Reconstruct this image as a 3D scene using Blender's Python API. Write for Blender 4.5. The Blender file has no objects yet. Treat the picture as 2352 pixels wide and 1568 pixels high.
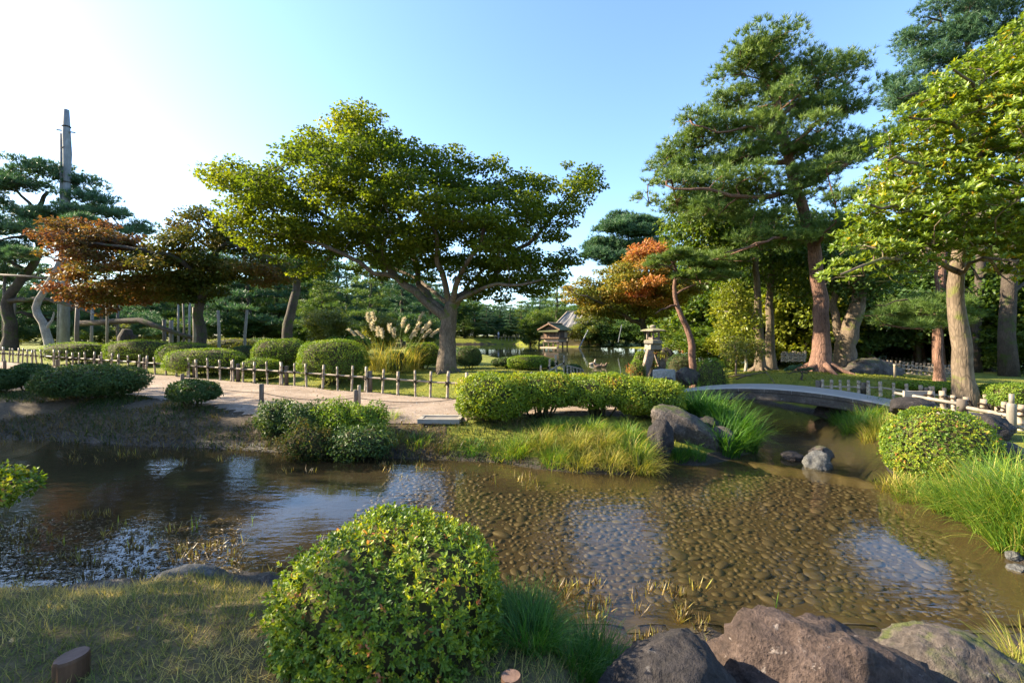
import bpy, math, random
import numpy as np
from mathutils import Vector, noise as mnoise

# ------------------------------------------------------------------ camera, sky, sun, exposure
sc = bpy.context.scene
COL = sc.collection
CAM_Z = 1.62
cam_d = bpy.data.cameras.new('camera')
cam_d.sensor_width = 36.0
cam_d.lens = 16.0
cam_d.shift_y = -0.0059
cam_d.clip_start = 0.05
cam_d.clip_end = 3000.0
cam = bpy.data.objects.new('camera', cam_d)
COL.objects.link(cam)
cam.location = (0, 0, CAM_Z)
cam.rotation_euler = (math.radians(90), 0, 0)
sc.camera = cam

SUN_AZ, SUN_EL = math.radians(-82), math.radians(27)
world = bpy.data.worlds.new('World')
sc.world = world
world.use_nodes = True
wn = world.node_tree
wn.nodes.clear()
sky = wn.nodes.new('ShaderNodeTexSky')
sky.sky_type = 'NISHITA'
sky.sun_disc = False
sky.sun_elevation = SUN_EL
sky.sun_rotation = SUN_AZ
sky.altitude = 50
sky.air_density = 1.0
sky.dust_density = 0.9
sky.ozone_density = 1.6
bg = wn.nodes.new('ShaderNodeBackground')
bg.inputs['Strength'].default_value = 0.105
wo = wn.nodes.new('ShaderNodeOutputWorld')
tint = wn.nodes.new('ShaderNodeMix'); tint.data_type = 'RGBA'; tint.blend_type = 'MULTIPLY'
tint.inputs[0].default_value = 1.0; tint.inputs[7].default_value = (0.83, 0.945, 1.08, 1)
wn.links.new(sky.outputs[0], tint.inputs[6])
wn.links.new(tint.outputs[2], bg.inputs[0])
wn.links.new(bg.outputs[0], wo.inputs[0])

sun_d = bpy.data.lights.new('sun', 'SUN')
sun_d.energy = 5.0
sun_d.angle = math.radians(0.55)
sun_d.color = (1.0, 0.85, 0.61)
sun = bpy.data.objects.new('sun', sun_d)
COL.objects.link(sun)
SDIR = Vector((math.cos(SUN_EL) * math.sin(SUN_AZ), math.cos(SUN_EL) * math.cos(SUN_AZ), math.sin(SUN_EL)))
sun.rotation_euler = SDIR.to_track_quat('Z', 'Y').to_euler()
sun.location = SDIR * 40

sc.view_settings.view_transform = 'Standard'
sc.view_settings.look = 'None'
sc.view_settings.gamma = 1.0
sc.view_settings.exposure = 2.05
sc.render.engine = 'CYCLES'
cy = sc.cycles
cy.use_denoising = True
cy.max_bounces = 7
cy.diffuse_bounces = 3
cy.glossy_bounces = 3
cy.transmission_bounces = 4
cy.transparent_max_bounces = 10
cy.caustics_reflective = False
cy.caustics_refractive = False
cy.sample_clamp_indirect = 6.0

# ------------------------------------------------------------------ measuring helpers
# The photograph was measured on a 2352 x 1568 copy: 1045.1 px focal length, centre column 1176, horizon row 769.5
FP, CX, HY = 1045.1, 1176.0, 769.5
WATER = -0.45
rng = np.random.default_rng(7)
random.seed(7)


def at(x, y, Y):
    return np.array([(x - CX) / FP * Y, Y, CAM_Z - (y - HY) / FP * Y])


def XX(x, Y):
    return (x - CX) / FP * Y


def ZZ(y, Y):
    return CAM_Z - (y - HY) / FP * Y


def wl(x, y):
    Y = (CAM_Z - WATER) * FP / (y - HY)
    return ((x - CX) / FP * Y, Y)


def smooth(t):
    t = np.clip(t, 0, 1)
    return t * t * (3 - 2 * t)


def vnoise(x, y, seed=0):
    x = np.asarray(x, float); y = np.asarray(y, float)
    xi = np.floor(x).astype(np.int64); yi = np.floor(y).astype(np.int64)
    fx = x - xi; fy = y - yi
    fx = fx * fx * (3 - 2 * fx); fy = fy * fy * (3 - 2 * fy)

    def h(a, b):
        n = (a * 374761393 + b * 668265263 + seed * 1442695041) & 0x7fffffff
        n = ((n ^ (n >> 13)) * 1274126177) & 0x7fffffff
        return ((n ^ (n >> 16)) & 0xffff) / 65535.0
    return ((h(xi, yi) * (1 - fx) + h(xi + 1, yi) * fx) * (1 - fy)
            + (h(xi, yi + 1) * (1 - fx) + h(xi + 1, yi + 1) * fx) * fy)


def fbm(x, y, s, o=3, seed=0):
    r = 0; a = 1; t = 0
    for i in range(o):
        r = r + a * (vnoise(x * s, y * s, seed + i) - 0.5); t += a; a *= 0.5; s *= 2.1
    return r / t


def poly_sd(px, py, poly):
    """signed distance, negative inside"""
    P = np.asarray(poly, float)
    px = np.asarray(px, float); py = np.asarray(py, float)
    d2 = np.full(px.shape, 1e18); inside = np.zeros(px.shape, bool)
    n = len(P)
    for i in range(n):
        ax, ay = P[i]; bx, by = P[(i + 1) % n]
        ex, ey = bx - ax, by - ay
        L = ex * ex + ey * ey + 1e-12
        t = np.clip(((px - ax) * ex + (py - ay) * ey) / L, 0, 1)
        d2 = np.minimum(d2, (px - ax - t * ex) ** 2 + (py - ay - t * ey) ** 2)
        c = ((ay > py) != (by > py)) & (px < (bx - ax) * (py - ay) / (by - ay + 1e-15) + ax)
        inside ^= c
    d = np.sqrt(d2)
    return np.where(inside, -d, d)


# ------------------------------------------------------------------ mesh helpers
def np_mesh(name, V, F, rnd=None, smooth_shade=False):
    V = np.ascontiguousarray(V, dtype=np.float32); F = np.ascontiguousarray(F, dtype=np.int32)
    me = bpy.data.meshes.new(name)
    me.vertices.add(len(V)); me.vertices.foreach_set('co', V.ravel())
    m, k = F.shape
    me.loops.add(m * k); me.loops.foreach_set('vertex_index', F.ravel())
    me.polygons.add(m)
    me.polygons.foreach_set('loop_start', np.arange(0, m * k, k, dtype=np.int32))
    me.update(calc_edges=True)
    if rnd is not None:
        a = me.attributes.new('rnd', 'FLOAT', 'POINT')
        a.data.foreach_set('value', np.ascontiguousarray(rnd, dtype=np.float32))
    if smooth_shade:
        me.polygons.foreach_set('use_smooth', np.ones(m, bool))
    return me


def add(name, me, mat=None, parent=None, loc=None, rot=None, scale=None):
    o = bpy.data.objects.new(name, me)
    COL.objects.link(o)
    if mat is not None and me is not None and len(me.materials) == 0:
        me.materials.append(mat)
    if parent is not None:
        o.parent = parent
    if loc is not None:
        o.location = [float(v) for v in loc]
    if rot is not None:
        o.rotation_euler = rot
    if scale is not None:
        o.scale = scale
    return o


def tag(o, label, cat, group=None):
    o['label'] = label; o['category'] = cat
    if group:
        o['group'] = group
    return o


def thing(name, label, cat, loc, group=None, rz=0.0):
    o = bpy.data.objects.new(name, None)
    COL.objects.link(o)
    o.empty_display_size = 0.2
    o.location = [float(v) for v in loc]
    o.rotation_euler = (0, 0, rz)
    return tag(o, label, cat, group)


def struct(o):
    o['kind'] = 'structure'
    return o


def stuff(o, label=None, cat=None):
    o['kind'] = 'stuff'
    if label:
        o['label'] = label
    if cat:
        o['category'] = cat
    return o


class MB:
    """collects simple solids into one mesh"""
    def __init__(s):
        s.v = []; s.f = []

    def raw(s, V, F):
        b = len(s.v)
        s.v += [tuple(map(float, p)) for p in V]
        s.f += [tuple(int(i) + b for i in f) for f in F]
        return s

    def box(s, c, d, rz=0.0, taper=1.0):
        x, y, z = d[0] / 2, d[1] / 2, d[2] / 2
        ca, sa = math.cos(rz), math.sin(rz)
        V = []
        for kz in (-1, 1):
            t = taper if kz > 0 else 1.0
            for kx, ky in ((-1, -1), (1, -1), (1, 1), (-1, 1)):
                px, py = kx * x * t, ky * y * t
                V.append((c[0] + px * ca - py * sa, c[1] + px * sa + py * ca, c[2] + kz * z))
        return s.raw(V, [(3, 2, 1, 0), (4, 5, 6, 7), (0, 1, 5, 4), (1, 2, 6, 5), (2, 3, 7, 6), (3, 0, 4, 7)])

    def beam(s, a, b, w, h):
        a = np.array(a, float); b = np.array(b, float)
        d = b - a; d /= np.linalg.norm(d)
        up = np.array([0, 0, 1.0]) if abs(d[2]) < 0.95 else np.array([1.0, 0, 0])
        sd = np.cross(d, up); sd /= np.linalg.norm(sd); u = np.cross(sd, d)
        V = []
        for p in (a, b):
            for i, j in ((-1, -1), (1, -1), (1, 1), (-1, 1)):
                V.append(p + sd * i * w / 2 + u * j * h / 2)
        return s.raw(V, [(0, 1, 2, 3), (7, 6, 5, 4), (0, 4, 5, 1), (1, 5, 6, 2), (2, 6, 7, 3), (3, 7, 4, 0)])

    def tube(s, P, R, n=8, cap=True, wob=0.0):
        V, F = tube(P, R, n, wob)
        b = len(s.v)
        s.raw(V, F)
        if cap:
            m = len(P)
            s.f.append(tuple(b + i for i in reversed(range(n))))
            s.f.append(tuple(b + (m - 1) * n + i for i in range(n)))
        return s

    def lathe(s, prof, n=12, c=(0, 0, 0), rot=0.0):
        V = []
        for r, z in prof:
            for i in range(n):
                a = 2 * math.pi * i / n + rot
                V.append((c[0] + r * math.cos(a), c[1] + r * math.sin(a), c[2] + z))
        F = []
        for j in range(len(prof) - 1):
            for i in range(n):
                k = (i + 1) % n
                F.append((j * n + i, j * n + k, (j + 1) * n + k, (j + 1) * n + i))
        F.append(tuple(reversed(range(n))))
        F.append(tuple((len(prof) - 1) * n + i for i in range(n)))
        return s.raw(V, F)

    def mesh(s, name, smooth_shade=False):
        me = bpy.data.meshes.new(name)
        me.from_pydata(s.v, [], s.f)
        me.update()
        if smooth_shade:
            me.polygons.foreach_set('use_smooth', np.ones(len(me.polygons), bool))
        return me

    def obj(s, name, mat, parent=None, loc=None, smooth_shade=False, bevel=0.0):
        o = add(name, s.mesh(name, smooth_shade), mat, parent, loc)
        if bevel:
            m = o.modifiers.new('bevel', 'BEVEL'); m.width = bevel; m.segments = 2; m.limit_method = 'ANGLE'
        return o


def tube(P, R, n=8, wob=0.0):
    P = np.asarray(P, float); m = len(P)
    R = np.full(m, R, float) if np.isscalar(R) else np.asarray(R, float)
    T = np.gradient(P, axis=0)
    T /= np.linalg.norm(T, axis=1)[:, None] + 1e-9
    ref = np.array([0, 1.0, 0]) if abs(T[0][1]) < 0.9 else np.array([1.0, 0, 0])
    V = np.zeros((m, n, 3)); a = np.arange(n) * 2 * math.pi / n
    u = ref - T[0] * ref.dot(T[0]); u /= np.linalg.norm(u)
    for i in range(m):
        u = u - T[i] * u.dot(T[i]); u /= np.linalg.norm(u) + 1e-9
        w = np.cross(T[i], u)
        rr = R[i] * (1 + (rng.uniform(-wob, wob, n) if wob else 0))
        V[i] = P[i] + (np.cos(a) * rr)[:, None] * u + (np.sin(a) * rr)[:, None] * w
    idx = np.arange(m * n).reshape(m, n)
    F = np.stack([idx[:-1], np.roll(idx, -1, 1)[:-1], np.roll(idx, -1, 1)[1:], idx[1:]], -1).reshape(-1, 4)
    return V.reshape(-1, 3), F


def unit(v):
    return v / (np.linalg.norm(v, axis=-1, keepdims=True) + 1e-9)


def rvec(n):
    return unit(rng.normal(size=(n, 3)))


def leaf_geo(P, D, Nn, L, W, hexa=False, curl=0.15):
    """P base, D tip direction, Nn leaf normal; returns V (n,k,3), F"""
    n = len(P)
    D = unit(D); S = unit(np.cross(Nn, D)); Nn = np.cross(D, S)
    L = np.broadcast_to(np.asarray(L, float), (n,))[:, None]; W = np.broadcast_to(np.asarray(W, float), (n,))[:, None]
    if not hexa:
        V = np.stack([P, P + D * L * 0.5 + S * W * 0.5 + Nn * L * curl * 0.6, P + D * L - Nn * L * curl * 0.3,
                      P + D * L * 0.5 - S * W * 0.5 + Nn * L * curl * 0.6], 1)
        F = np.array([[0, 1, 2], [0, 2, 3]])
        k = 4
    else:
        V = np.stack([P, P + D * L * .4 + S * W * .42 + Nn * L * curl * .5, P + D * L * .75 + S * W * .40 + Nn * L * curl * .35,
                      P + D * L - Nn * L * curl * .3, P + D * L * .75 - S * W * .40 + Nn * L * curl * .35,
                      P + D * L * .4 - S * W * .42 + Nn * L * curl * .5], 1)
        F = np.array([[0, 1, 5], [1, 2, 5], [2, 4, 5], [2, 3, 4]])
        k = 6
    FF = (np.arange(n)[:, None, None] * k + F[None]).reshape(-1, 3)
    return V.reshape(-1, 3), FF, k


def blades(root, az, L, w, th0, bend, seg=4):
    """grass blades as tapering bent strips"""
    n = len(root)
    t = np.linspace(0, 1, seg + 1)
    th = th0[:, None] + bend[:, None] * t[None]
    ds = (L / seg)[:, None]
    r = np.concatenate([np.zeros((n, 1)), np.cumsum(np.sin(th[:, :-1]) * ds, 1)], 1)
    z = np.concatenate([np.zeros((n, 1)), np.cumsum(np.cos(th[:, :-1]) * ds, 1)], 1)
    c, s_ = np.cos(az)[:, None], np.sin(az)[:, None]
    C = np.stack([root[:, 0:1] + r * c, root[:, 1:2] + r * s_, root[:, 2:3] + z], -1)
    wd = (w[:, None] * (1 - t[None] ** 1.6 * 0.92)) * 0.5
    ta = az + rng.uniform(-.6, .6, n)
    S = np.stack([-np.sin(ta), np.cos(ta), np.zeros(n)], -1)[:, None, :]
    V = np.stack([C - S * wd[..., None], C + S * wd[..., None]], 2).reshape(-1, 3)
    base = np.arange(n)[:, None] * (2 * (seg + 1)) + np.arange(seg)[None] * 2
    F = np.stack([base, base + 1, base + 3, base + 2], -1).reshape(-1, 4)
    return V, F, 2 * (seg + 1)
# ------------------------------------------------------------------ materials
class NT:
    def __init__(s, name):
        s.m = bpy.data.materials.new(name); s.m.use_nodes = True
        s.t = s.m.node_tree; s.t.nodes.clear()
        s.out = s.t.nodes.new('ShaderNodeOutputMaterial')
        s.tc = s.t.nodes.new('ShaderNodeTexCoord')

    def n(s, typ, **kw):
        nd = s.t.nodes.new('ShaderNode' + typ)
        for k, v in kw.items():
            if k.startswith('_'):
                setattr(nd, k[1:], v)
            else:
                key = k.replace('__', ' ')
                s.put(nd.inputs[key], v)
        return nd

    def put(s, sock, v):
        if isinstance(v, bpy.types.NodeSocket):
            s.t.links.new(v, sock)
        else:
            if sock.type == 'RGBA' and len(v) == 3:
                v = (*v, 1)
            sock.default_value = v

    def coord(s, scale=(1, 1, 1), kind='Object'):
        mp = s.n('Mapping', Vector=s.tc.outputs[kind], Scale=scale)
        return mp.outputs[0]

    def noise(s, scale, detail=4, rough=0.6, stretch=(1, 1, 1), kind='Object', dist=0.0):
        return s.n('TexNoise', Vector=s.coord(stretch, kind), Scale=scale, Detail=detail, Roughness=rough, Distortion=dist).outputs['Fac']

    def voro(s, scale, stretch=(1, 1, 1), feature='F1', kind='Object'):
        return s.n('TexVoronoi', _feature=feature, Vector=s.coord(stretch, kind), Scale=scale).outputs['Distance']

    def ramp(s, fac, stops):
        r = s.n('ValToRGB', Fac=fac); e = r.color_ramp.elements
        while len(e) < len(stops):
            e.new(0.5)
        for i, (p, c) in enumerate(stops):
            e[i].position = p
            e[i].color = (*c, 1) if len(c) == 3 else c
        return r.outputs[0]

    def mix(s, fac, a, b, mode='MIX'):
        nd = s.n('Mix', _data_type='RGBA', _blend_type=mode)
        s.put(nd.inputs[0], fac); s.put(nd.inputs[6], a); s.put(nd.inputs[7], b)
        return nd.outputs[2]

    def math(s, op, a, b=0.0):
        nd = s.n('Math', _operation=op); s.put(nd.inputs[0], a); s.put(nd.inputs[1], b)
        return nd.outputs[0]

    def attr(s, name='rnd'):
        return s.n('Attribute', _attribute_name=name).outputs['Fac']

    def bump(s, h, strength=0.5, dist=0.02):
        return s.n('Bump', Height=h, Strength=strength, Distance=dist).outputs[0]

    def pbr(s, color, rough=0.7, normal=None, spec=0.4, out=True):
        p = s.n('BsdfPrincipled', Base__Color=color, Roughness=rough)
        p.inputs['Specular IOR Level'].default_value = spec
        if normal is not None:
            s.t.links.new(normal, p.inputs['Normal'])
        if out:
            s.t.links.new(p.outputs[0], s.out.inputs[0])
            return s.m
        return p.outputs[0]

    def done(s, shader):
        s.t.links.new(shader, s.out.inputs[0])
        return s.m


def B3(v):
    return (v, v, v)


def leaf_mat(name, stops, trans=0.35, tcol=None, rough=0.45, spec=0.35, boost=1.25):
    """stops: colour ramp along the per-leaf random attribute"""
    k = NT(name)
    c = k.ramp(k.attr(), [(p_, tuple(min(.8, v_ * boost * w_) for v_, w_ in zip(c_, (1.04, 1.0, .85)))) for p_, c_ in stops])
    big = k.noise(0.9, 2)
    c = k.mix(k.math('MULTIPLY', big, 0.45), c, k.mix(1.0, c, (0.55, 0.62, 0.5), 'MULTIPLY'))
    p = k.pbr(c, rough, spec=spec, out=False)
    tc = k.mix(1.0, c, tcol or (1.9, 1.75, 0.55), 'MULTIPLY')
    t = k.n('BsdfTranslucent', Color=tc).outputs[0]
    mx = k.n('MixShader', Fac=trans)
    k.t.links.new(p, mx.inputs[1]); k.t.links.new(t, mx.inputs[2])
    return k.done(mx.outputs[0])


def bark_mat(name, dark, light, moss=None, scale=7, stretch=(1, 1, .22), bumpd=0.03, mossamt=0.5):
    k = NT(name)
    n1 = k.noise(scale, 6, 0.65, stretch, dist=0.6)
    v = k.voro(scale * 3.2, stretch, 'DISTANCE_TO_EDGE')
    h = k.math('ADD', k.math('MULTIPLY', n1, 0.95), k.math('MINIMUM', k.math('MULTIPLY', v, 1.4), 0.28))
    mid = tuple((a + b) / 2 for a, b in zip(dark, light))
    c = k.ramp(h, [(0.25, dark), (0.5, mid), (0.8, light)])
    pat = k.noise(1.7, 4)
    c = k.mix(k.ramp(pat, [(0.4, B3(0)), (0.7, B3(.5))]), c, tuple(x * .6 for x in dark))
    if moss:
        mk = k.ramp(k.noise(2.6, 5), [(0.62 - mossamt * .2, B3(0)), (0.72 - mossamt * .15, B3(1))])
        c = k.mix(mk, c, moss)
    return k.pbr(c, 0.88, k.bump(h, 0.9, bumpd), 0.2)


def stone_mat(name, cols, scale=3.0, spots=None, bumpd=0.03, moss=None, mossz=None, crack=0.0):
    k = NT(name)
    n1 = k.noise(scale, 8, 0.68)
    n2 = k.noise(scale * 7, 5, 0.7)
    c = k.ramp(n1, [(0.3, cols[0]), (0.52, cols[1]), (0.72, cols[2])])
    c = k.mix(k.ramp(n2, [(.35, B3(.9)), (.6, B3(.1))]), c, k.mix(1.0, c, (.4, .38, .37), 'MULTIPLY'))
    if spots:
        sp = k.ramp(k.noise(scale * 2.3, 6, .7, dist=.4), [(0.63, B3(0)), (0.68, B3(.8))])
        c = k.mix(sp, c, spots)
    if moss:
        gn = k.n('NewGeometry')
        sep = k.n('SeparateXYZ'); k.t.links.new(gn.outputs['Normal'], sep.inputs[0])
        mk = k.math('MULTIPLY', k.ramp(sep.outputs[2], [(0.55, B3(0)), (0.9, B3(1))]), k.ramp(k.noise(scale * 1.1, 4), [(0.45, B3(0)), (0.58, B3(1))]))
        c = k.mix(mk, c, moss)
    n3 = k.noise(scale * 22, 4, .75)
    pit = k.ramp(k.voro(scale * 5), [(.05, B3(0)), (.35, B3(1))])
    c = k.mix(k.math('MULTIPLY', k.math('SUBTRACT', 1.0, pit), .6), c, k.mix(1.0, c, (.35, .34, .33), 'MULTIPLY'))
    c = k.mix(k.math('MULTIPLY', n3, .5), c, k.mix(1.0, c, (.5, .5, .5), 'MULTIPLY'))
    h = k.math('ADD', k.math('MULTIPLY', n1, 1.0), k.math('ADD', k.math('MULTIPLY', n2, 0.45), k.math('ADD', k.math('MULTIPLY', n3, .14), k.math('MULTIPLY', pit, .12))))
    if crack:
        wv = k.n('TexNoise', Vector=k.coord(), Scale=scale, Detail=4.0)
        vec = k.n('VectorMath', _operation='ADD'); k.t.links.new(k.coord((1, 1, 1.6)), vec.inputs[0])
        vm = k.n('VectorMath', _operation='SCALE', Scale=.35); k.t.links.new(wv.outputs['Color'], vm.inputs[0]); k.t.links.new(vm.outputs[0], vec.inputs[1])
        vd = k.n('TexVoronoi', _feature='DISTANCE_TO_EDGE', Vector=vec.outputs[0], Scale=crack).outputs['Distance']
        cr = k.ramp(vd, [(0.0, B3(0)), (.02, B3(1))])
        c = k.mix(k.math('MULTIPLY', k.math('SUBTRACT', 1.0, cr), .3), c, k.mix(1.0, c, (.25, .24, .23), 'MULTIPLY'))
        h = k.math('ADD', h, k.math('MULTIPLY', cr, .22))
    return k.pbr(c, 0.82, k.bump(h, 0.8, bumpd), 0.3)


def wood_mat(name, dark, light, scale=9, stretch=(1, 1, .12), rough=.75, bumpd=.008):
    k = NT(name)
    n1 = k.noise(scale, 6, .65, stretch, dist=.5)
    c = k.ramp(n1, [(0.3, dark), (0.7, light)])
    pat = k.noise(2.2, 3)
    c = k.mix(k.ramp(pat, [(0.42, B3(0)), (0.7, B3(.45))]), c, tuple(x * .55 for x in dark))
    return k.pbr(c, rough, k.bump(n1, .6, bumpd), .3)


def plain(name, col, rough=.8, var=.35, scale=6, spec=.3, bumpd=.006):
    k = NT(name)
    n = k.noise(scale, 5)
    c = k.mix(n, tuple(x * (1 - var) for x in col), tuple(min(1, x * (1 + var)) for x in col))
    return k.pbr(c, rough, k.bump(n, .4, bumpd), spec)


M = {}
# foliage
M['maple'] = leaf_mat('maple_leaf', [(0, (.030, .052, .010)), (.4, (.060, .086, .013)), (.75, (.125, .138, .015)), (.92, (.17, .17, .015)), (1, (.20, .165, .014))], .5, (2.0, 1.85, .5), .6, .16, 1.55)
M['maple_red'] = leaf_mat('maple_leaf_turning', [(0, (.035, .062, .012)), (.35, (.075, .09, .018)), (.6, (.125, .082, .028)), (.8, (.13, .06, .036)), (1, (.105, .04, .033))], .36, (1.7, 1.35, .7), .55, .2, 1.1)
M['maple_orange'] = leaf_mat('maple_leaf_orange', [(0, (.055, .085, .018)), (.35, (.13, .135, .024)), (.6, (.22, .135, .04)), (.8, (.27, .115, .05)), (1, (.31, .085, .06))], .36, (1.6, 1.35, .7), .55, .2, 1.45)
M['needle'] = leaf_mat('pine_needle', [(0, (.033, .068, .020)), (.5, (.070, .114, .028)), (.85, (.108, .147, .033)), (1, (.18, .165, .035))], .25, (1.6, 1.5, .6), .5, .3, 1.7)
M['needle_blue'] = leaf_mat('black_pine_needle', [(0, (.016, .042, .026)), (.6, (.038, .078, .046)), (1, (.075, .115, .055))], .25, (1.4, 1.5, .8), .5, .3, 1.9)
M['evergreen'] = leaf_mat('glossy_evergreen_leaf', [(0, (.058, .105, .014)), (.45, (.115, .17, .018)), (.85, (.165, .22, .03)), (.96, (.30, .28, .02)), (1, (.38, .22, .02))], .38, (1.7, 1.6, .4), .36, .42)
M['broad'] = leaf_mat('broadleaf', [(0, (.026, .06, .014)), (.5, (.058, .10, .018)), (1, (.125, .155, .024))], .4, (1.8, 1.7, .5), .45, .35)
M['broad_bright'] = leaf_mat('broadleaf_bright', [(0, (.07, .10, .015)), (.5, (.14, .17, .022)), (1, (.24, .23, .035))], .4, (1.7, 1.6, .5))
M['broad_dark'] = leaf_mat('broadleaf_dark', [(0, (.016, .04, .016)), (.6, (.038, .07, .022)), (1, (.075, .105, .028))], .35, (1.6, 1.6, .6), .5, .25, 1.75)
M['far_olive'] = leaf_mat('olive_leaf', [(0, (.05, .08, .022)), (.6, (.105, .125, .03)), (1, (.17, .145, .032))], .38)
M['azalea'] = leaf_mat('azalea_leaf', [(0, (.045, .09, .014)), (.5, (.105, .16, .018)), (.84, (.22, .25, .022)), (.95, (.27, .20, .04)), (1, (.30, .11, .055))], .36, (1.7, 1.55, .4), .45, .3, 1.45)
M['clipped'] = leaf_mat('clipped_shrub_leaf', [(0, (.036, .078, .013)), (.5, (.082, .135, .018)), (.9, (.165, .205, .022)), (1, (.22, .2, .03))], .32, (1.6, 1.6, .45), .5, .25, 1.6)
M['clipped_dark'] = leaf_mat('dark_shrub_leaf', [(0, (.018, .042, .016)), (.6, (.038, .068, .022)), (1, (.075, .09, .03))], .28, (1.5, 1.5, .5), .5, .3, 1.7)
M['twig'] = plain('shrub_twigs', (.05, .045, .02), .9, .5, 14, .1)
M['grass'] = leaf_mat('grass_blade', [(0, (.035, .085, .014)), (.5, (.085, .15, .02)), (.8, (.17, .2, .03)), (1, (.33, .26, .10))], .4, (1.6, 1.6, .45), .5, .25, 1.6)
M['grass_dark'] = leaf_mat('dark_grass_blade', [(0, (.02, .062, .012)), (.6, (.045, .11, .018)), (1, (.10, .165, .03))], .4, (1.6, 1.7, .45), .5, .3, 1.6)
M['grass_dry'] = leaf_mat('dry_grass_blade', [(0, (.085, .12, .022)), (.45, (.17, .18, .03)), (.75, (.30, .25, .07)), (1, (.36, .28, .14))], .35, (1.5, 1.4, .6), .6, .2, 1.4)
M['lawn'] = leaf_mat('lawn_blade', [(0, (.05, .068, .02)), (.4, (.095, .098, .034)), (.7, (.19, .15, .06)), (1, (.34, .255, .11))], .3, (1.3, 1.3, .6), .8, .08, 2.3)
M['reed'] = leaf_mat('cut_reed', [(0, (.05, .035, .018)), (.45, (.13, .09, .035)), (.75, (.30, .26, .08)), (1, (.22, .28, .05))], .25, (1.4, 1.4, .6))
M['plume'] = leaf_mat('pampas_plume', [(0, (.55, .47, .40)), (1, (.72, .64, .56))], .5, (1.1, 1.08, 1.05), .8, .1, 1.15)
M['weeds'] = leaf_mat('bank_weed', [(0, (.022, .05, .016)), (.45, (.05, .075, .024)), (.7, (.095, .072, .038)), (1, (.17, .115, .06))], .3, (1.4, 1.4, .6), .7, .12, 1.2)
M['litter'] = leaf_mat('fallen_leaf', [(0, (.06, .04, .02)), (.6, (.16, .09, .035)), (1, (.34, .2, .06))], .2, (1.2, 1.1, .7))
# bark, wood
M['bark'] = bark_mat('maple_bark', (.036, .028, .021), (.175, .135, .10), (.075, .10, .012), 5, (1, 1, .35), .02, .25)
M['bark_dark'] = bark_mat('dark_bark', (.028, .022, .018), (.095, .074, .058), (.05, .07, .015), 7)
M['bark_red'] = bark_mat('red_pine_bark', (.05, .029, .021), (.24, .135, .097), None, 7, (1, 1, .18), .045)
M['bark_pale'] = bark_mat('pale_bark', (.12, .105, .085), (.36, .33, .28), None, 6, (1, 1, .3), .015)
M['bark_moss'] = bark_mat('mossy_bark', (.05, .038, .027), (.18, .135, .095), (.12, .125, .035), 5, (1, 1, .25), .02, .28)
M['bamboo'] = wood_mat('weathered_bamboo', (.20, .155, .11), (.43, .355, .27), 6, (1, 1, .3), .55)
M['bamboo_green'] = wood_mat('grey_bamboo', (.15, .13, .105), (.28, .25, .21), 6, (1, 1, .3), .5)
M['log'] = wood_mat('log_post_wood', (.06, .03, .016), (.15, .075, .04), 8, (1, 1, .15), .7, .012)
M['log_end'] = wood_mat('log_end_grain', (.10, .06, .045), (.20, .125, .095), 22, (1, 1, 1), .85, .008)
M['log_grey'] = wood_mat('grey_log', (.075, .06, .048), (.20, .165, .135), 9, (1, 1, .15), .8)
M['pole'] = wood_mat('support_pole_wood', (.17, .15, .12), (.34, .30, .25), 6, (1, 1, .15), .8)
M['mast'] = wood_mat('mast_wood', (.13, .14, .15), (.29, .30, .31), 5, (1, 1, .15), .8)
M['tie'] = plain('palm_rope', (.022, .016, .012), .9, .3, 30, .1)
M['rope'] = plain('dark_rope', (.045, .04, .035), .9, .3, 30, .1)
M['timber'] = wood_mat('weathered_timber', (.20, .175, .15), (.40, .36, .31), 8, (.15, 1, 1), .85, .006)
M['house_wood'] = wood_mat('teahouse_boards', (.15, .085, .052), (.32, .195, .13), 5, (1, 1, .2), .8)
M['house_dark'] = wood_mat('teahouse_frame', (.07, .048, .035), (.17, .12, .09), 5, (1, 1, .2), .8)
M['shoji'] = plain('paper_screen', (.62, .56, .48), .9, .08, 3, .1)
M['plaster'] = plain('ochre_plaster', (.52, .38, .27), .9, .15, 2, .1)
M['tarp'] = plain('grey_roof_tarp', (.17, .16, .15), .75, .25, .9, .3, .25)
M['thatch'] = stone_mat('mossy_shingle_roof', [(.10, .09, .05), (.15, .16, .06), (.21, .20, .08)], 2.2, None, .03)
# stone
M['rock'] = stone_mat('garden_rock', [(.06, .05, .044), (.125, .102, .088), (.22, .18, .155)], 3.6, (.30, .27, .23), .08, (.075, .09, .02))
M['rock_dark'] = stone_mat('dark_rock', [(.022, .019, .019), (.042, .035, .034), (.085, .07, .066)], 4.4, (.12, .11, .105), .06)
M['rock_red'] = stone_mat('reddish_rock', [(.05, .034, .028), (.115, .078, .063), (.21, .15, .125)], 5.0, (.30, .25, .22), .11)
M['rock_grey'] = stone_mat('grey_rock', [(.07, .07, .068), (.13, .13, .125), (.24, .235, .22)], 5, (.32, .32, .3), .04)
M['lantern'] = stone_mat('lantern_granite', [(.20, .185, .15), (.33, .30, .245), (.44, .41, .34)], 5, (.46, .46, .41), .012, (.24, .23, .11))
M['lantern_leg'] = stone_mat('lantern_leg_granite', [(.20, .15, .12), (.32, .245, .20), (.40, .34, .29)], 4, (.42, .40, .36), .012)
M['deck'] = plain('bridge_deck_stone', (.27, .255, .24), .62, .12, 7, .4, .004)
M['bridge_side'] = stone_mat('bridge_side_stone', [(.05, .042, .036), (.085, .073, .064), (.14, .12, .105)], 3.5, (.36, .36, .33), .02)
M['white_stone'] = stone_mat('pale_stone', [(.22, .21, .19), (.52, .49, .44), (.62, .58, .52)], 6, None, .01)
k = NT('pebble')
rn = k.attr()
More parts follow.
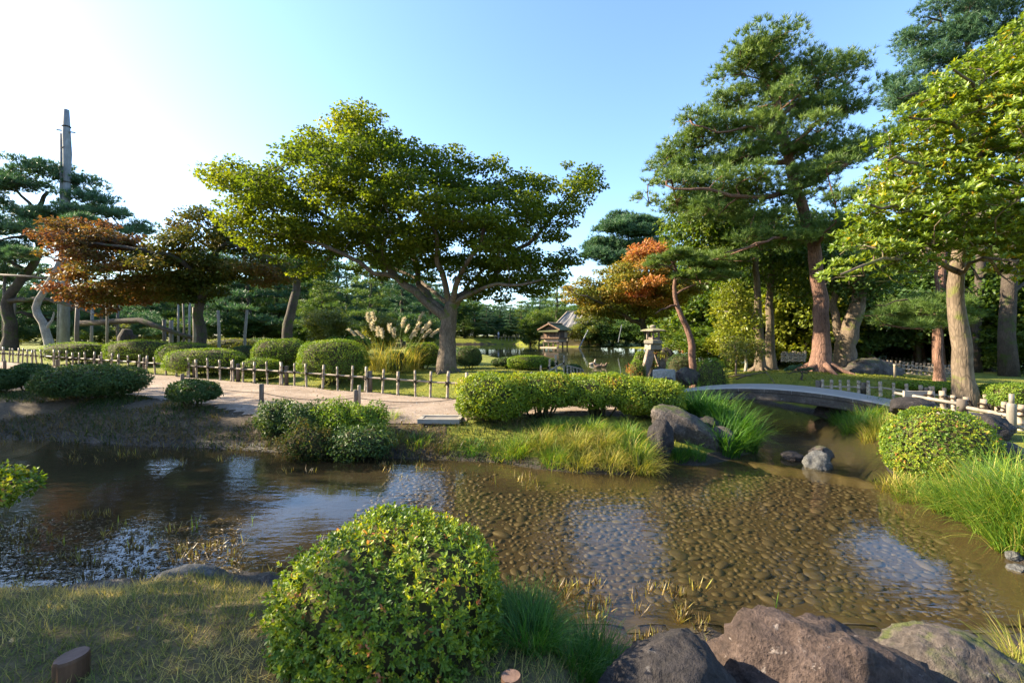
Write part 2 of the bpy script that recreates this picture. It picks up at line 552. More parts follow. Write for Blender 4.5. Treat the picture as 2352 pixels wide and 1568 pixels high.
oi = k.n('ObjectInfo').outputs['Random']
cc = k.ramp(k.math('FRACT', k.math('ADD', rn, oi)), [(0, (.034, .030, .019)), (.35, (.046, .040, .026)), (.6, (.057, .049, .031)), (.85, (.048, .045, .033)), (1, (.075, .064, .045))])
cc = k.mix(k.math('MULTIPLY', k.noise(9, 5), .7), cc, (.045, .038, .019))
M['pebble'] = k.pbr(cc, .6, k.bump(k.noise(14, 4), .3, .01), .3)
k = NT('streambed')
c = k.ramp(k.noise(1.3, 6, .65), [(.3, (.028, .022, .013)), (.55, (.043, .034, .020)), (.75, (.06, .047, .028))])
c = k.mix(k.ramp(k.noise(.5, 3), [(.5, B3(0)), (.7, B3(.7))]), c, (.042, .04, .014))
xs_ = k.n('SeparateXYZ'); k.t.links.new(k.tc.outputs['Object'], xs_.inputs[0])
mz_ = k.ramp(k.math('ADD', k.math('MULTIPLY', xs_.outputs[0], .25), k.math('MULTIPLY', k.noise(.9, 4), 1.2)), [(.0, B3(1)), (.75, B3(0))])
c = k.mix(mz_, c, (.012, .010, .008))   # dark silt in the left arm, painted blacker to replace missing tree shade
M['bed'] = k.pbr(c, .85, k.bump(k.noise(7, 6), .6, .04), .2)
# path gravel
k = NT('gravel_path')
n1 = k.noise(34, 4, .75); n2 = k.noise(1.3, 6, .7)
c = k.ramp(n1, [(.3, (.17, .128, .098)), (.5, (.315, .245, .19)), (.72, (.47, .385, .315))])
c = k.mix(k.ramp(n2, [(.4, B3(0)), (.62, B3(.6))]), c, (.15, .108, .078))
M['gravel'] = k.pbr(c, .95, k.bump(n1, .7, .015), .15)
# ground: soil with moss, mud and lawn zones
k = NT('garden_ground')
nf = k.noise(22, 5, .7); nb = k.noise(1.6, 5)
soil = k.ramp(nf, [(.3, (.045, .032, .02)), (.55, (.095, .07, .045)), (.75, (.16, .118, .075))])
mossc = k.ramp(k.noise(3.2, 6, .7), [(.25, (.085, .10, .014)), (.45, (.17, .19, .018)), (.62, (.26, .255, .024)), (.8, (.29, .22, .04))])
mossc = k.mix(k.math('MULTIPLY', nf, .6), mossc, (.06, .075, .012))
mud = k.ramp(nf, [(.35, (.018, .014, .011)), (.7, (.055, .042, .032))])
lawn = k.ramp(nf, [(.3, (.045, .04, .018)), (.7, (.17, .13, .06))])
def zone(nm):
    return k.ramp(k.math('ADD', k.attr(nm), k.math('MULTIPLY', k.math('SUBTRACT', nb, .5), .8)), [(.42, B3(0)), (.58, B3(1))])
c = k.mix(zone('moss'), soil, mossc)
c = k.mix(zone('lawn'), c, lawn)
mz = zone('mud')
c = k.mix(mz, c, mud)
rgh = k.math('SUBTRACT', .95, k.math('MULTIPLY', k.math('MULTIPLY', mz, k.noise(3, 3)), .9))
M['ground'] = k.pbr(c, rgh, k.bump(k.math('ADD', nf, k.noise(90, 3)), .7, .03), .3)


def water_mat(name, tint, deep, opaque, bumps, rough=.012):
    k = NT(name)
    h = None
    for sc_, st, amp in bumps:
        n = k.math('MULTIPLY', k.noise(sc_, 3, .55, st), amp)
        h = n if h is None else k.math('ADD', h, n)
    mod = k.ramp(k.noise(.28, 3, .5), [(.35, B3(.15)), (.65, B3(1))])
    h = k.math('MULTIPLY', h, mod)
    nrm = k.bump(h, 1.0, .02)
    fr = k.n('Fresnel', IOR=1.333, Normal=nrm).outputs[0]
    gl = k.n('BsdfGlossy', Color=(1, 1, 1), Roughness=rough, Normal=nrm).outputs[0]
    tr = k.n('BsdfTransparent', Color=tint).outputs[0]
    if opaque:
        df = k.n('BsdfDiffuse', Color=deep).outputs[0]
        m0 = k.n('MixShader', Fac=opaque)
        k.t.links.new(tr, m0.inputs[1]); k.t.links.new(df, m0.inputs[2]); tr = m0.outputs[0]
    # light leaving the water from below: rays are not bent here, so no total reflection on that side
    bf = k.n('NewGeometry').outputs['Backfacing']
    fr = k.math('MULTIPLY', fr, k.math('SUBTRACT', 1.0, bf))
    mx = k.n('MixShader', Fac=fr)
    k.t.links.new(tr, mx.inputs[1]); k.t.links.new(gl, mx.inputs[2])
    return k.done(mx.outputs[0])


M['stream'] = water_mat('stream_water', (.90, .82, .64), (.04, .036, .024), 0.09,
                        [(4.5, (.55, 1.3, 1), .55), (14, (.6, 1.2, 1), .22)])
M['pond'] = water_mat('pond_water', (.5, .5, .35), (.042, .052, .022), 0.96,
                      [(1.2, (.35, 1.2, 1), .30), (4, (.4, 1.2, 1), .10)], .03)
# ------------------------------------------------------------------ terrain
STREAM = [wl(*p) for p in [(-420, 1000), (-150, 1002), (0, 1005), (150, 1012), (330, 1022), (500, 1028), (640, 1038), (800, 1044),
                           (950, 1052), (1150, 1060), (1250, 1076), (1350, 1086), (1480, 1086), (1520, 1064), (1610, 1066),
                           (1690, 1050), (1745, 1032), (1725, 1000), (1680, 960), (1650, 938)]]
STREAM += [(5.0, 14.4), (4.7, 16.5), (4.3, 18.6), (3.5, 21.5), (7.2, 21.5), (7.0, 18.6), (7.4, 16.5), (7.7, 14.0)]
STREAM += [wl(*p) for p in [(1905, 955), (1960, 992), (2035, 1014), (2038, 1070), (2075, 1116), (2140, 1142), (2230, 1200),
                            (2310, 1255), (2400, 1340), (2500, 1440), (2300, 1452), (2100, 1462), (1960, 1440), (1860, 1470), (1760, 1448), (1690, 1476),
                            (1630, 1440), (1570, 1470), (1510, 1438), (1440, 1464), (1370, 1428), (1300, 1448), (1200, 1404), (1150, 1372), (900, 1366), (660, 1378),
                            (510, 1345), (340, 1378), (200, 1388), (0, 1402), (-250, 1425), (-700, 1425)]]
POND = [(3.4, 20.2), (2.0, 22.0), (0.9, 24.5), (-0.6, 31), (-3.5, 45), (-9, 62), (-18, 90), (-15, 104), (0, 106), (5, 97), (6, 84),
        (11, 80.5), (17, 79), (24, 66), (24, 48), (18, 35), (12, 27.5), (8.2, 23), (6.6, 20.6), (5.5, 20)]
WEIR = [wl(*p) for p in [(1610, 1032), (1700, 1050), (1800, 1068), (1900, 1081), (2000, 1100), (2150, 1142), (2352, 1200)]]
WX = np.array([p[0] for p in WEIR]); WY = np.array([p[1] for p in WEIR])


def fence_y(x):
    return 11.5 - 0.446 * (x + 1.64)


PATH = [(-40, 27.5), (-26, 19.6), (-20, 16.4), (-14, 13.2), (-9.2, 11.2), (-6.2, 9.6), (-4.4, 8.7), (-2.6, 8.55), (-1, 8.55), (0, 9.0), (2, 9.7), (3.5, 10.6),
        (4.2, 12.2), (4.7, 13.1), (5.3, 14.1), (3.6, 14.2), (2.4, 13.0), (1.2, 12.0), (0.0, 11.5), (-1.64, 11.65), (-5, 13.1), (-13, 16.7), (-24, 21.6), (-40, 28.8)]
PATH_R = [(8.35, 9.7), (9.25, 11.0), (9.9, 11.2), (10.3, 9.6), (10.6, 7.6), (11.5, 5), (9.3, 5), (8.9, 7.2), (8.75, 8.8)]


def bed_depth(x, y):
    up = (x > 3.0) & (y > np.interp(x, WX, WY))
    d = np.where(up, 0.55, 0.14)
    return d + 0.03 * fbm(x, y, 0.7, 2, 5)


def G(x, y):
    x = np.asarray(x, float); y = np.asarray(y, float)
    b = 0.016 * np.clip(-x - 2, 0, 26)
    b = b + 0.42 * smooth((y - fence_y(x) - 0.3) / 3.2) * (1 - smooth((x - 1.2) / 2.2)) * (0.45 + 0.55 * smooth((x + 14) / 8))
    b = b + 0.36 * np.exp(-((x - 10.3) ** 2 / 14 + (y - 15.8) ** 2 / 7))
    b = b - 0.28 * smooth((y - 18.5) / 6) * smooth((x - 7.5) / 2)
    b = b - 0.17 * smooth((x - 9.4) / 1.2) * (1 - smooth((y - 12.2) / 2))
    b = b - 0.40 * smooth((x - .15) / .5) * (1 - smooth((y - 3.6) / .6)) * smooth((y - 1.2) / .8)
    b = b + 0.9 * smooth((y - 84) / 40)
    b = b + 0.05 * fbm(x, y, 0.8, 3, 1) + 0.02 * fbm(x, y, 4, 2, 9)
    ds = poly_sd(x, y, STREAM) + 0.10 * fbm(x, y, 1.7, 3, 2); dp = poly_sd(x, y, POND)
    w = np.where(y < 5, 1.15, 1.5)
    t = np.clip(np.minimum(ds / w, dp / 2.0), 0, 1)
    z = WATER + (b - WATER) * (1 - (1 - t) ** 2)
    bd = bed_depth(x, y)
    z = np.where(ds < 0, WATER - bd * smooth(-ds / 0.5) - 0.03 * smooth(-ds / 0.25), z)
    z = np.where(dp < 0, np.minimum(z, WATER - 1.2 * smooth(-dp / 2.0)), z)
    # muddy margin on the near left, broken into low islands
    mm = np.exp(-((ds + 0.12) / 0.45) ** 2) * smooth((-1.0 - x) / .8) * (y < 5.2)
    z = z + mm * (0.40 * fbm(x, y, 2.6, 4, 21) + 0.06)
    return z


def gnd(x, y):
    """point where the sight line through a measured picture point meets the ground"""
    Y = max(1.5, 1.62 * FP / max(y - HY, 6))
    for i in range(25):
        X = XX(x, Y)
        z = float(G(X, Y))
        Yn = (CAM_Z - z) * FP / max(y - HY, 6)
        Y += 0.5 * (Yn - Y)
    return np.array([XX(x, Y), Y, float(G(XX(x, Y), Y))])


def on(x, y, dz=0.0):
    return np.array([x, y, float(G(x, y)) + dz])


# ground sheet: rings around the viewpoint that reach the horizon
ring = np.concatenate([np.linspace(0.02, 2.0, 12), 2.0 * 1.0165 ** np.arange(1, 262), [170, 210, 270, 360, 520, 800, 1300, 2000]])
ang = np.concatenate([np.radians(np.linspace(-62, 62, 260)), np.radians(np.linspace(70, 290, 45))])
RR, AA = np.meshgrid(ring, ang, indexing='ij')
gx = RR * np.sin(AA); gy = RR * np.cos(AA)
gz = G(gx, gy)
gz = np.where(RR > 150, gz * 0 + 1.0, gz)
nr, na = RR.shape
idx = np.arange(nr * na).reshape(nr, na)
F = np.stack([idx[:-1], idx[1:], np.roll(idx, -1, 1)[1:], np.roll(idx, -1, 1)[:-1]], -1).reshape(-1, 4)
V = np.stack([gx, gy, gz], -1).reshape(-1, 3)
me = np_mesh('ground', V, F, smooth_shade=True)
px, py = V[:, 0], V[:, 1]
ds_v = poly_sd(px, py, STREAM); dp_v = poly_sd(px, py, POND)
moss = smooth((py - fence_y(px) + .1) / .5) * (px < 3.0) + smooth((px - 6.8) / .6) * (py > 11.8)
moss = np.maximum(moss, ((px > -1.2) & (px < 4.4) & (py > 5) & (py < 9.2)) * smooth((ds_v - .05) / .25))
moss = np.maximum(moss, (px > 3.5) * (py < 11.5) * smooth(ds_v / .3))
moss = np.maximum(moss, smooth((py - 24) / 6))
lawn = (py < 4.2) * smooth((ds_v - .12) / .3) * (px < 1.2) * 1.0
mud = smooth(1 - np.abs(ds_v - .0) / .35) * np.where(px < 0, 1.0, .7)
mud = np.where(ds_v < 0, 1.0, mud); mud = np.where((dp_v < .3), np.maximum(mud, smooth(1 - dp_v / .3) * .7), mud)
for nm, arr in (('moss', moss), ('lawn', lawn), ('mud', mud)):
    a = me.attributes.new(nm, 'FLOAT', 'POINT')
    a.data.foreach_set('value', np.clip(arr, 0, 1).astype(np.float32))
struct(add('ground', me, M['ground']))


def grid_patch(name, poly, step, zfun, mat, inset=0.0, box=None, jag=0.0, only=None):
    P = np.asarray(poly)
    x0, y0 = P.min(0); x1, y1 = P.max(0)
    if box:
        x0, x1, y0, y1 = max(x0, box[0]), min(x1, box[1]), max(y0, box[2]), min(y1, box[3])
    xs = np.arange(x0, x1 + step, step); ys = np.arange(y0, y1 + step, step)
    X, Y = np.meshgrid(xs, ys, indexing='ij')
    sd = poly_sd(X, Y, poly) + jag * fbm(X, Y, 1.4, 3, 17) * 2
    keep = sd < -inset
    if only is not None:
        keep &= only(X, Y)
    Z = zfun(X, Y, sd)
    id_ = np.arange(X.size).reshape(X.shape)
    q = np.stack([id_[:-1, :-1], id_[1:, :-1], id_[1:, 1:], id_[:-1, 1:]], -1).reshape(-1, 4)
    kk = keep.ravel()
    q = q[kk[q].sum(1) >= 4]
    used = np.unique(q); rm = np.full(X.size, -1); rm[used] = np.arange(len(used))
    V = np.stack([X, Y, Z], -1).reshape(-1, 3)[used]
    return struct(add(name, np_mesh(name, V, rm[q], smooth_shade=True), mat))


path = grid_patch('gravel_path', PATH, .13, lambda x, y, s: G(x, y) + .012 + .012 * smooth(-s / .3), M['gravel'], .02, jag=.16)
path_r = grid_patch('gravel_path', PATH_R, .13, lambda x, y, s: G(x, y) + .02, M['gravel'], .02, jag=.1)
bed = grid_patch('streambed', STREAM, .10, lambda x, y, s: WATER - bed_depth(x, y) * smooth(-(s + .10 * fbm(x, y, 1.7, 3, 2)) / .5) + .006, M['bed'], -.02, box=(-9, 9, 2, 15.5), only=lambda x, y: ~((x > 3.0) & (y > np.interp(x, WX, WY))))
k = NT('deep_silt')
M['deep'] = k.pbr(k.ramp(k.noise(1.1, 5), [(.3, (.010, .011, .006)), (.7, (.028, .027, .013))]), .9)
grid_patch('deep_streambed', STREAM, .16, lambda x, y, s: WATER - bed_depth(x, y) * smooth(-(s + .10 * fbm(x, y, 1.7, 3, 2)) / .5) + .006, M['deep'], -.02, box=(2.5, 9, 2, 21), only=lambda x, y: (x > 3.0) & (y > np.interp(x, WX, WY) - .2))
bed['kind'] = 'structure'

# water sheets: the land rises through them along every shore
b = MB(); b.raw([(-32, 1.2, WATER), (14, 1.2, WATER), (14, 17.8, WATER), (-32, 17.8, WATER)], [(0, 1, 2, 3)])
struct(b.obj('stream_water', M['stream']))
b = MB(); b.raw([(-40, 17.8, WATER), (40, 17.8, WATER), (40, 125, WATER), (-40, 125, WATER)], [(0, 1, 2, 3)])
struct(b.obj('pond_water', M['pond']))

# weir: a low curved stone sill just under the surface
SW = np.linspace(0, 1, 40)
wxs = np.interp(SW, np.linspace(0, 1, len(WEIR)), WX); wys = np.interp(SW, np.linspace(0, 1, len(WEIR)), WY)
b = MB()
prof = [(-.12, -.60), (-.10, -.49), (-.06, -.470), (.02, -.472), (.06, -.50), (.09, -.95)]
tv = np.gradient(np.stack([wxs, wys], 1), axis=0); tv /= np.linalg.norm(tv, axis=1)[:, None]
nv = np.stack([-tv[:, 1], tv[:, 0]], 1)
Vv = []
for i in range(40):
    for (o_, z_) in prof:
        jit = .02 * math.sin(i * 1.9 + o_ * 9)
        Vv.append((wxs[i] + nv[i, 0] * (o_ + jit), wys[i] + nv[i, 1] * (o_ + jit), z_ + .006 * math.sin(i * 2.7)))
np_ = len(prof)
Ff = [(i * np_ + j, (i + 1) * np_ + j, (i + 1) * np_ + j + 1, i * np_ + j + 1) for i in range(39) for j in range(np_ - 1)]
b.raw(Vv, Ff)
k = NT('algae_stone')
c = k.ramp(k.noise(2.5, 6), [(.3, (.03, .026, .012)), (.6, (.055, .045, .018)), (.8, (.045, .046, .013))])
M['weir'] = k.pbr(c, .7, k.bump(k.noise(12, 5), .5, .02), .3)
w_ = b.obj('stream_weir', M['weir'], smooth_shade=True)
tag(w_, 'long curved stone sill just under the water between cobbled shallows and deeper stream', 'weir')


# ------------------------------------------------------------------ cobbles on the stream bed
def cobble_mesh(seed, n=8, m=4):
    r = np.random.default_rng(seed)
    V = []; F = []
    for j in range(m + 1):
        th = math.pi * j / m
        for i in range(n):
            a = 2 * math.pi * (i + .5 * (j % 2)) / n
            q = 1 + r.uniform(-.12, .12)
            V.append((math.sin(th) * math.cos(a) * q, math.sin(th) * math.sin(a) * q, math.cos(th)))
    for j in range(m):
        for i in range(n):
            F.append((j * n + i, (j + 1) * n + i, (j + 1) * n + (i + 1) % n, j * n + (i + 1) % n))
    return np.array(V), np.array(F)


cob = [cobble_mesh(s) for s in range(6)]
cob_lo = [cobble_mesh(s, 6, 3) for s in range(6)]
cob_me = []
for s in range(6):
    me = np_mesh('cobble', cob[s][0], cob[s][1], rnd=np.full(len(cob[s][0]), s * .17), smooth_shade=True)
    me.materials.append(M['pebble']); cob_me.append(me)
cand = []
tries = 0
cell = {}
while tries < 80000 and len(cand) < 5200:
    tries += 1
    x = rng.uniform(-1.9, 6.2); y = rng.uniform(2.9, 8.0)
    pk = .92 - .55 * float(smooth((1.4 - x) / 2.0)) - .5 * (float(vnoise(x * .9, y * .9, 3)) < .3)
    if rng.uniform() > pk:
        continue
    r_ = float(np.clip(rng.lognormal(-3.08, .34), .022, .10))
    ok = True
    ci, cj = int(x / .2 + 100), int(y / .2)
    for a_ in (-1, 0, 1):
        for b_ in (-1, 0, 1):
            for (qx, qy, qr) in cell.get((ci + a_, cj + b_), ()):
                if (qx - x) ** 2 + (qy - y) ** 2 < ((qr + r_) * .80) ** 2:
                    ok = False
    if ok:
        cell.setdefault((ci, cj), []).append((x, y, r_)); cand.append((x, y, r_))
cand = np.array(cand)
sdc = poly_sd(cand[:, 0], cand[:, 1], STREAM)
upc = (cand[:, 0] > 3.0) & (cand[:, 1] > np.interp(cand[:, 0], WX, WY) - .15)
cand = cand[(sdc < -.32) & ~upc]
size_px = cand[:, 2] / cand[:, 1]
order = np.argsort(-size_px)
near = set(order[:300].tolist())
zb = WATER - bed_depth(cand[:, 0], cand[:, 1]) * smooth(-poly_sd(cand[:, 0], cand[:, 1], STREAM) / .5)
SV = []; SF = []; SR = []; off = 0
for i, (x, y, r_) in enumerate(cand):
    s = int(rng.integers(6)); az = rng.uniform(0, 6.28); e = rng.uniform(.55, .95); fl = rng.uniform(.22, .40)
    if i in near:
        o = add('cobble', cob_me[s], None, bed, (x, y, zb[i] + r_ * fl * .22), (rng.uniform(-.2, .2), rng.uniform(-.2, .2), az), (r_ * 1.15, r_ * e, r_ * fl))
    else:
        V0 = cob_lo[s][0] * np.array([r_ * 1.15, r_ * e, r_ * fl])
        ca, sa = math.cos(az), math.sin(az)
        V1 = np.stack([V0[:, 0] * ca - V0[:, 1] * sa + x, V0[:, 0] * sa + V0[:, 1] * ca + y, V0[:, 2] + zb[i] + r_ * fl * .22], 1)
        SV.append(V1); SF.append(cob_lo[s][1] + off); SR.append(np.full(len(V1), rng.uniform())); off += len(V1)
o = add('cobbles', np_mesh('cobbles', np.vstack(SV), np.vstack(SF), np.concatenate(SR), True), M['pebble'], bed)
o['kind'] = 'stuff'
# ------------------------------------------------------------------ plant builders
class Skel:
    def __init__(s):
        s.P = np.zeros((9000, 3)); s.par = np.full(9000, -1); s.R = np.zeros(9000); s.n = 0; s.fix = np.zeros(9000, bool)

    def node(s, p, par, r=0.0):
        i = s.n; s.P[i] = p; s.par[i] = par; s.R[i] = r; s.fix[i] = r > 0; s.n += 1
        return i

    def near(s, p):
        return int(np.argmin(((s.P[:s.n] - p) ** 2).sum(1)))

    def limb(s, pts, r0, r1, step=.35, wob=0.04):
        pts = np.asarray(pts, float)
        if s.n:
            j = s.near(pts[0]); pts = np.vstack([s.P[j], pts[1:]]) if np.linalg.norm(s.P[j] - pts[0]) < .6 else np.vstack([s.P[j], pts])
        else:
            j = -1
        # Catmull-Rom resample
        Q = np.vstack([2 * pts[0] - pts[1], pts, 2 * pts[-1] - pts[-2]])
        out = []
        for i in range(1, len(Q) - 2):
            m = max(2, int(np.linalg.norm(Q[i + 1] - Q[i]) / step))
            for t in np.linspace(0, 1, m, endpoint=False):
                out.append(.5 * ((2 * Q[i]) + (-Q[i - 1] + Q[i + 1]) * t + (2 * Q[i - 1] - 5 * Q[i] + 4 * Q[i + 1] - Q[i + 2]) * t * t
                                 + (-Q[i - 1] + 3 * Q[i] - 3 * Q[i + 1] + Q[i + 2]) * t ** 3))
        out.append(pts[-1]); out = np.array(out)
        out[1:-1] += rng.normal(size=(len(out) - 2, 3)) * wob
        par = j
        for i, p in enumerate(out):
            r = r0 + (r1 - r0) * (i / (len(out) - 1)) ** .8
            if i == 0 and j >= 0:
                continue
            par = s.node(p, par, r)

    def grow(s, T, r_tip=.012, up=.15):
        T = np.asarray(T)
        d0 = np.array([np.sqrt(((s.P[:s.n] - t) ** 2).sum(1)).min() for t in T])
        for k_ in np.argsort(d0):
            t = T[k_]
            d = np.sqrt(((s.P[:s.n] - t) ** 2).sum(1)) + np.where(s.par[:s.n] < 0, 2.0, 0) + 0.6 * np.clip(s.P[:s.n, 2] - t[2], 0, 9)
            j = int(np.argmin(d)); p = s.P[j]; L = np.linalg.norm(t - p)
            if L < .05:
                continue
            pj = s.par[j]
            dr = unit(p - s.P[pj]) if pj >= 0 else np.array([0, 0, 1.])
            c1 = p + (dr * .5 + unit(t - p) * .7) * L * .33
            c2 = t - (unit(t - p) * .7 + np.array([0, 0, -up])) * L * .33
            m = max(2, int(L / .45))
            par = j
            for u in np.linspace(0, 1, m + 1)[1:]:
                q = (1 - u) ** 3 * p + 3 * (1 - u) ** 2 * u * c1 + 3 * (1 - u) * u * u * c2 + u ** 3 * t
                if u < 1:
                    q = q + rng.normal(size=3) * .025 * min(1, L)
                if s.n >= 8990:
                    return
                par = s.node(q, par, 0)
            s.R[par] = r_tip

    def mesh(s, name, big=9, small=5):
        n = s.n; ch = [[] for _ in range(n)]
        for i in range(n):
            if s.par[i] >= 0:
                ch[s.par[i]].append(i)
        R = s.R[:n].copy()
        acc = np.zeros(n)
        for i in range(n - 1, -1, -1):
            if not s.fix[i]:
                R[i] = max(R[i], acc[i] ** (1 / 2.3))
            if s.par[i] >= 0:
                acc[s.par[i]] += R[i] ** 2.3
        VV = []; FF = []; off = 0
        stack = [(i, -1) for i in range(n) if s.par[i] < 0]
        while stack:
            i, fr = stack.pop()
            chain = [fr, i] if fr >= 0 else [i]
            while ch[i]:
                c = sorted(ch[i], key=lambda q: -R[q])
                for q in c[1:]:
                    stack.append((q, i))
                i = c[0]; chain.append(i)
            if len(chain) < 2:
                continue
            rr = R[chain].copy()
            if fr >= 0:
                rr[0] = min(rr[0], rr[1] * 1.15)
            V, F = tube(s.P[chain], rr, big if rr.max() > .07 else small, .05)
            VV.append(V); FF.append(F + off); off += len(V)
        return np_mesh(name, np.vstack(VV), np.vstack(FF), smooth_shade=True)


def crown_points(poly, Y, thick, n, spacing, seed=0, y0=0.0):
    """clump centres spread through a solid whose outline was measured at distance Y"""
    P = np.array([(XX(x, Y), ZZ(y, Y)) for x, y in poly])
    lo, hi = P.min(0), P.max(0)
    r = np.random.default_rng(seed)
    c = r.uniform(lo, hi, size=(n * 40, 2))
    d = -poly_sd(c[:, 0], c[:, 1], P)
    c = c[d > 0]; d = d[d > 0]
    dm = min(d.max(), thick)
    t = thick * np.clip(d / dm, 0, 1) ** .85
    yo = r.uniform(-1, 1, len(c)) * t
    Q = np.stack([c[:, 0], Y + y0 + yo, c[:, 1]], 1)
    keep = []; kd = []
    for q, dd in zip(Q, d):
        if keep:
            K = np.array(keep)
            e = (K - q) * np.array([1, 1, 1.5])
            if (e ** 2).sum(1).min() < spacing ** 2:
                continue
        keep.append(q); kd.append(dd)
        if len(keep) >= n:
            break
    return np.array(keep), np.array(kd)


def spray(C, rad, flat, per, L, W, droop=.25, up=.9, hexa=False, rndf=None, jitter=.14, clampd=None):
    """leaf sprays around clump centres"""
    n = len(C)
    rad = np.broadcast_to(rad, (n,))
    if clampd is not None:
        rad = np.minimum(rad, clampd + rad * .35)
    cnt = np.maximum(6, (per * (rad / rad.max()) ** 1.7)).astype(int)
    ci = np.repeat(np.arange(n), cnt); m = len(ci)
    u = rvec(m) * (rng.uniform(size=m) ** .45)[:, None]
    base = C[ci] + u * np.stack([rad[ci], rad[ci], rad[ci] * flat], 1)
    D = u * np.array([1, 1, .4]) + rvec(m) * .7 + np.array([0, 0, -droop])
    Nn = np.array([0, 0, up]) + rvec(m) * .75 + u * .35
    s = rng.uniform(.7, 1.25, m)
    V, F, k_ = leaf_geo(base, D, Nn, L * s, W * s, hexa)
    cl = rng.uniform(0, 1, n)
    rn = cl[ci] * .5 + rng.uniform(0, .5, m)
    if rndf is not None:
        rn = np.clip(rndf(C)[ci] + (cl[ci] - .5) * .3 + rng.uniform(-jitter, jitter, m), 0, 1)
    return V, F, np.repeat(rn, k_)


def needles(C, rad, flat, tufts, per, L, W, rndf=None):
    """needle tufts on pads: each tuft a brush of fine needles pointing up and out"""
    n = len(C); rad = np.broadcast_to(rad, (n,))
    flat = np.broadcast_to(flat, (n,))
    cnt = np.maximum(4, tufts * (rad / rad.max()) ** 1.6).astype(int)
    ci = np.repeat(np.arange(n), cnt); m = len(ci)
    u = rvec(m); u[:, 2] = np.abs(u[:, 2]) * .9 - .15
    u = u * (rng.uniform(size=m) ** .4)[:, None]
    B = C[ci] + u * np.stack([rad[ci], rad[ci], rad[ci] * flat[ci]], 1)
    A = unit(u * np.array([1, 1, .5]) + np.array([0, 0, .75]) + rvec(m) * .4)
    ti = np.repeat(np.arange(m), per); q = len(ti)
    D = unit(A[ti] * 1.0 + rvec(q) * .95)
    ln = L * rng.uniform(.7, 1.15, q)[:, None]
    S = unit(np.cross(D, rvec(q))) * (W * .5)
    b0 = B[ti] + rvec(q) * (L * .12)
    V = np.stack([b0 - S, b0 + S, b0 + D * ln], 1).reshape(-1, 3)
    F = np.arange(q * 3).reshape(-1, 3)
    cl = rng.uniform(0, 1, n)
    tr = np.clip(cl[ci] * .4 + rng.uniform(0, .6, m) * .8, 0, 1)
    if rndf is not None:
        tr = np.clip(rndf(B) + rng.uniform(-.2, .2, m), 0, 1)
    return V, F, np.repeat(tr[ti], 3)


def rosettes(B, A, nl, L, W, open_=.9, jit=.25, rn=None, curl=.12, hexa=True):
    """rosettes of leaves at B facing along A"""
    m = len(B); ti = np.repeat(np.arange(m), nl); q = len(ti)
    ph = np.tile(np.arange(nl) * 2 * math.pi / nl, m) + np.repeat(rng.uniform(0, 6.28, m), nl)
    A = unit(A)
    ref = np.where(np.abs(A[:, 2:3]) > .9, np.array([[1., 0, 0]]), np.array([[0, 0, 1.]]))
    U = unit(np.cross(A, ref)); Wv = np.cross(A, U)
    rad = np.cos(ph)[:, None] * U[ti] + np.sin(ph)[:, None] * Wv[ti]
    op = open_ + rng.uniform(-jit, jit, q)
    D = unit(A[ti] * np.cos(op)[:, None] + rad * np.sin(op)[:, None] + rvec(q) * .15)
    Nn = A[ti] * np.sin(op)[:, None] - rad * np.cos(op)[:, None]
    s = rng.uniform(.5, 1.25, q) * np.repeat(rng.uniform(.65, 1.2, m), nl)
    V, F, k_ = leaf_geo(B[ti], D, Nn, L * s, W * s * rng.uniform(.8, 1.2, q), hexa, curl)
    if rn is None:
        rn = rng.uniform(0, 1, m)
    r = np.clip(rn[ti] + rng.uniform(-.18, .18, q), 0, 1)
    return V, F, np.repeat(r, k_)


def cat_geo(parts):
    V = []; F = []; R = []; off = 0
    for v, f, r in parts:
        V.append(v); F.append(f + off); R.append(r); off += len(v)
    return np.vstack(V), np.vstack(F), np.concatenate(R)


def put_tree(name, label, cat, base, sk, geo, bark, leaf, group=None, part='crown'):
    base = np.asarray(base, float)
    t = thing(name, label, cat, base, group)
    me = sk.mesh('trunk')
    me.transform(__import__('mathutils').Matrix.Translation(-Vector(base)))
    add('trunk', me, M[bark], t)
    if geo is not None:
        V, F, R = geo
        add(part, np_mesh(part, V - base, F, R), M[leaf], t)
    return t


def roots(sk, base, r, n=6, reach=.7):
    for i in range(n):
        a = 6.28 * i / n + rng.uniform(-.3, .3)
        d = np.array([math.cos(a), math.sin(a), 0])
        p0 = np.asarray(base) + np.array([0, 0, r * 1.2])
        R_ = reach * rng.uniform(.7, 1.2)
        p2 = base + d * R_; p2[2] = float(G(p2[0], p2[1])) - .05
        p1 = base + d * R_ * .5; p1[2] = float(G(p1[0], p1[1])) + r * .35
        sk.limb([p0, p1, p2], r * .5, r * .12, .2, .01)


# clipped shrubs -------------------------------------------------------------
def shrub_surface(u, rx, ry, rt, rb, p, seed, lump):
    r = (np.abs(u[:, 0]) ** p + np.abs(u[:, 1]) ** p + np.abs(u[:, 2]) ** p) ** (-1 / p)
    a = u * r[:, None]
    s = seed * 1.7
    lm = 1 + lump * (np.sin(a[:, 0] * 4.1 + s) * np.sin(a[:, 1] * 3.7 + 2 * s) + .6 * np.sin(a[:, 2] * 5.3 + a[:, 0] * 6.1 + s) + .35 * np.sin(a[:, 0] * 11 + s * 3) * np.sin(a[:, 1] * 9 + a[:, 2] * 8))
    rz = np.where(u[:, 2] > 0, rt, rb)
    pos = np.stack([a[:, 0] * rx, a[:, 1] * ry, a[:, 2] * rz], 1) * lm[:, None]
    g = np.sign(u) * np.abs(a) ** (p - 1)
    nrm = unit(np.stack([g[:, 0] / rx, g[:, 1] / ry, g[:, 2] / rz], 1))
    return pos, nrm


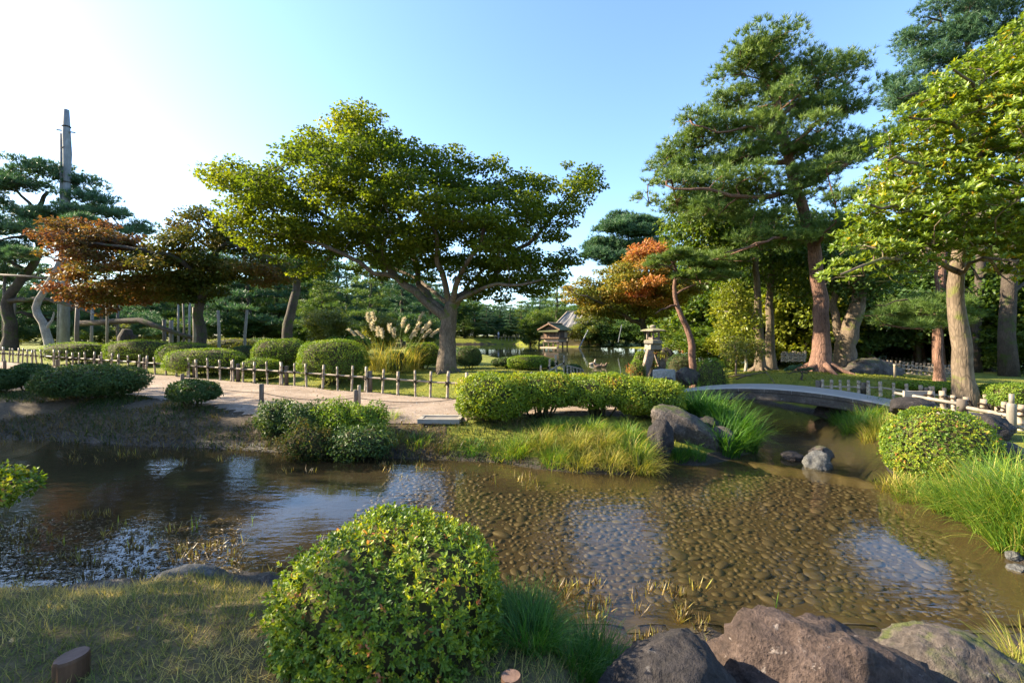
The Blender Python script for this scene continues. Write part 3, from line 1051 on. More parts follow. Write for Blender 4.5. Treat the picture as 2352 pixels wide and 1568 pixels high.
def shrub(label, c, rx, ry, h, n, L, W=None, mat='clipped', p=2.5, lump=.03, skirt=.08, name='clipped_shrub', cat='shrub',
          group=None, rose=0, loose=.05, rn=None, stems=6, hexa=False, core=True, lowcut=-.35):
    """c: ground point under the shrub. Foliage shell over woody twigs, stems at the foot."""
    c = np.asarray(c, float); W = W or L * .45
    seed = rng.uniform(0, 50)
    body = h * (1 - skirt); zc = h * skirt + body * .45; rt, rb = body * .55, body * .45
    t = thing(name, label, cat, c, group)
    # shell
    u = rvec(int(n * 1.25)); u = u[u[:, 2] > lowcut - .5][:n]
    pos, nrm = shrub_surface(u, rx, ry, rt, rb, p, seed, lump)
    dep = 1 + loose * (rng.uniform(size=len(u)) * 1.6 - 1.2)
    # thin patches and stray shoots
    thin = np.sin(pos[:, 0] / rx * 7 + seed) * np.sin(pos[:, 1] / ry * 6 + seed * 2) * np.sin(pos[:, 2] / rt * 6 + seed * 3)
    kp = (thin < (.7 if rose else .45)) | (rng.uniform(size=len(u)) < (.6 if rose else .35))
    sh = rng.uniform(size=len(u)) < .03
    dep = dep + np.where(sh, rng.uniform(.3, 1.0, len(u)) * min(.12, .07 / max(rx, .3) + .02), 0)
    u, pos, nrm, dep = u[kp], pos[kp], nrm[kp], dep[kp]
    pos = pos * dep[:, None] + np.array([0, 0, zc])
    if rose:
        A = nrm + rvec(len(u)) * .45 + np.array([0, 0, .25])
        r0 = np.clip(.40 + (rng.uniform(size=len(u)) - .5) * .7 + .3 * np.sin(pos[:, 0] * 9 + seed) * np.sin(pos[:, 1] * 8 + pos[:, 2] * 7), 0, 1) if rn is None else rn(pos)
        r0 = np.where(rng.uniform(size=len(u)) < .016, .97, np.minimum(r0, .86))
        V, F, R = rosettes(pos, A, rose, L, W, .85, .5, r0)
    else:
        D = nrm * .55 + rvec(len(u)) * .9 + np.array([0, 0, .15]); Nn = nrm + rvec(len(u)) * .6
        s = rng.uniform(.7, 1.25, len(u))
        V, F, k_ = leaf_geo(pos - unit(D) * (L * .5), D, Nn, L * s, W * s, hexa)
        big = .5 + .5 * np.sin(pos[:, 0] * 5 + seed) * np.sin(pos[:, 1] * 4 + seed) * np.sin(pos[:, 2] * 6)
        R = np.repeat(np.clip(big * .45 + rng.uniform(0, .6, len(u)), 0, 1), k_)
    add('foliage', np_mesh('foliage', V, F, R), M[mat], t)
    # woody inside
    b = MB()
    if core:
        nu, nv = 20, 12
        vv = []
        for j in range(nv + 1):
            th = math.pi * j / nv
            for i in range(nu):
                a = 2 * math.pi * i / nu
                vv.append((math.sin(th) * math.cos(a), math.sin(th) * math.sin(a), math.cos(th)))
        pv, _ = shrub_surface(np.array(vv) + 1e-6, rx, ry, rt, rb, p, seed, lump)
        pv = pv * (.90 - loose * .7 + rng.uniform(-.03, .03, len(pv)))[:, None] + np.array([0, 0, zc])
        ff = [(j * nu + i, (j + 1) * nu + i, (j + 1) * nu + (i + 1) % nu, j * nu + (i + 1) % nu) for j in range(nv) for i in range(nu)]
        b.raw(pv, ff)
    for i in range(stems):
        a = rng.uniform(0, 6.28); r_ = rng.uniform(.1, .5)
        top = np.array([rx * r_ * 1.3 * math.cos(a), ry * r_ * 1.3 * math.sin(a), zc])
        bot = np.array([rx * r_ * .5 * math.cos(a), ry * r_ * .5 * math.sin(a), -.08])
        mid = (top + bot) / 2 + rng.normal(size=3) * .04
        b.tube([bot, mid, top], [.022, .018, .012], 5, False)
    b.obj('twigs', M['twig'], t)['kind'] = 'stuff'
    return t


def shrub_px(label, x0, x1, ytop, Y, n=5000, L=.05, depth=.8, dz=0.0, **kw):
    X0, X1 = XX(x0, Y), XX(x1, Y)
    cx_ = (X0 + X1) / 2
    g = float(G(cx_, Y)) + dz
    return shrub(label, (cx_, Y, g), (X1 - X0) / 2, (X1 - X0) / 2 * depth, ZZ(ytop, Y) - g, n, L, **kw)


# grass tufts ---------------------------------------------------------------
def tuft_geo(n, spread, L, w, lean=(.1, .7), bend=(.5, 1.4), drift=0.0, zfun=None):
    a = rng.uniform(0, 6.28, n); r = spread * np.sqrt(rng.uniform(size=n))
    root = np.stack([r * np.cos(a), r * np.sin(a), np.zeros(n)], 1)
    if zfun is not None:
        root[:, 2] = zfun(root[:, 0], root[:, 1])
    az = a + rng.normal(size=n) * .7
    ln = L * rng.uniform(.55, 1.1, n)
    V, F, k_ = blades(root, az, ln, w * rng.uniform(.7, 1.2, n), rng.uniform(*lean, n), rng.uniform(*bend, n), 5)
    R = np.repeat(np.clip(rng.beta(1.3, 1.9, n) * 1.1, 0, 1), k_)
    return V, F, R


def tuft(label, pos, n, spread, L, w=.008, mat='grass', group=None, name='grass_tuft', cat='grass', **kw):
    V, F, R = tuft_geo(n, spread, L, w, zfun=lambda x, y: G(x + pos[0], y + pos[1]) - pos[2] - .01, **kw)
    o = add(name, np_mesh(name, V, F, R), M[mat], None, pos)
    return tag(o, label, cat, group)


# rocks ---------------------------------------------------------------------
def rock(label, c, d, mat='rock', seed=1, rz=0.0, cuts=7, rough=.16, group=None, name='rock', sub=4, ry=0.0):
    import bmesh
    bm = bmesh.new()
    bmesh.ops.create_icosphere(bm, subdivisions=sub, radius=1)
    r = np.random.default_rng(seed)
    pl = [(unit(r.normal(size=3) * np.array([1, 1, .8])), r.uniform(.62, .9)) for _ in range(cuts)]
    V = np.array([v.co for v in bm.verts])
    for n_, dd in pl:
        q = V @ n_
        V = V - np.clip(q - dd, 0, None)[:, None] * n_ * .88
    lo_, hi_ = V.min(0), V.max(0)
    V = (V - (lo_ + hi_) / 2) / ((hi_ - lo_) / 2)
    for i, v in enumerate(bm.verts):
        p = Vector(V[i]); off = Vector((seed * 3.1, seed * 1.7, 0))
        f = mnoise.fractal(p * 1.6 + off, .65, 2.1, 8) * rough + mnoise.noise(p * 7 + off) * rough * .32
        v.co = (p + p.normalized() * f)
        v.co.x *= d[0] / 2; v.co.y *= d[1] / 2; v.co.z *= d[2] / 2
    me = bpy.data.meshes.new(name); bm.to_mesh(me); bm.free()
    me.polygons.foreach_set('use_smooth', np.ones(len(me.polygons), bool))
    o = add(name, me, M[mat], None, c, (0, ry, rz))
    return tag(o, label, 'rock', group)


def rock_px(label, x0, x1, y0, y1, Y, depth=1.0, mat='rock', seed=1, sink=.25, **kw):
    X0, X1 = XX(x0, Y), XX(x1, Y); zt, zb = ZZ(y0, Y), ZZ(y1, Y)
    h = (zt - zb) * (1 + sink)
    return rock(label, ((X0 + X1) / 2, Y, zt - h / 2 + .0), ((X1 - X0) * 1.06, (X1 - X0) * depth, h * 1.06), mat, seed, **kw)
# ------------------------------------------------------------------ the large central maple
def P3(lst, Y):
    return [at(x, y, Y + (d[0] if d else 0)) for x, y, *d in lst]


def make_central_maple():
    Y = 15.0
    poly = [(487, 430), (500, 400), (530, 362), (570, 385), (600, 395), (640, 390), (690, 365), (685, 318), (715, 300), (740, 325), (780, 300),
            (808, 250), (850, 258), (890, 270), (898, 310), (935, 328), (970, 345), (1010, 350), (1045, 332), (1062, 365), (1085, 385),
            (1120, 368), (1170, 395), (1215, 405), (1250, 425), (1288, 412), (1308, 372), (1340, 388), (1385, 402), (1378, 450),
            (1350, 490), (1310, 520), (1290, 550), (1330, 590), (1320, 620), (1290, 650), (1240, 690), (1180, 690), (1130, 702), (1090, 690), (1060, 660),
            (1010, 640), (960, 650), (900, 648), (860, 640), (820, 628), (780, 612), (740, 625), (700, 658), (662, 645), (690, 605),
            (640, 600), (590, 585), (545, 562), (525, 520), (505, 480)]
    poly = [(x, y - 13 if y < 430 else y) for x, y in poly]
    base = np.array([XX(1026, Y), Y, float(G(XX(1026, Y), Y)) - .05])
    sk = Skel()
    sk.limb([base] + P3([(1027, 815), (1028, 770), (1032, 725), (1036, 700)], Y), .31, .24, .3, .015)
    for i in range(4):
        sk.R[i] *= 1.0 + .22 * (1 - i / 4) ** 2
    roots(sk, base + np.array([0, 0, .05]), .26, 7, .55)
    sk.limb(P3([(1024, 752), (995, 706), (955, 672), (915, 640, .1), (880, 600, .2), (845, 560, .3), (795, 520, .3), (720, 482, .2), (640, 455, .1), (560, 440, 0)], Y), 0.160, .035)
    sk.limb(P3([(1025, 725), (990, 690, .3), (962, 650, .7), (950, 600, 1.2), (932, 540, 1.4), (910, 480, 1.5), (885, 400, 1.2), (860, 320, .8)], Y), 0.136, .03)
    sk.limb(P3([(1036, 702), (1022, 660, -.3), (1006, 600, -.8), (1000, 520, -1.2), (1004, 430, -1.0), (1000, 375, -.8)], Y), 0.120, .03)
    sk.limb(P3([(1042, 706), (1080, 670, .3), (1130, 642, .6), (1180, 590, .8), (1232, 540, .8), (1290, 470, .5), (1340, 420, .4)], Y), 0.144, .03)
    sk.limb(P3([(1044, 700), (1100, 664, -.8), (1170, 655, -1.6), (1250, 640, -2.0)], Y), 0.088, .025)
    sk.limb(P3([(1038, 700), (1060, 630, -.8), (1098, 560, -1.4), (1130, 480, -1.4), (1150, 410, -1)], Y), 0.112, .03)
    sk.limb(P3([(915, 640, .1), (860, 622, -.5), (790, 580, -.9), (700, 550, -1.0), (600, 535, -.8)], Y), 0.088, .025)
    sk.limb(P3([(950, 600, 1.2), (890, 540, 2.2), (800, 440, 2.6), (740, 380, 2.2)], Y), 0.080, .025)
    sk.limb(P3([(1036, 702), (1020, 690, 1.2), (960, 640, 2.6), (860, 600, 3.4), (740, 560, 3.4)], Y), 0.096, .025)
    sk.limb(P3([(1042, 700), (1090, 640, 1.8), (1160, 570, 2.8), (1220, 500, 3.0)], Y), 0.096, .025)
    C, d = crown_points(poly, Y, 4.0, 320, .62, 11)
    # hollow out the crown's lower middle so limbs and sky show through
    hol = ((C[:, 0] - XX(1000, Y)) / 2.2) ** 2 + ((C[:, 2] - ZZ(610, Y)) / 1.1) ** 2 < 1
    keep = ~(hol & (rng.uniform(size=len(C)) < .12))
    C, d = C[keep], d[keep]
    sk.grow(C - np.array([0, 0, .12]), .010)

    def hue(c):
        yel = np.exp(-((c[:, 0] - XX(815, Y)) ** 2 / 1.2 + (c[:, 2] - ZZ(300, Y)) ** 2 / .6)) * .34
        yel += .24 * smooth((XX(760, Y) - c[:, 0]) / 3.2)
        return np.minimum(.22 + yel, .84) + .16 * (vnoise(c[:, 0] * .9, c[:, 2] * .9, 4) - .3)
    g = spray(C, .64, .36, 360, .098, .084, droop=.30, clampd=d, rndf=hue, jitter=.2)
    t = put_tree('maple_tree', 'broad green maple with wide spreading crown standing behind the bamboo fence', 'tree', base, sk, g, 'bark', 'maple')
    return t


make_central_maple()


def turning_maple(label, Y, base_xy, trunk, limbs, poly, n, rad, per, mat, hue, thick, seed, bark='bark_dark', L=.14, r0=.24, spacing=.6):
    X = XX(base_xy[0], Y); base = np.array([X, Y, float(G(X, Y)) - .05])
    sk = Skel()
    sk.limb([base] + P3(trunk, Y), r0, r0 * .68, .3, .02)
    sk.R[0] *= 1.3; sk.R[1] *= 1.12
    for lb, r in limbs:
        sk.limb(P3(lb, Y), r, r * .2)
    C, d = crown_points(poly, Y, thick, n, spacing, seed)
    sk.grow(C - np.array([0, 0, .1]), .012)
    g = spray(C, rad, .34, per, L, L * .8, droop=.25, clampd=d, rndf=hue, jitter=.16)
    return put_tree('maple_tree', label, 'tree', base, sk, g, bark, mat)


Yl = 20.5
turning_maple('maple turning rust red on its left side, behind the left end of the fence', Yl, (468, 800),
              [(462, 770), (458, 720), (468, 670), (488, 625), (488, 590)],
              [([(470, 665), (440, 620, -.5), (400, 590, -1), (330, 575, -1.4), (250, 560, -1.5), (160, 560, -1.2)], .13),
               ([(486, 620), (450, 570, .5), (430, 520, .8)], .10), ([(488, 592), (520, 560, -.6), (580, 575, -1), (640, 600, -1)], .11),
               ([(466, 680), (400, 655, 1), (320, 650, 1.5), (220, 660, 1.2), (170, 660, 1)], .10), ([(488, 600), (500, 540, .8), (490, 500, 1)], .09)],
              [(88, 580), (110, 545), (150, 498), (220, 490), (300, 528), (345, 562), (390, 548), (420, 490), (455, 470), (500, 480), (540, 520),
               (565, 560), (640, 580), (665, 640), (625, 672), (565, 655), (520, 640), (510, 680), (470, 700), (420, 705), (360, 690), (300, 706), (240, 722), (185, 705),
               (148, 685), (140, 640), (180, 612), (120, 605)], 150, .74, 380, 'maple_red',
              lambda c: .22 + .45 * smooth((XX(440, Yl) - c[:, 0]) / 3.5) + .22 * smooth((XX(520, Yl) - c[:, 0]) / -2.0) * (vnoise(c[:, 0], c[:, 2], 6) > .45)
              + .35 * (vnoise(c[:, 0] * .8, c[:, 2] * .8, 8) - .5), 2.6, 21, L=.125)

Yr = 24.0
turning_maple('orange and red maple leaning over the pond behind the stone lantern', Yr, (1497, 806),
              [(1490, 780), (1480, 755), (1474, 735)],
              [([(1476, 745), (1440, 730, -.5), (1400, 705, -1), (1350, 680, -1.3), (1315, 670, -1)], .13), ([(1476, 738), (1500, 705, .3), (1550, 680, .6), (1600, 660, .6)], .12),
               ([(1474, 735), (1470, 690, -.5), (1480, 630, -.8), (1510, 585, -.6)], .11), ([(1474, 735), (1440, 690, .8), (1420, 640, 1.2), (1440, 600, 1)], .10)],
              [(1298, 692), (1300, 652), (1330, 640), (1390, 612), (1430, 590), (1455, 562), (1490, 548), (1540, 560), (1556, 590), (1545, 622), (1592, 640),
               (1625, 655), (1590, 682), (1562, 702), (1530, 722), (1500, 745), (1460, 735), (1430, 738), (1390, 742), (1350, 735), (1325, 715)], 120, .70, 300, 'maple_orange',
              lambda c: .30 + .32 * smooth((c[:, 2] - ZZ(640, Yr)) / 1.8) + .5 * np.exp(-((c[:, 0] - XX(1460, Yr)) ** 2 / 1.6 + (c[:, 2] - ZZ(675, Yr)) ** 2 / .25))
              - .25 * smooth((ZZ(690, Yr) - c[:, 2]) / .8) + .3 * (vnoise(c[:, 0], c[:, 2], 9) - .5), 2.6, 31, L=.13)


# ------------------------------------------------------------------ pines
def pads_tree(label, Y, base_xy, trunk, limbs, pads, mat, bark, r0, L=.16, tufts=26, per=13, W=.011, jit=1.0, group=None, rootn=0, yoff=None, name='pine_tree', rtop=.3, seed=3):
    r = np.random.default_rng(seed)
    X = XX(base_xy[0], Y); base = np.array([X, Y, float(G(X, Y)) - .05])
    sk = Skel()
    sk.limb([base] + P3(trunk, Y), r0, r0 * rtop, .4, .02)
    for i in range(3):
        sk.R[i] *= 1 + .4 * (1 - i / 3) ** 2
    if rootn:
        roots(sk, base + np.array([0, 0, .05]), r0, rootn, 1.0)
    for lb, rr in limbs:
        sk.limb(P3(lb, Y), rr, rr * .25)
    C = []; R = []; Fl = []; heads = []
    for i, (x, y, rx, rz, *dd) in enumerate(pads):
        dy = dd[0] if dd else r.uniform(-1, 1) * jit
        wx = rx / FP * Y; wz = rz / FP * Y
        c = at(x, y, Y); c[1] += dy
        heads.append(c)
        m = max(4, int(9 * wx / .8))
        for _ in range(m):
            u = r.uniform(-1, 1, 3)
            cc = c + u * np.array([wx * .75, wx * .75, wz * .55])
            C.append(cc); R.append(min(wx * .62, wz * 1.4) * r.uniform(.75, 1.2)); Fl.append(.66)
    C = np.array(C); R = np.array(R)
    sk.grow(np.array(heads) - np.array([0, 0, .1]), .02, .1)
    sk.grow(C - np.array([0, 0, .06]), .009, .2)
    g = needles(C, R, np.array(Fl), tufts, per, L, W)
    return put_tree(name, label, 'tree', base, sk, g, bark, mat, group)


red_pads0 = [(1730, 112, 78, 34), (1690, 160, 72, 34), (1775, 165, 70, 30), (1905, 135, 72, 34), (1860, 185, 66, 28), (1945, 165, 40, 42), (1668, 215, 54, 26),
            (1760, 215, 84, 26), (1850, 222, 60, 22), (1580, 275, 42, 26), (1645, 300, 70, 34), (1722, 295, 80, 38), (1800, 292, 60, 26), (1892, 252, 66, 32),
            (1945, 240, 45, 38), (1900, 312, 50, 22), (1558, 332, 44, 24), (1620, 362, 92, 34), (1700, 350, 72, 34), (1790, 352, 60, 28), (1905, 360, 78, 32),
            (1970, 332, 58, 28), (2020, 332, 38, 20), (1850, 402, 70, 28), (1528, 420, 44, 24), (1590, 412, 70, 26), (1660, 430, 84, 34), (1742, 442, 80, 30),
            (1560, 456, 62, 20), (1642, 490, 82, 28), (1732, 502, 72, 24), (1812, 470, 50, 24), (1880, 530, 82, 34), (1802, 552, 84, 26), (1722, 562, 72, 24),
            (1660, 582, 50, 16), (1935, 502, 50, 28), (1942, 452, 45, 24), (1520, 372, 34, 18), (1600, 320, 50, 22)]
red_pads0 += [(1800, 335, 50, 22, -1.5), (1778, 250, 50, 22, -1.4), (1832, 425, 50, 20, -1.5), (1850, 490, 46, 20, -1.5), (1755, 180, 40, 20, -1.2)]
red_pads0 = [(q[0], q[1] + 24 * max(0, (330 - q[1]) / 230), *q[2:]) for q in red_pads0]
red_pads = [p for j_, q in enumerate(red_pads0) for p in ((q,) if j_ % 2 else (q, (q[0] + rng.uniform(-22, 22), q[1] + 16, q[2] * .85, q[3] * .85, rng.uniform(-1.4, 1.4))))]
pads_tree('tall red pine with layered green pads on the moss lawn right of the bridge', 16.0, (1885, 850),
          [(1886, 800), (1884, 720), (1876, 620), (1864, 540), (1838, 460), (1818, 400), (1806, 340), (1792, 270), (1775, 215), (1752, 165)],
          [([(1822, 450), (1860, 425, -.3), (1910, 390, -.8), (1970, 355, -1), (2030, 330, -1)], .14),
           ([(1810, 350), (1850, 310, -.3), (1900, 265, -.6), (1945, 235, -.6)], .11),
           ([(1795, 280), (1840, 225, .2), (1880, 180, .4), (1910, 140, .4)], .09),
           ([(1830, 445), (1770, 452, -.6), (1680, 450, -1.2), (1580, 430, -1.4), (1530, 425, -1.2)], .11),
           ([(1812, 380), (1740, 370, .5), (1660, 370, .9), (1570, 340, 1)], .10),
           ([(1800, 300), (1740, 290, -.6), (1650, 300, -1), (1590, 285, -1)], .08), ([(1862, 530), (1800, 545, -1), (1720, 565, -1.6), (1665, 580, -1.6)], .08),
           ([(1868, 560), (1895, 535, -1), (1920, 510, -1.4)], .07)],
          red_pads, 'needle', 'bark_red', .31, L=.20, tufts=50, per=14, W=.02, jit=.6, rootn=7)

# upper right pine, far behind the glossy evergreen
pads_tree('grey-green pine towering at the top right corner behind the glossy evergreen', 24.0, (2262, 850),
          [(2262, 760), (2255, 600), (2245, 420), (2235, 260), (2225, 120), (2220, 20)],
          [([(2240, 260), (2150, 215, -1), (2060, 225, -1.5)], .14), ([(2232, 180), (2160, 130, .6), (2100, 110, 1)], .12), ([(2228, 100), (2170, 50, -.5), (2120, 40, -1)], .10)],
          [(2040, 225, 40, 28), (2070, 185, 45, 30), (2050, 250, 38, 20), (2110, 215, 50, 34), (2110, 150, 46, 30), (2100, 95, 38, 26), (2150, 110, 50, 36), (2160, 60, 46, 34),
           (2140, 30, 36, 26), (2200, 30, 50, 36), (2210, 90, 56, 40), (2170, 165, 55, 36), (2240, 150, 60, 40), (2260, 60, 60, 40), (2290, 0, 60, 40), (2220, -20, 50, 34),
           (2170, 215, 55, 34), (2240, 230, 60, 40), (2120, 275, 45, 24), (2180, 285, 50, 28), (2330, 90, 60, 40), (2320, 190, 60, 40)],
          'needle_blue', 'bark_dark', .36, L=.26, tufts=46, per=13, W=.028, jit=1.0)

# left: the great spreading pine around the mast
pads_tree('great spreading black pine around the tall mast at the left edge', 30.0, (20, 800),
          [(25, 740), (15, 700), (40, 650), (80, 600), (95, 545), (85, 490), (110, 440)],
          [([(30, 690), (120, 690, -1), (200, 715, -2), (260, 745, -2.4), (300, 760, -2.5)], .18), ([(60, 620), (-40, 560, 1), (-80, 520, 1)], .18), ([(92, 540), (170, 500, .6), (240, 505, 1), (300, 540, 1)], .16),
           ([(86, 490), (40, 440, -1), (10, 430, -1)], .14), ([(95, 545), (30, 545, -1.5), (-20, 560, -2)], .16), ([(40, 655), (110, 620, 1.6), (180, 600, 2)], .14)],
          [(60, 415, 60, 20), (130, 405, 60, 20), (20, 440, 50, 20), (185, 425, 50, 20), (90, 440, 60, 18), (225, 465, 50, 18), (160, 465, 60, 18), (265, 495, 48, 18), (200, 505, 60, 18),
           (300, 520, 45, 16), (310, 545, 35, 12), (120, 500, 60, 18), (40, 490, 55, 22), (-10, 470, 50, 22), (70, 535, 60, 20), (0, 530, 55, 24), (-50, 520, 50, 26), (40, 580, 60, 20),
           (-20, 590, 60, 24), (120, 560, 50, 16), (170, 545, 55, 16), (20, 625, 50, 16), (-50, 640, 50, 20), (90, 600, 40, 14)],
          'needle_blue', 'bark_dark', .38, L=.32, tufts=44, per=11, W=.036, jit=1.8, seed=8)
pads_tree('low dark layered pine spreading under the great pine at far left', 33.0, (150, 800),
          [(140, 770), (120, 740), (150, 715)], [([(120, 745), (60, 720, -1), (0, 715, -1)], .2), ([(150, 715), (230, 700, -1), (300, 720, -1)], .18)],
          [(0, 700, 60, 18), (60, 690, 60, 18), (120, 685, 55, 18), (40, 740, 60, 18), (-20, 760, 60, 20), (200, 690, 55, 16), (250, 715, 50, 16), (170, 735, 55, 16), (310, 730, 50, 18), (120, 765, 60, 16), (30, 775, 50, 14),
           (230, 755, 55, 14), (300, 765, 50, 12), (360, 745, 50, 16)],
          'needle_blue', 'bark_dark', .38, L=.32, tufts=42, per=11, W=.038, jit=1.8, seed=9)
pads_tree('slanting pale-trunked pine beside the mast, its trunk bent like an elbow', 25.0, (118, 815),
          [(112, 780), (98, 740), (82, 705), (100, 670), (122, 635), (138, 600), (152, 560), (165, 520)],
          [([(105, 760), (118, 735), (124, 715)], .10), ([(150, 565), (200, 545, -.4), (250, 550, -.6)], .08), ([(138, 600), (90, 580, .5), (50, 590, .7)], .07)],
          [(165, 505, 40, 14), (215, 535, 40, 12), (250, 550, 34, 10), (60, 585, 40, 12), (120, 540, 36, 12)],
          'needle_blue', 'bark_pale', .22, L=.28, tufts=50, per=11, W=.028, jit=.6, seed=10, rtop=.5)

# leaning pine beside the lantern
pads_tree('slender red-barked pine leaning left just right of the stone lantern', 17.5, (1598, 822),
          [(1585, 775), (1568, 735), (1556, 700), (1548, 660), (1553, 625), (1545, 600)],
          [([(1557, 705), (1530, 705, -.3), (1505, 720, -.5)], .05), ([(1550, 680), (1590, 655, .3), (1630, 650, .5)], .05), ([(1552, 625), (1520, 610, -.3), (1500, 605, -.5)], .05)],
          [(1545, 595, 40, 14), (1590, 610, 45, 14), (1510, 605, 36, 12), (1620, 640, 46, 14), (1575, 640, 40, 12), (1640, 615, 36, 12), (1600, 590, 30, 10)],
          'needle', 'bark_red', .17, L=.18, tufts=60, per=13, W=.018, jit=.7, seed=11)

# soft pine bough tree on the right
pads_tree('small soft-needled pine behind the right bamboo fence with drooping boughs', 14.5, (2158, 850),
          [(2157, 780), (2154, 720), (2150, 660), (2152, 610)],
          [([(2153, 720), (2100, 715, -.6), (2040, 725, -1), (1985, 725, -1)], .05), ([(2151, 680), (2090, 685, -.8), (2010, 700, -1.3)], .045), ([(2152, 690), (2200, 700, -.4), (2230, 720, -.6)], .04)],
          [(1985, 722, 38, 20, -1), (2035, 715, 44, 20, -1.1), (2090, 700, 46, 20, -.9), (2060, 745, 46, 16, -1.2), (2130, 695, 44, 20, -.5), (2120, 735, 44, 16, -.9), (2010, 748, 36, 14, -1.3), (2175, 720, 36, 18, -.4), (1960, 740, 24, 12, -1.2)],
          'needle', 'bark_red', .13, L=.20, tufts=52, per=13, W=.012, jit=.5, seed=12)

# dark conifer group behind the orange maple
pads_tree('dark conifer rising behind the orange maple against the sky', 88.0, (1440, 790),
          [(1440, 700), (1442, 600), (1445, 520), (1447, 495)], [],
          [(1425, 495, 26, 12), (1445, 510, 40, 14), (1405, 530, 40, 14), (1450, 540, 46, 14), (1395, 560, 44, 16), (1440, 570, 50, 16), (1375, 585, 36, 14), (1415, 600, 50, 14)],
          'needle_blue', 'bark_dark', .4, L=.8, tufts=36, per=9, W=.11, jit=2.4, seed=13)
pads_tree('dark pointed conifer between the orange maple and the red pine', 88.0, (1496, 790),
          [(1496, 700), (1496, 600), (1494, 530), (1492, 492)], [],
          [(1493, 498, 12, 8), (1490, 515, 24, 10), (1505, 530, 26, 10), (1480, 540, 28, 10), (1510, 555, 36, 10), (1490, 570, 40, 12), (1530, 575, 30, 10), (1470, 590, 40, 12), (1520, 600, 40, 12)],
          'needle_blue', 'bark_dark', .35, L=.75, tufts=36, per=9, W=.11, jit=2.0, seed=14)


# ------------------------------------------------------------------ glossy evergreen at the right
def make_evergreen():
    Y = 9.6
    poly = [(1878, 648), (1900, 600), (1930, 540), (1960, 512), (1950, 480), (1990, 440), (1985, 392), (2040, 352), (2012, 292), (2080, 242), (2130, 182),
            (2200, 132), (2290, 90), (2350, 25), (2440, -10), (2560, 60), (2580, 500), (2480, 660), (2352, 645), (2300, 640), (2250, 600), (2200, 612), (2150, 612), (2105, 642),
            (2080, 662), (2030, 642), (1980, 640), (1930, 656)]
    Yb = 11.0
    base = np.array([XX(2216, Yb), Yb, float(G(XX(2216, Yb), Yb)) - .05])
    sk = Skel()
    sk.limb([base, at(2212, 840, Yb), at(2204, 760, Yb), at(2196, 690, Yb), at(2196, 620, Yb), at(2210, 540, Yb), at(2240, 420, Yb - .5), at(2280, 300, Yb - .9), at(2320, 180, Yb - 1.2)], .24, .08, .35, .015)
    sk.R[0] *= 1.4; sk.R[1] *= 1.18
    for lb, r in [([(2196, 620, 1.4), (2120, 590, .4), (2020, 600, -.5), (1930, 630, -.8)], .07), ([(2210, 545, 1.4), (2110, 490, 0), (2000, 470, -.8)], .07),
                  ([(2240, 425, .9), (2140, 380, -.4), (2040, 370, -1.2)], .07), ([(2250, 400, .8), (2180, 290, -.4), (2090, 270, -1)], .06), ([(2280, 300, .5), (2230, 200, -.6), (2190, 160, -1)], .06),
                  ([(2212, 540, 1.4), (2300, 500, 0), (2380, 500, -1)], .07), ([(2240, 430, .9), (2340, 380, -.6), (2420, 360, -1)], .07), ([(2196, 625, 1.4), (2260, 590, -.2), (2340, 600, -1)], .06),
                  ([(2280, 300, .5), (2360, 240, -.4), (2440, 220, -1)], .06)]:
        sk.limb(P3(lb, Y), r, .02)
    C, d = crown_points(poly, Y, 2.3, 640, .30, 41)
    sk.grow(C - np.array([0, 0, .08]), .009)
    R = np.minimum(.40, d + .12)
    cnt = np.maximum(5, 27 * (R / .40) ** 1.6).astype(int)
    ci = np.repeat(np.arange(len(C)), cnt); m = len(ci)
    u = rvec(m); u[:, 2] = np.abs(u[:, 2]) * .8 - .25
    u *= (rng.uniform(size=m) ** .4)[:, None]
    B = C[ci] + u * np.stack([R[ci], R[ci], R[ci] * .55], 1)
    A = np.array([-.25, -.1, .8]) + u * .8 + rvec(m) * .35
    tw = vnoise(C[:, 0] * 1.3, C[:, 2] * 1.3, 12)
    rn = np.clip(.18 + .5 * tw[ci] + rng.uniform(-.22, .3, m), 0, .9)
    rn = np.where(rng.uniform(size=m) < .022, .95, rn)
    g = rosettes(B, A, 7, .108, .042, .95, .4, rn, hexa=False)
    put_tree('evergreen_tree', 'glossy yellow-green evergreen filling the right edge, leaves in rosettes', 'tree', base, sk, g, 'bark_moss', 'evergreen')


make_evergreen()
# ------------------------------------------------------------------ background trees
ORD = ['first', 'second', 'third', 'fourth', 'fifth', 'sixth', 'seventh', 'eighth', 'ninth', 'tenth', 'eleventh', 'twelfth', 'thirteenth',
       'fourteenth', 'fifteenth', 'sixteenth', 'seventeenth', 'eighteenth', 'nineteenth', 'twentieth']


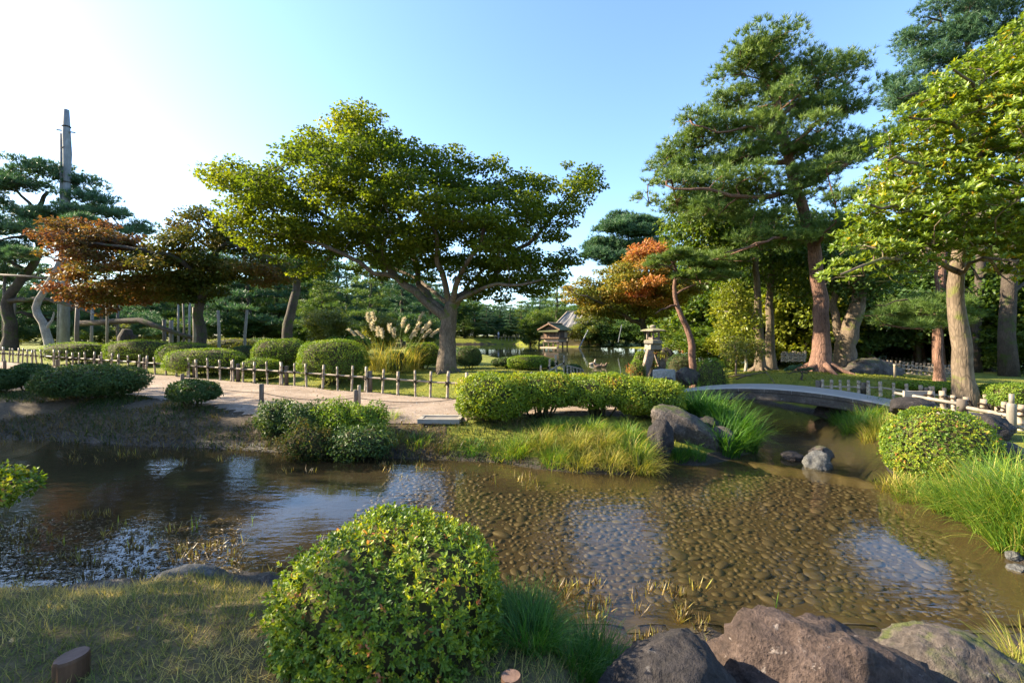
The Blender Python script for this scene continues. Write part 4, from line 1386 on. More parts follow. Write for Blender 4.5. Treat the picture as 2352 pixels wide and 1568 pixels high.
def proto_pine(seed, h=10.0, w=3.4, layers=11, L=.40, W=.065, tufts=44):
    """upright garden pine with cloud-like layers, base at the origin"""
    global rng
    keep = rng; rng = np.random.default_rng(seed)
    sk = Skel()
    lean = rng.uniform(-.06, .06, 2) * h
    sk.limb([(0, 0, -.2), (lean[0] * .2 + .1, lean[1] * .2, h * .3), (lean[0] * .6 - .1, lean[1] * .6, h * .65), (lean[0], lean[1], h * .97)], h * .026, h * .006, .6, .05)
    C = []; R = []
    for i in range(layers):
        t = .24 + .74 * i / (layers - 1)
        rr = w * (1 - .78 * ((t - .24) / .76) ** 1.5) * rng.uniform(.75, 1.1)
        m = max(3, int(3 + rr * 2.0))
        for j in range(m):
            a = 6.28 * j / m + rng.uniform(-.5, .5); q = rr * rng.uniform(.35, 1.0)
            C.append((lean[0] * t + q * math.cos(a), lean[1] * t + q * math.sin(a), h * t + rng.uniform(-.25, .25) - q * .06))
            R.append(rng.uniform(.7, 1.15) * (.6 + .4 * rr / w))
    C = np.array(C); R = np.array(R)
    sk.grow(C - np.array([0, 0, .1]), .018, .1)
    g = needles(C, R * 1.1, .55, tufts, 8, L, W)
    tm = sk.mesh('trunk', 7, 4)
    cm = np_mesh('crown', *g)
    rng = keep
    return tm, cm


def proto_broad(seed, h=8.0, w=3.2, n=80, L=.27, per=150, low=.25):
    global rng
    keep = rng; rng = np.random.default_rng(seed)
    sk = Skel()
    sk.limb([(0, 0, -.2), (rng.uniform(-.2, .2), 0, h * .25), (rng.uniform(-.4, .4), .1, h * .5)], h * .026, h * .015, .5, .03)
    for i in range(4):
        a = 1.57 * i + rng.uniform(-.4, .4)
        sk.limb([(0, 0, h * .3), (w * .3 * math.cos(a), w * .3 * math.sin(a), h * .5), (w * .55 * math.cos(a), w * .55 * math.sin(a), h * .75)], h * .012, .03, .5, .03)
    u = rvec(n) * (rng.uniform(size=n) ** .5)[:, None]
    C = u * np.array([w, w, h * (1 - low) * .5]) + np.array([0, 0, h * (low + (1 - low) * .5)])
    C[:, 0] *= 1 - .25 * np.clip((C[:, 2] / h - .6), 0, 1)
    sk.grow(C - np.array([0, 0, .1]), .016)
    g = spray(C, w * .27, .6, per, L, L * .7, droop=.15)
    tm = sk.mesh('trunk', 7, 4)
    cm = np_mesh('crown', *g)
    rng = keep
    return tm, cm


PP = [proto_pine(101), proto_pine(102, 11, 3.0, 9), proto_pine(103, 9, 4.2, 7), proto_pine(104, 12, 2.6, 10)]
PB = [proto_broad(201), proto_broad(202, 8, 3.8, 80), proto_broad(203, 9, 3.0, 80, low=.12), proto_broad(204, 7, 3.4, 76, low=.05)]


def put_proto(name, label, cat, pr, x, y, h, h0, leaf, bark, group=None, sx=1.0, rz=None, z=None):
    z = float(G(x, y)) if z is None else z
    if y > 150:
        z = 1.0
    t = thing(name, label, cat, (x, y, z), group, rng.uniform(0, 6.28) if rz is None else rz)
    s = h / h0
    for nm_, me_, mt_ in (('trunk', pr[0], bark), ('crown', pr[1], leaf)):
        if not me_.materials:
            me_.materials.append(M[mt_])
        q = add(nm_, me_, None, t)
        q.material_slots[0].link = 'OBJECT'; q.material_slots[0].material = M[mt_]
    t.scale = (s * sx, s * sx, s)
    return t


PH = [10, 11, 9, 12]; BH = [8, 8, 9, 7]


def bgpine(label, x, ytop, Y, k_, leaf='needle_blue', sx=1.0, group=None, bark='bark_dark', name='pine_tree'):
    X = XX(x, Y); g = float(G(X, Y)) if Y < 150 else 1.0
    return put_proto(name, label, 'tree', PP[k_], X, Y, ZZ(ytop, Y) - g, PH[k_], leaf, bark, group, sx)


def bgbroad(label, x, ytop, Y, k_, leaf='broad', sx=1.0, group=None, bark='bark_dark', name='broadleaf_tree'):
    X = XX(x, Y); g = float(G(X, Y)) if Y < 150 else 1.0
    return put_proto(name, label, 'tree', PB[k_], X, Y, ZZ(ytop, Y) - g, BH[k_], leaf, bark, group, sx)


# layered pines behind the pampas grass
bgpine('layered green pine behind the left clipped shrubs, left of the olive maple', 735, 622, 44, 0, 'needle', 1.15)
bgpine('layered green pine seen left of the big maple trunk, above the pampas grass', 850, 590, 42, 2, 'needle', .95)
bgpine('tall layered pine directly behind the pampas plumes, under the maple crown', 925, 585, 47, 1, 'needle_blue', 1.2)
bgpine('dark pine close to the left side of the big maple trunk', 985, 625, 52, 3, 'needle_blue', 1.3)
for i, (x, yt, Y, k_) in enumerate([(700, 575, 60, 0), (785, 580, 62, 2), (868, 565, 64, 1), (955, 585, 66, 0)]):
    bgpine(f'tall pine filling the gap under the big maple crown, {ORD[i]} from the left', x, yt, Y, k_, 'needle_blue', 1.25, 'tall pines behind the big maple')
bgbroad('small olive-green maple left of the pampas grass with bare lower trunk', 752, 700, 27, 1, 'far_olive', 1.0)
bgbroad('small maple with ochre crown peeping over the pampas plumes', 880, 715, 33, 3, 'far_olive', .95)
bgbroad('dark low tree between the pampas grass and the big maple trunk', 960, 716, 36, 3, 'broad_dark', 1.3)
for i, (x, yt, Y, k_, sx) in enumerate([(30, 610, 62, 2, 1.2), (110, 640, 58, 0, 1.2), (190, 625, 66, 1, 1.4), (265, 632, 60, 2, 1.2), (335, 655, 56, 0, 1.3), (400, 620, 64, 3, 1.6),
                                        (455, 640, 58, 2, 1.2), (520, 612, 52, 0, 1.2), (575, 590, 50, 2, 1.1), (640, 600, 55, 1, 1.5), (690, 625, 58, 3, 1.7), (800, 640, 66, 2, 1.2), (-60, 600, 60, 1, 1.4)]):
    bgpine(f'blue-green pine in the grove behind the left fence, {ORD[i if i < 12 else 0] if i < 12 else "outermost"} from the left' if i < 12 else 'blue-green pine at the extreme left edge of the grove', x, yt - 30, Y, k_, 'needle_blue' if i % 3 else 'needle', sx * 1.1, 'pines in the grove behind the left fence')
for i, (x, yt, Y, k_, sx) in enumerate([(60, 700, 75, 3, 1.8), (180, 690, 80, 1, 1.7), (300, 695, 76, 2, 1.8), (420, 690, 82, 3, 1.8), (540, 680, 78, 0, 1.8), (650, 675, 84, 1, 1.8), (770, 690, 86, 2, 1.8), (890, 690, 88, 3, 1.8), (980, 690, 92, 1, 1.8)]):
    bgbroad(f'dark rounded tree at the back of the left grove, {ORD[i]} from the left', x, yt - 38, Y, k_, 'broad_dark', sx, 'dark trees closing the left grove')
for i, x in enumerate(range(-80, 1330, 88)):
    bgbroad(f'shadowy tree on the skyline at the very back, {ORD[i]} from the left', x, 700 + 14 * math.sin(i * 2.3), 132 + 8 * math.sin(i * 1.7), 3, 'broad_dark', 2.6, 'trees on the skyline')
for i, (x, yt, Y) in enumerate([(20, 735, 48), (120, 728, 50), (230, 736, 46), (340, 730, 44), (450, 736, 47), (560, 728, 50), (640, 735, 52), (720, 725, 48), (800, 732, 52), (890, 725, 54), (975, 732, 56)]):
    bgbroad(f'low dark thicket at the foot of the left grove, {ORD[i]} from the left', x, yt, Y, 3, 'broad_dark' if i % 3 else 'far_olive', 2.0, 'thickets of the left grove', name='understorey_shrub')
for i, x in enumerate(range(1045, 1260, 24)):
    bgbroad(f'low shrub along the far shore of the pond, {ORD[i]} from the left', x, 752 + 5 * math.sin(i * 2), 108.5, 3, 'broad_dark' if i % 2 else 'broad', 1.5, 'shrubs along the far shore', name='shore_shrub')
# dark slanting trunk
sk = Skel(); Yt = 34
bt = np.array([XX(660, Yt), Yt, float(G(XX(660, Yt), Yt))])
sk.limb([bt] + P3([(662, 745), (672, 700), (684, 650), (690, 600), (700, 560)], Yt), .42, .2, .5, .03)
C, d = crown_points([(590, 620), (610, 580), (670, 560), (730, 570), (770, 600), (740, 640), (690, 650), (640, 645)], Yt, 2.2, 40, .7, 51)
sk.grow(C, .02)
put_tree('broadleaf_tree', 'stout dark trunk slanting right, behind the shrubs left of the olive maple', 'tree', bt, sk, spray(C, .9, .5, 130, .24, .18, clampd=d), 'bark_dark', 'broad_dark')

# far shore of the pond
for i, (x, yt, Y, k_, sx, lf) in enumerate([(1040, 690, 112, 1, 1.3, 'needle_blue'), (1066, 700, 108, 0, 1.3, 'needle'), (1092, 684, 114, 2, 1.1, 'needle_blue'), (1120, 700, 110, 3, 1.6, 'needle_blue'), (1146, 692, 116, 0, 1.3, 'needle_blue'),
                                            (1172, 700, 109, 1, 1.4, 'needle_blue'), (1196, 692, 113, 2, 1.1, 'needle'), (1222, 680, 112, 3, 1.6, 'needle_blue'), (1250, 690, 106, 0, 1.2, 'needle_blue'), (1010, 680, 116, 2, 1.3, 'needle_blue')]):
    bgpine(f'dark pine on the far shore of the pond, {ORD[i]} from the big maple trunk' if i < 9 else 'dark pine on the far shore hidden mostly by the big maple trunk', x, yt, Y, k_, lf, sx, 'pines on the far shore')
bgpine('tall pine rising above the tarpaulin roof on the far shore', 1276, 600, 96, 3, 'needle', 1.0)
bgpine('tall thin pine left of the tarpaulin roof', 1240, 640, 100, 1, 'needle_blue', .9)
bgbroad('rounded pale green tree at the left corner of the teahouse', 1218, 716, 88, 2, 'broad', .9)
bgbroad('bright green tree leaning to the teahouse roof', 1238, 705, 90, 1, 'broad', .8)
for i, (x, yt, Y, k_, sx, lf) in enumerate([(1352, 722, 80.5, 3, 1.3, 'far_olive'), (1378, 730, 80, 3, 1.5, 'broad_dark'), (1408, 728, 80, 3, 1.5, 'broad_dark'), (1440, 733, 78, 3, 1.5, 'broad_dark'), (1475, 725, 77, 3, 1.5, 'broad_dark'), (1520, 700, 76, 3, 1.4, 'broad_dark'),
                                            (1560, 690, 70, 3, 1.3, 'broad'), (1600, 690, 60, 3, 1.2, 'far_olive'), (1340, 700, 92, 2, 1.1, 'broad_dark'), (1400, 670, 94, 2, 1.1, 'broad_dark'), (1460, 650, 92, 1, 1.1, 'broad_dark')]):
    bgbroad(f'dark bushy tree overhanging the pond right of the teahouse, {ORD[i]} from it' if i < 8 else f'dark tree behind the bushes right of the teahouse, {ORD[i - 8]} from it', x, yt, Y, k_, lf, sx, 'trees overhanging the right shore')
# right wood
rw = [(1620, 560, 34, 1, 'broad', 1.0), (1680, 520, 30, 2, 'broad', 1.0), (1740, 560, 28, 0, 'broad', 1.0), (1800, 530, 32, 1, 'broad', 1.1), (1850, 590, 26, 3, 'broad_bright', .9), (1930, 560, 27, 1, 'broad', 1.0),
      (1990, 600, 25, 2, 'broad_dark', 1.0), (2050, 560, 29, 0, 'broad_dark', 1.1), (2110, 590, 24, 1, 'broad_dark', 1.0), (2180, 560, 27, 2, 'broad_dark', 1.1), (2250, 590, 22, 0, 'broad', 1.0), (2320, 560, 24, 1, 'broad_dark', 1.1), (2390, 580, 21, 3, 'broad', 1.1),
      (1960, 480, 36, 2, 'broad_dark', 1.1), (2080, 470, 38, 1, 'broad_dark', 1.1), (2200, 450, 36, 2, 'broad_dark', 1.1), (2320, 430, 34, 1, 'broad_dark', 1.2), (1660, 600, 42, 1, 'broad_dark', 1.1), (1760, 600, 44, 2, 'broad_dark', 1.1), (1880, 560, 44, 0, 'broad_dark', 1.2)]
for i, (x, yt, Y, k_, lf, sx) in enumerate(rw):
    row = 'front' if i < 13 else 'back'
    j = i if i < 13 else i - 13
    bgbroad(f'broadleaf tree in the {row} row of the right-hand wood, {ORD[j]} from the left', x, yt, Y, k_, lf, sx, f'trees in the {row} row of the right wood')
# low understorey that closes the wood towards the ground
for i, (x, yt, Y, lf, sx) in enumerate([(1640, 745, 30, 'broad', 1.3), (1700, 755, 27, 'broad_bright', 1.1), (1790, 745, 30, 'broad_dark', 1.3), (1850, 735, 29, 'broad', 1.2), (1985, 745, 30, 'broad_dark', 1.3), (2055, 755, 31, 'broad_dark', 1.3),
                                        (2120, 745, 30, 'broad_dark', 1.3), (2190, 755, 27, 'broad_dark', 1.3), (2260, 745, 24, 'broad', 1.2), (2330, 750, 21, 'broad_dark', 1.2), (2400, 750, 19, 'broad', 1.2)]):
    bgbroad(f'low leafy understorey shrub at the foot of the right wood, {ORD[i]} from the left', x, yt, Y, 3, lf, sx * 1.5, 'understorey shrubs of the right wood', name='understorey_shrub')
# trunks in the wood
for i, (x0, x1, y0, Y, r) in enumerate([(2160, 2158, 600, 22, .22), (2115, 2112, 600, 26, .24), (2125, 2124, 640, 27, .12), (2070, 2066, 640, 30, .16), (2250, 2240, 640, 21, .2), (2320, 2318, 560, 18, .26)]):
    X0, X1 = XX(x1, Y), XX(x0, Y); g = float(G(X0, Y))
    b = MB(); b.tube([(X0, Y, g - .1), (X0 * .6 + X1 * .4, Y + .1, g + 1.6), (X1, Y, g + 4.2), (X1 + .2, Y, g + 7.5)], [r * 1.3, r, r * .9, r * .7], 9, True, .04)
    tr_ = thing('slender_tree', ['reddish bare-stemmed tree left of the evergreen trunk', 'second reddish bare-stemmed tree, left of the first', 'thinnest bare-stemmed tree in the shade of the right wood', 'leftmost bare-stemmed tree in the shade of the right wood',
                                 'leaning bare-stemmed tree close behind the evergreen trunk', 'thickest bare-stemmed tree, at the far right edge'][i], 'tree', (X0, Y, g), 'bare-stemmed trees in the right wood')
    b.v = [(p[0] - X0, p[1] - Y, p[2] - g) for p in b.v]
    b.obj('trunk', M['bark_red' if i in (0, 1) else 'bark_dark'], tr_, smooth_shade=True)
    b = MB()
    for q in range(5):
        a_ = rng.uniform(0, 6.28); z_ = rng.uniform(3, 6.5)
        b.tube([(X1 - X0, 0, z_), (X1 - X0 + .7 * math.cos(a_), .7 * math.sin(a_), z_ + .5), (X1 - X0 + 1.5 * math.cos(a_), 1.5 * math.sin(a_), z_ + .8)], [r * .35, r * .2, r * .08], 5, False)
    b.obj('branches', M['bark_dark'], tr_)['kind'] = 'stuff'


# twin-trunked broadleaf behind the bridge
def twin():
    Y = 20.0
    for nm, lab, x, tr, r, poly, seed, mat in [
        ('a', 'left of two straight mossy trunks behind the bridge, forked low with pale side branch', 1745, [(1744, 770), (1742, 720), (1738, 660), (1736, 615), (1730, 560), (1710, 500)], .22,
         [(1525, 505), (1545, 450), (1590, 425), (1650, 430), (1700, 470), (1730, 520), (1725, 590), (1690, 620), (1640, 640), (1590, 620), (1560, 590), (1535, 550)], 61, 'broad'),
        ('b', 'right of two straight mossy trunks behind the bridge, taller and greener', 1768, [(1768, 760), (1767, 700), (1770, 640), (1772, 590), (1775, 520)], .24,
         [(1700, 600), (1690, 540), (1740, 480), (1820, 470), (1890, 500), (1930, 560), (1920, 640), (1860, 690), (1800, 690), (1740, 650)], 62, 'broad')]:
        Yq = Y + (0 if nm == 'a' else .8)
        base = np.array([XX(x, Yq), Yq, float(G(XX(x, Yq), Yq)) - .05])
        sk = Skel(); sk.limb([base] + P3(tr, Yq), r, r * .4, .4, .02); sk.R[0] *= 1.5; sk.R[1] *= 1.2
        roots(sk, base + np.array([0, 0, .05]), r, 6, .9)
        if nm == 'a':
            sk.limb(P3([(1743, 740), (1722, 715, -.3), (1700, 690, -.6), (1690, 670, -.8)], Yq), .11, .05)
        C, d = crown_points(poly, Yq, 2.6, 80, .6, seed)
        sk.grow(C, .014)
        put_tree('broadleaf_tree', lab, 'tree', base, sk, spray(C, .85, .6, 170, .17, .11, droop=.5, clampd=d), 'bark_moss', mat)


twin()
Yb = 19.0
b0 = np.array([XX(1712, Yb), Yb, float(G(XX(1712, Yb), Yb))])
sk = Skel(); sk.limb([b0] + P3([(1712, 780), (1700, 740), (1690, 700)], Yb), .07, .04, .3, .02)
C, d = crown_points([(1640, 690), (1650, 650), (1690, 640), (1725, 670), (1735, 720), (1730, 770), (1700, 800), (1660, 800), (1650, 750)], Yb, 1.3, 46, .4, 71)
sk.grow(C, .01)
put_tree('broadleaf_tree', 'small sunlit yellow-green tree in front of the two straight trunks', 'tree', b0, sk, spray(C, .5, .7, 130, .12, .08, clampd=d), 'bark_pale', 'broad_bright')
Yb = 17.0
b0 = np.array([XX(1690, Yb), Yb, float(G(XX(1690, Yb), Yb))])
sk = Skel(); sk.limb([b0] + P3([(1690, 805), (1688, 790)], Yb), .04, .03, .2, .02)
C, d = crown_points([(1655, 815), (1650, 790), (1690, 770), (1740, 775), (1760, 800), (1750, 828), (1700, 835)], Yb, .7, 30, .25, 72)
sk.grow(C, .008)
put_tree('understorey_shrub', 'loose sprawling shrub on the moss below the two straight trunks', 'shrub', b0, sk, spray(C, .32, .7, 90, .09, .05, clampd=d), 'bark_moss', 'far_olive')

# old rooted tree behind the red pine
Yo = 18.0
bo = np.array([XX(1945, Yo), Yo, float(G(XX(1945, Yo), Yo)) - .05])
sk = Skel(); sk.limb([bo] + P3([(1942, 810), (1946, 770), (1965, 720), (1980, 660), (1975, 600)], Yo), .44, .2, .35, .04)
sk.limb(P3([(1940, 800), (1925, 760, .3), (1915, 700, .5), (1910, 640, .6)], Yo), .2, .1)
roots(sk, bo + np.array([0, 0, .1]), .42, 11, 1.4)
C, d = crown_points([(1890, 640), (1900, 580), (1960, 560), (2030, 590), (2040, 650), (2000, 690), (1940, 690)], Yo, 2, 46, .6, 73)
sk.grow(C, .016)
put_tree('broadleaf_tree', 'old tree with thick gnarled roots right behind the red pine trunk', 'tree', bo, sk, spray(C, .8, .6, 140, .16, .1, clampd=d), 'bark_moss', 'broad_dark')

# trees just outside the picture on the left: they throw the shade over the near bank
for i, (x, y, h, k_) in enumerate([(-24.0, 9.5, 9.5, 1), (-8.6, 2.5, 4.0, 4), (-15.5, 5.2, 6.6, 2), (-15.5, 8.2, 5.4, 2)]):
    put_proto('broadleaf_tree', ['leafy tree beyond the left edge beside the path', 'leafy tree beyond the left edge near the viewer', 'leafy tree beyond the left edge on the stream bank', 'second leafy tree beyond the left edge on the stream bank'][i], 'tree', (PB + [proto_broad(205, 8, 3.4, 46, per=80)])[k_], x, y, h, (BH + [8])[k_], 'broad', 'bark_dark', None, [1.0, 1.5, 1.1, 1.1][i], .5 * i)
# ------------------------------------------------------------------ clipped shrubs
GS = 'clipped shrubs behind the bamboo fence'
for lab, x0, x1, yt, Y, n, mt, dp in [
    ('low clipped shrub beside the pale bent trunk, leftmost behind the fence', 120, 240, 785, 21, 5000, 'clipped', .9),
    ('long flat-topped shrub below the rust-red maple', 254, 397, 779, 20, 6500, 'clipped', .7),
    ('dull rounded shrub at the foot of the rust-red maple', 374, 482, 786, 18.6, 5500, 'clipped', .8),
    ('broad sunlit dome right behind the fence, left of the two bare support poles', 390, 556, 799, 16.6, 8000, 'clipped', .7),
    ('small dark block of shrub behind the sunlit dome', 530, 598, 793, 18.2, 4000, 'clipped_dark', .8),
    ('rounded shrub sloping down to the right, next to the tall lit one', 589, 702, 777, 17, 7500, 'clipped', .9),
    ('largest rounded shrub with bright left flank, left of the pampas grass', 692, 841, 779, 14.3, 12000, 'clipped', .85),
    ('pale box-shaped shrub touching the left side of the big maple trunk', 931, 1012, 787, 16.2, 6500, 'clipped', .9),
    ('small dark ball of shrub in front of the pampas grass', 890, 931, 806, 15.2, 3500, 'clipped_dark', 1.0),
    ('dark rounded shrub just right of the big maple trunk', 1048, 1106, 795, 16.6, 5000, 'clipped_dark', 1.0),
    ('low spreading shrub tucked close behind the fence under the rounded shrubs', 556, 640, 822, 15.2, 5000, 'clipped', .7),
    ('tiny dark shrub on the moss slope between maple trunk and pond', 1128, 1162, 823, 17.5, 1800, 'clipped_dark', 1.0),
    ('block-shaped shrub by the pond, lit on its left, left of the ducks', 1166, 1262, 816, 16.0, 8000, 'clipped', .8),
    ('dark shrub peeping out left of the block-shaped shrub by the pond', 1146, 1186, 819, 17.0, 3000, 'clipped_dark', 1.0),
    ('dark round shrub peeping out right of the block-shaped shrub by the pond', 1240, 1281, 822, 16.8, 3000, 'clipped_dark', 1.0),
    ('small round shrub behind the short picket fence by the pond', 1296, 1336, 836, 15.4, 3000, 'clipped_dark', 1.0),
    ('sunlit upper ball of shrub just left of the stone lantern', 1454, 1486, 806, 19.6, 3000, 'clipped', 1.0),
    ('darker lower shrub left of the lantern leg', 1444, 1482, 826, 18.6, 3000, 'clipped', 1.0),
    ('dark flat-topped hedge block between lantern and leaning pine', 1530, 1602, 812, 18.2, 5000, 'clipped_dark', .7),
    ('loose bright shrub at the left end of the moss lawn', 1601, 1668, 822, 15.6, 5500, 'clipped', .9),
    ('little round shrub below the leaning pine by the water', 1664, 1702, 800, 22, 2500, 'clipped', 1.0),
    ('wide flat sunlit dome behind the right bamboo fence', 2072, 2200, 876, 13.2, 7000, 'clipped', .8),
    ('rounded shrub at the far right edge behind the bamboo fence', 2270, 2378, 880, 10.6, 7000, 'clipped', .9)]:
    shrub_px(lab, x0, x1, yt, Y, int(n * 1.25), .046, dp, mat=mt, p=2.9 if mt == 'clipped' else 2.6, lump=.035, group=None)
for i, (x0, x1, yt, Y) in enumerate([(740, 790, 774, 26), (785, 850, 771, 27), (560, 640, 776, 34), (480, 590, 776, 33)]):
    shrub_px(['small cushion shrub behind the largest rounded shrub, left one', 'small cushion shrub behind the largest rounded shrub, right one', 'dark clipped block far behind, below the slanting trunk',
              'pale grey-green bank of low shrub behind the two bare poles'][i], x0, x1, yt, Y, 4000, .09, 1.0, mat=['clipped', 'clipped', 'clipped_dark', 'far_olive'][i])
GP = 'shrubs between the path and the stream'
for lab, x0, x1, yt, Y, n, mt, sk_ in [
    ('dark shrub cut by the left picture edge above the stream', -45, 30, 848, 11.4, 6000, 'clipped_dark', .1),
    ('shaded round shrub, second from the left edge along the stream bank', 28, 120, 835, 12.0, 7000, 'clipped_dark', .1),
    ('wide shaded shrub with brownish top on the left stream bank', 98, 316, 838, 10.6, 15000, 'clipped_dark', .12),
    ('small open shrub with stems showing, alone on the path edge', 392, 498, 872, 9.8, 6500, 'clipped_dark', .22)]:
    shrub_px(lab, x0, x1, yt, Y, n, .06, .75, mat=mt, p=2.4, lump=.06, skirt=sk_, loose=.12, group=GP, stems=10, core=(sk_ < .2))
for lab, x0, x1, yt, Y, n, mt in [('straggling shrub on the bank before the dark stake, leftmost lump with bare twigs', 592, 688, 920, 8.6, 4500, 'clipped_dark'),
                              ('straggling shrub on the bank, second lump from the left', 652, 762, 924, 8.45, 5500, 'clipped_dark'),
                              ('straggling shrub on the bank, sunlit middle lump', 726, 834, 921, 8.4, 6000, 'clipped'),
                              ('straggling shrub on the bank, sunlit right end near the timber grating', 800, 890, 928, 8.3, 5000, 'clipped'),
                              ('low trailing foliage over the bank below the straggling shrub, left half', 650, 765, 972, 7.8, 3500, 'weeds'),
                              ('low trailing foliage over the bank below the straggling shrub, right half', 760, 900, 976, 7.75, 4000, 'clipped_dark')]:
    shrub_px(lab, x0, x1, yt, Y, n, .05, .7, mat=mt, p=2.2, lump=.17, skirt=.04, loose=.3, stems=12, group=GP, dz=-.06)
for i, (x, y, L, mt) in enumerate([(640, 1012, .22, 'weeds'), (700, 1020, .24, 'grass'), (770, 1022, .26, 'grass_dark'), (845, 1024, .26, 'grass'), (905, 1010, .28, 'grass_dry'), (960, 1018, .26, 'grass'), (1020, 1025, .24, 'weeds'), (1085, 1030, .24, 'grass_dark'), (890, 960, .26, 'grass')]):
    tuft(f'small grass tuft at the water edge left of the hedge, {ORD[i]} from the left' if i < 8 else 'small green grass tuft between straggling shrub and timber grating', gnd(x, y), 240, .2, L, .008, mt, 'small tufts at the far water edge', lean=(.1, 1.0), bend=(.6, 1.8))
GH = 'shrubs of the azalea hedge in front of the bridge'
for lab, x0, x1, yt, Y, n, lp in [('leftmost and fullest azalea of the hedge, reaching down to the grating', 1052, 1214, 858, 8.75, 16000, .06),
                                  ('second azalea of the hedge, with dark bare stems below', 1160, 1330, 856, 9.05, 15000, .07),
                                  ('third azalea of the hedge, stems showing against the gravel', 1284, 1468, 859, 9.2, 15000, .07),
                                  ('rightmost azalea of the hedge, rounded end beside the bridge', 1412, 1562, 869, 9.0, 15000, .06)]:
    full = x0 < 1100 or x0 > 1400
    shrub_px(lab, x0, x1, yt, Y, n, .05, .85, mat='azalea', p=2.9, lump=lp, skirt=.08 if full else .24, loose=.11, stems=18, group=GH, name='azalea_shrub', rn=None)
shrub('big smooth sunlit azalea dome overhanging the stream on the right', (XX(2155, 6.45), 6.45, -.50), .63, .62, 1.08, 6000, .034, .015, 'azalea', 2.25, .03, .02, 'azalea_shrub', 'shrub', None, 5, .05)
# foreground azalea
fb = shrub('large glossy azalea bush in the foreground, cut by the bottom edge', (XX(912, 2.6), 2.6, -.32), .58, .56, .84, 8000, .031, .0115, 'azalea', 2.7, .055, .02,
           'azalea_shrub', 'shrub', None, 6, .08)
shrub('low shoulder of azalea growing against the foreground bush, on its left', (XX(782, 2.45), 2.45, -.25), .30, .36, .50, 2500, .031, .0115, 'azalea', 2.4, .05, .02, 'azalea_shrub', 'shrub', None, 6, .1)
shrub('azalea bough reaching over the water at the left picture edge', (-5.15, 3.95, .0), .80, .6, .42, 1700, .045, .019, 'azalea', 2.2, .10, .16, 'azalea_shrub', 'shrub', None, 7, .16)
shrub('unseen tall azalea beyond the left edge, shading the near lawn', (-5.6, 2.3, -.1), 1.1, .9, 1.35, 3500, .07, .03, 'azalea', 2.4, .06, .04, 'azalea_shrub', 'shrub')  # out of view, added to throw shade across the near lawn
shrub('unseen clipped azalea beyond the left edge, shading the near lawn', (-4.3, 1.2, 0), .8, .7, 1.0, 4000, .06, .028, 'azalea', 2.4, .06, .04, 'azalea_shrub', 'shrub')  # second unseen bush, added for the same lawn shade
# little yellow-leaved plants around the lantern
for i, (x, y0, y1, Y, r, mt) in enumerate([(1513, 795, 830, 19.0, .22, 'maple_orange'), (1562, 790, 825, 18.9, .2, 'maple_orange'), (1530, 808, 826, 18.9, .5, 'broad_bright'), (1452, 840, 858, 18.0, .3, 'maple_orange'),
                                           (1595, 930, 952, 10.6, .25, 'broad_bright'), (1545, 915, 935, 10.8, .2, 'broad_bright')]):
    b0 = np.array([XX(x, Y), Y, float(G(XX(x, Y), Y))])
    h = ZZ(y0, Y) - b0[2]
    sk = Skel(); sk.limb([b0 - np.array([0, 0, .05]), b0 + np.array([0, 0, h * .5]), b0 + np.array([.03, 0, h * .85])], .015, .008, .15, .01)
    C = b0 + rvec(16) * np.array([r, r, h * .42]) + np.array([0, 0, h * .58])
    sk.grow(C, .005)
    put_tree('young_plant', ['yellowing sapling right behind the stone lantern', 'yellowing sapling against the leaning pine trunk', 'bright lime foliage on top of the dark hedge block', 'pale orange seedling at the foot of the shrub left of the lantern',
                             'bright low plant beside the water by the rock group', 'bright low plant between hedge end and bridge'][i], 'plant', b0, sk, spray(C, r * .5, .8, 34, .08, .04), 'bark_dark', mt, part='leaves')

# ------------------------------------------------------------------ pampas grass
Yp = 15.6
pb = on(XX(905, Yp), Yp)
pg = thing('pampas_grass', 'pampas grass clump with feathery pale plumes left of the big maple trunk', 'grass', pb)
V, F, R = tuft_geo(620, .95, 1.15, .018, (.05, .5), (.5, 1.6))
R = np.clip(R * .55 + .35, 0, 1)
add('leaves', np_mesh('leaves', V, F, R), M['grass_dry'], pg)
pl = [(820, 770, 1), (838, 775, 1), (850, 742, 0), (862, 738, 0), (856, 760, 0), (870, 772, 0), (922, 752, 0), (905, 776, 0), (895, 765, 0), (948, 772, 0), (958, 738, 0), (952, 760, 0),
      (965, 765, 0), (975, 758, 0), (985, 772, 1), (1018, 772, 1), (940, 778, 0), (880, 778, 0), (968, 776, 0), (930, 764, 0)]
for (x, y, ben) in pl:
    tip = at(x, y, Yp + rng.uniform(-.5, .5)) - pb
    root = np.array([tip[0] * .72 + rng.uniform(-.12, .12), rng.uniform(-.4, .4), 0.0])
    mid = root * .4 + tip * .6 + np.array([-tip[0] * .12, 0, .10])
    b = MB(); b.tube([root, mid, tip], [.009, .007, .005], 4, False)
    st = b.obj('stem', M['grass_dry'], pg)
    m = 170
    a = unit(tip - mid); dr = np.array([rng.uniform(.2, .6) if tip[0] > -.8 else -.4, rng.uniform(-.2, .2), -.15]) * (1.2 if ben else .55)
    tt = rng.uniform(0, .32, m)
    B_ = tip + a * tt[:, None] + dr * (tt ** 2)[:, None] * 2.0
    D_ = a * .8 + rvec(m) * .45 + dr * .9 + np.array([0, 0, -.25])
    V, F, k_ = leaf_geo(B_, D_, rvec(m), rng.uniform(.08, .15, m), .011)
    add('plume', np_mesh('plume', V, F, np.repeat(rng.uniform(0, 1, m), k_)), M['plume'], pg)

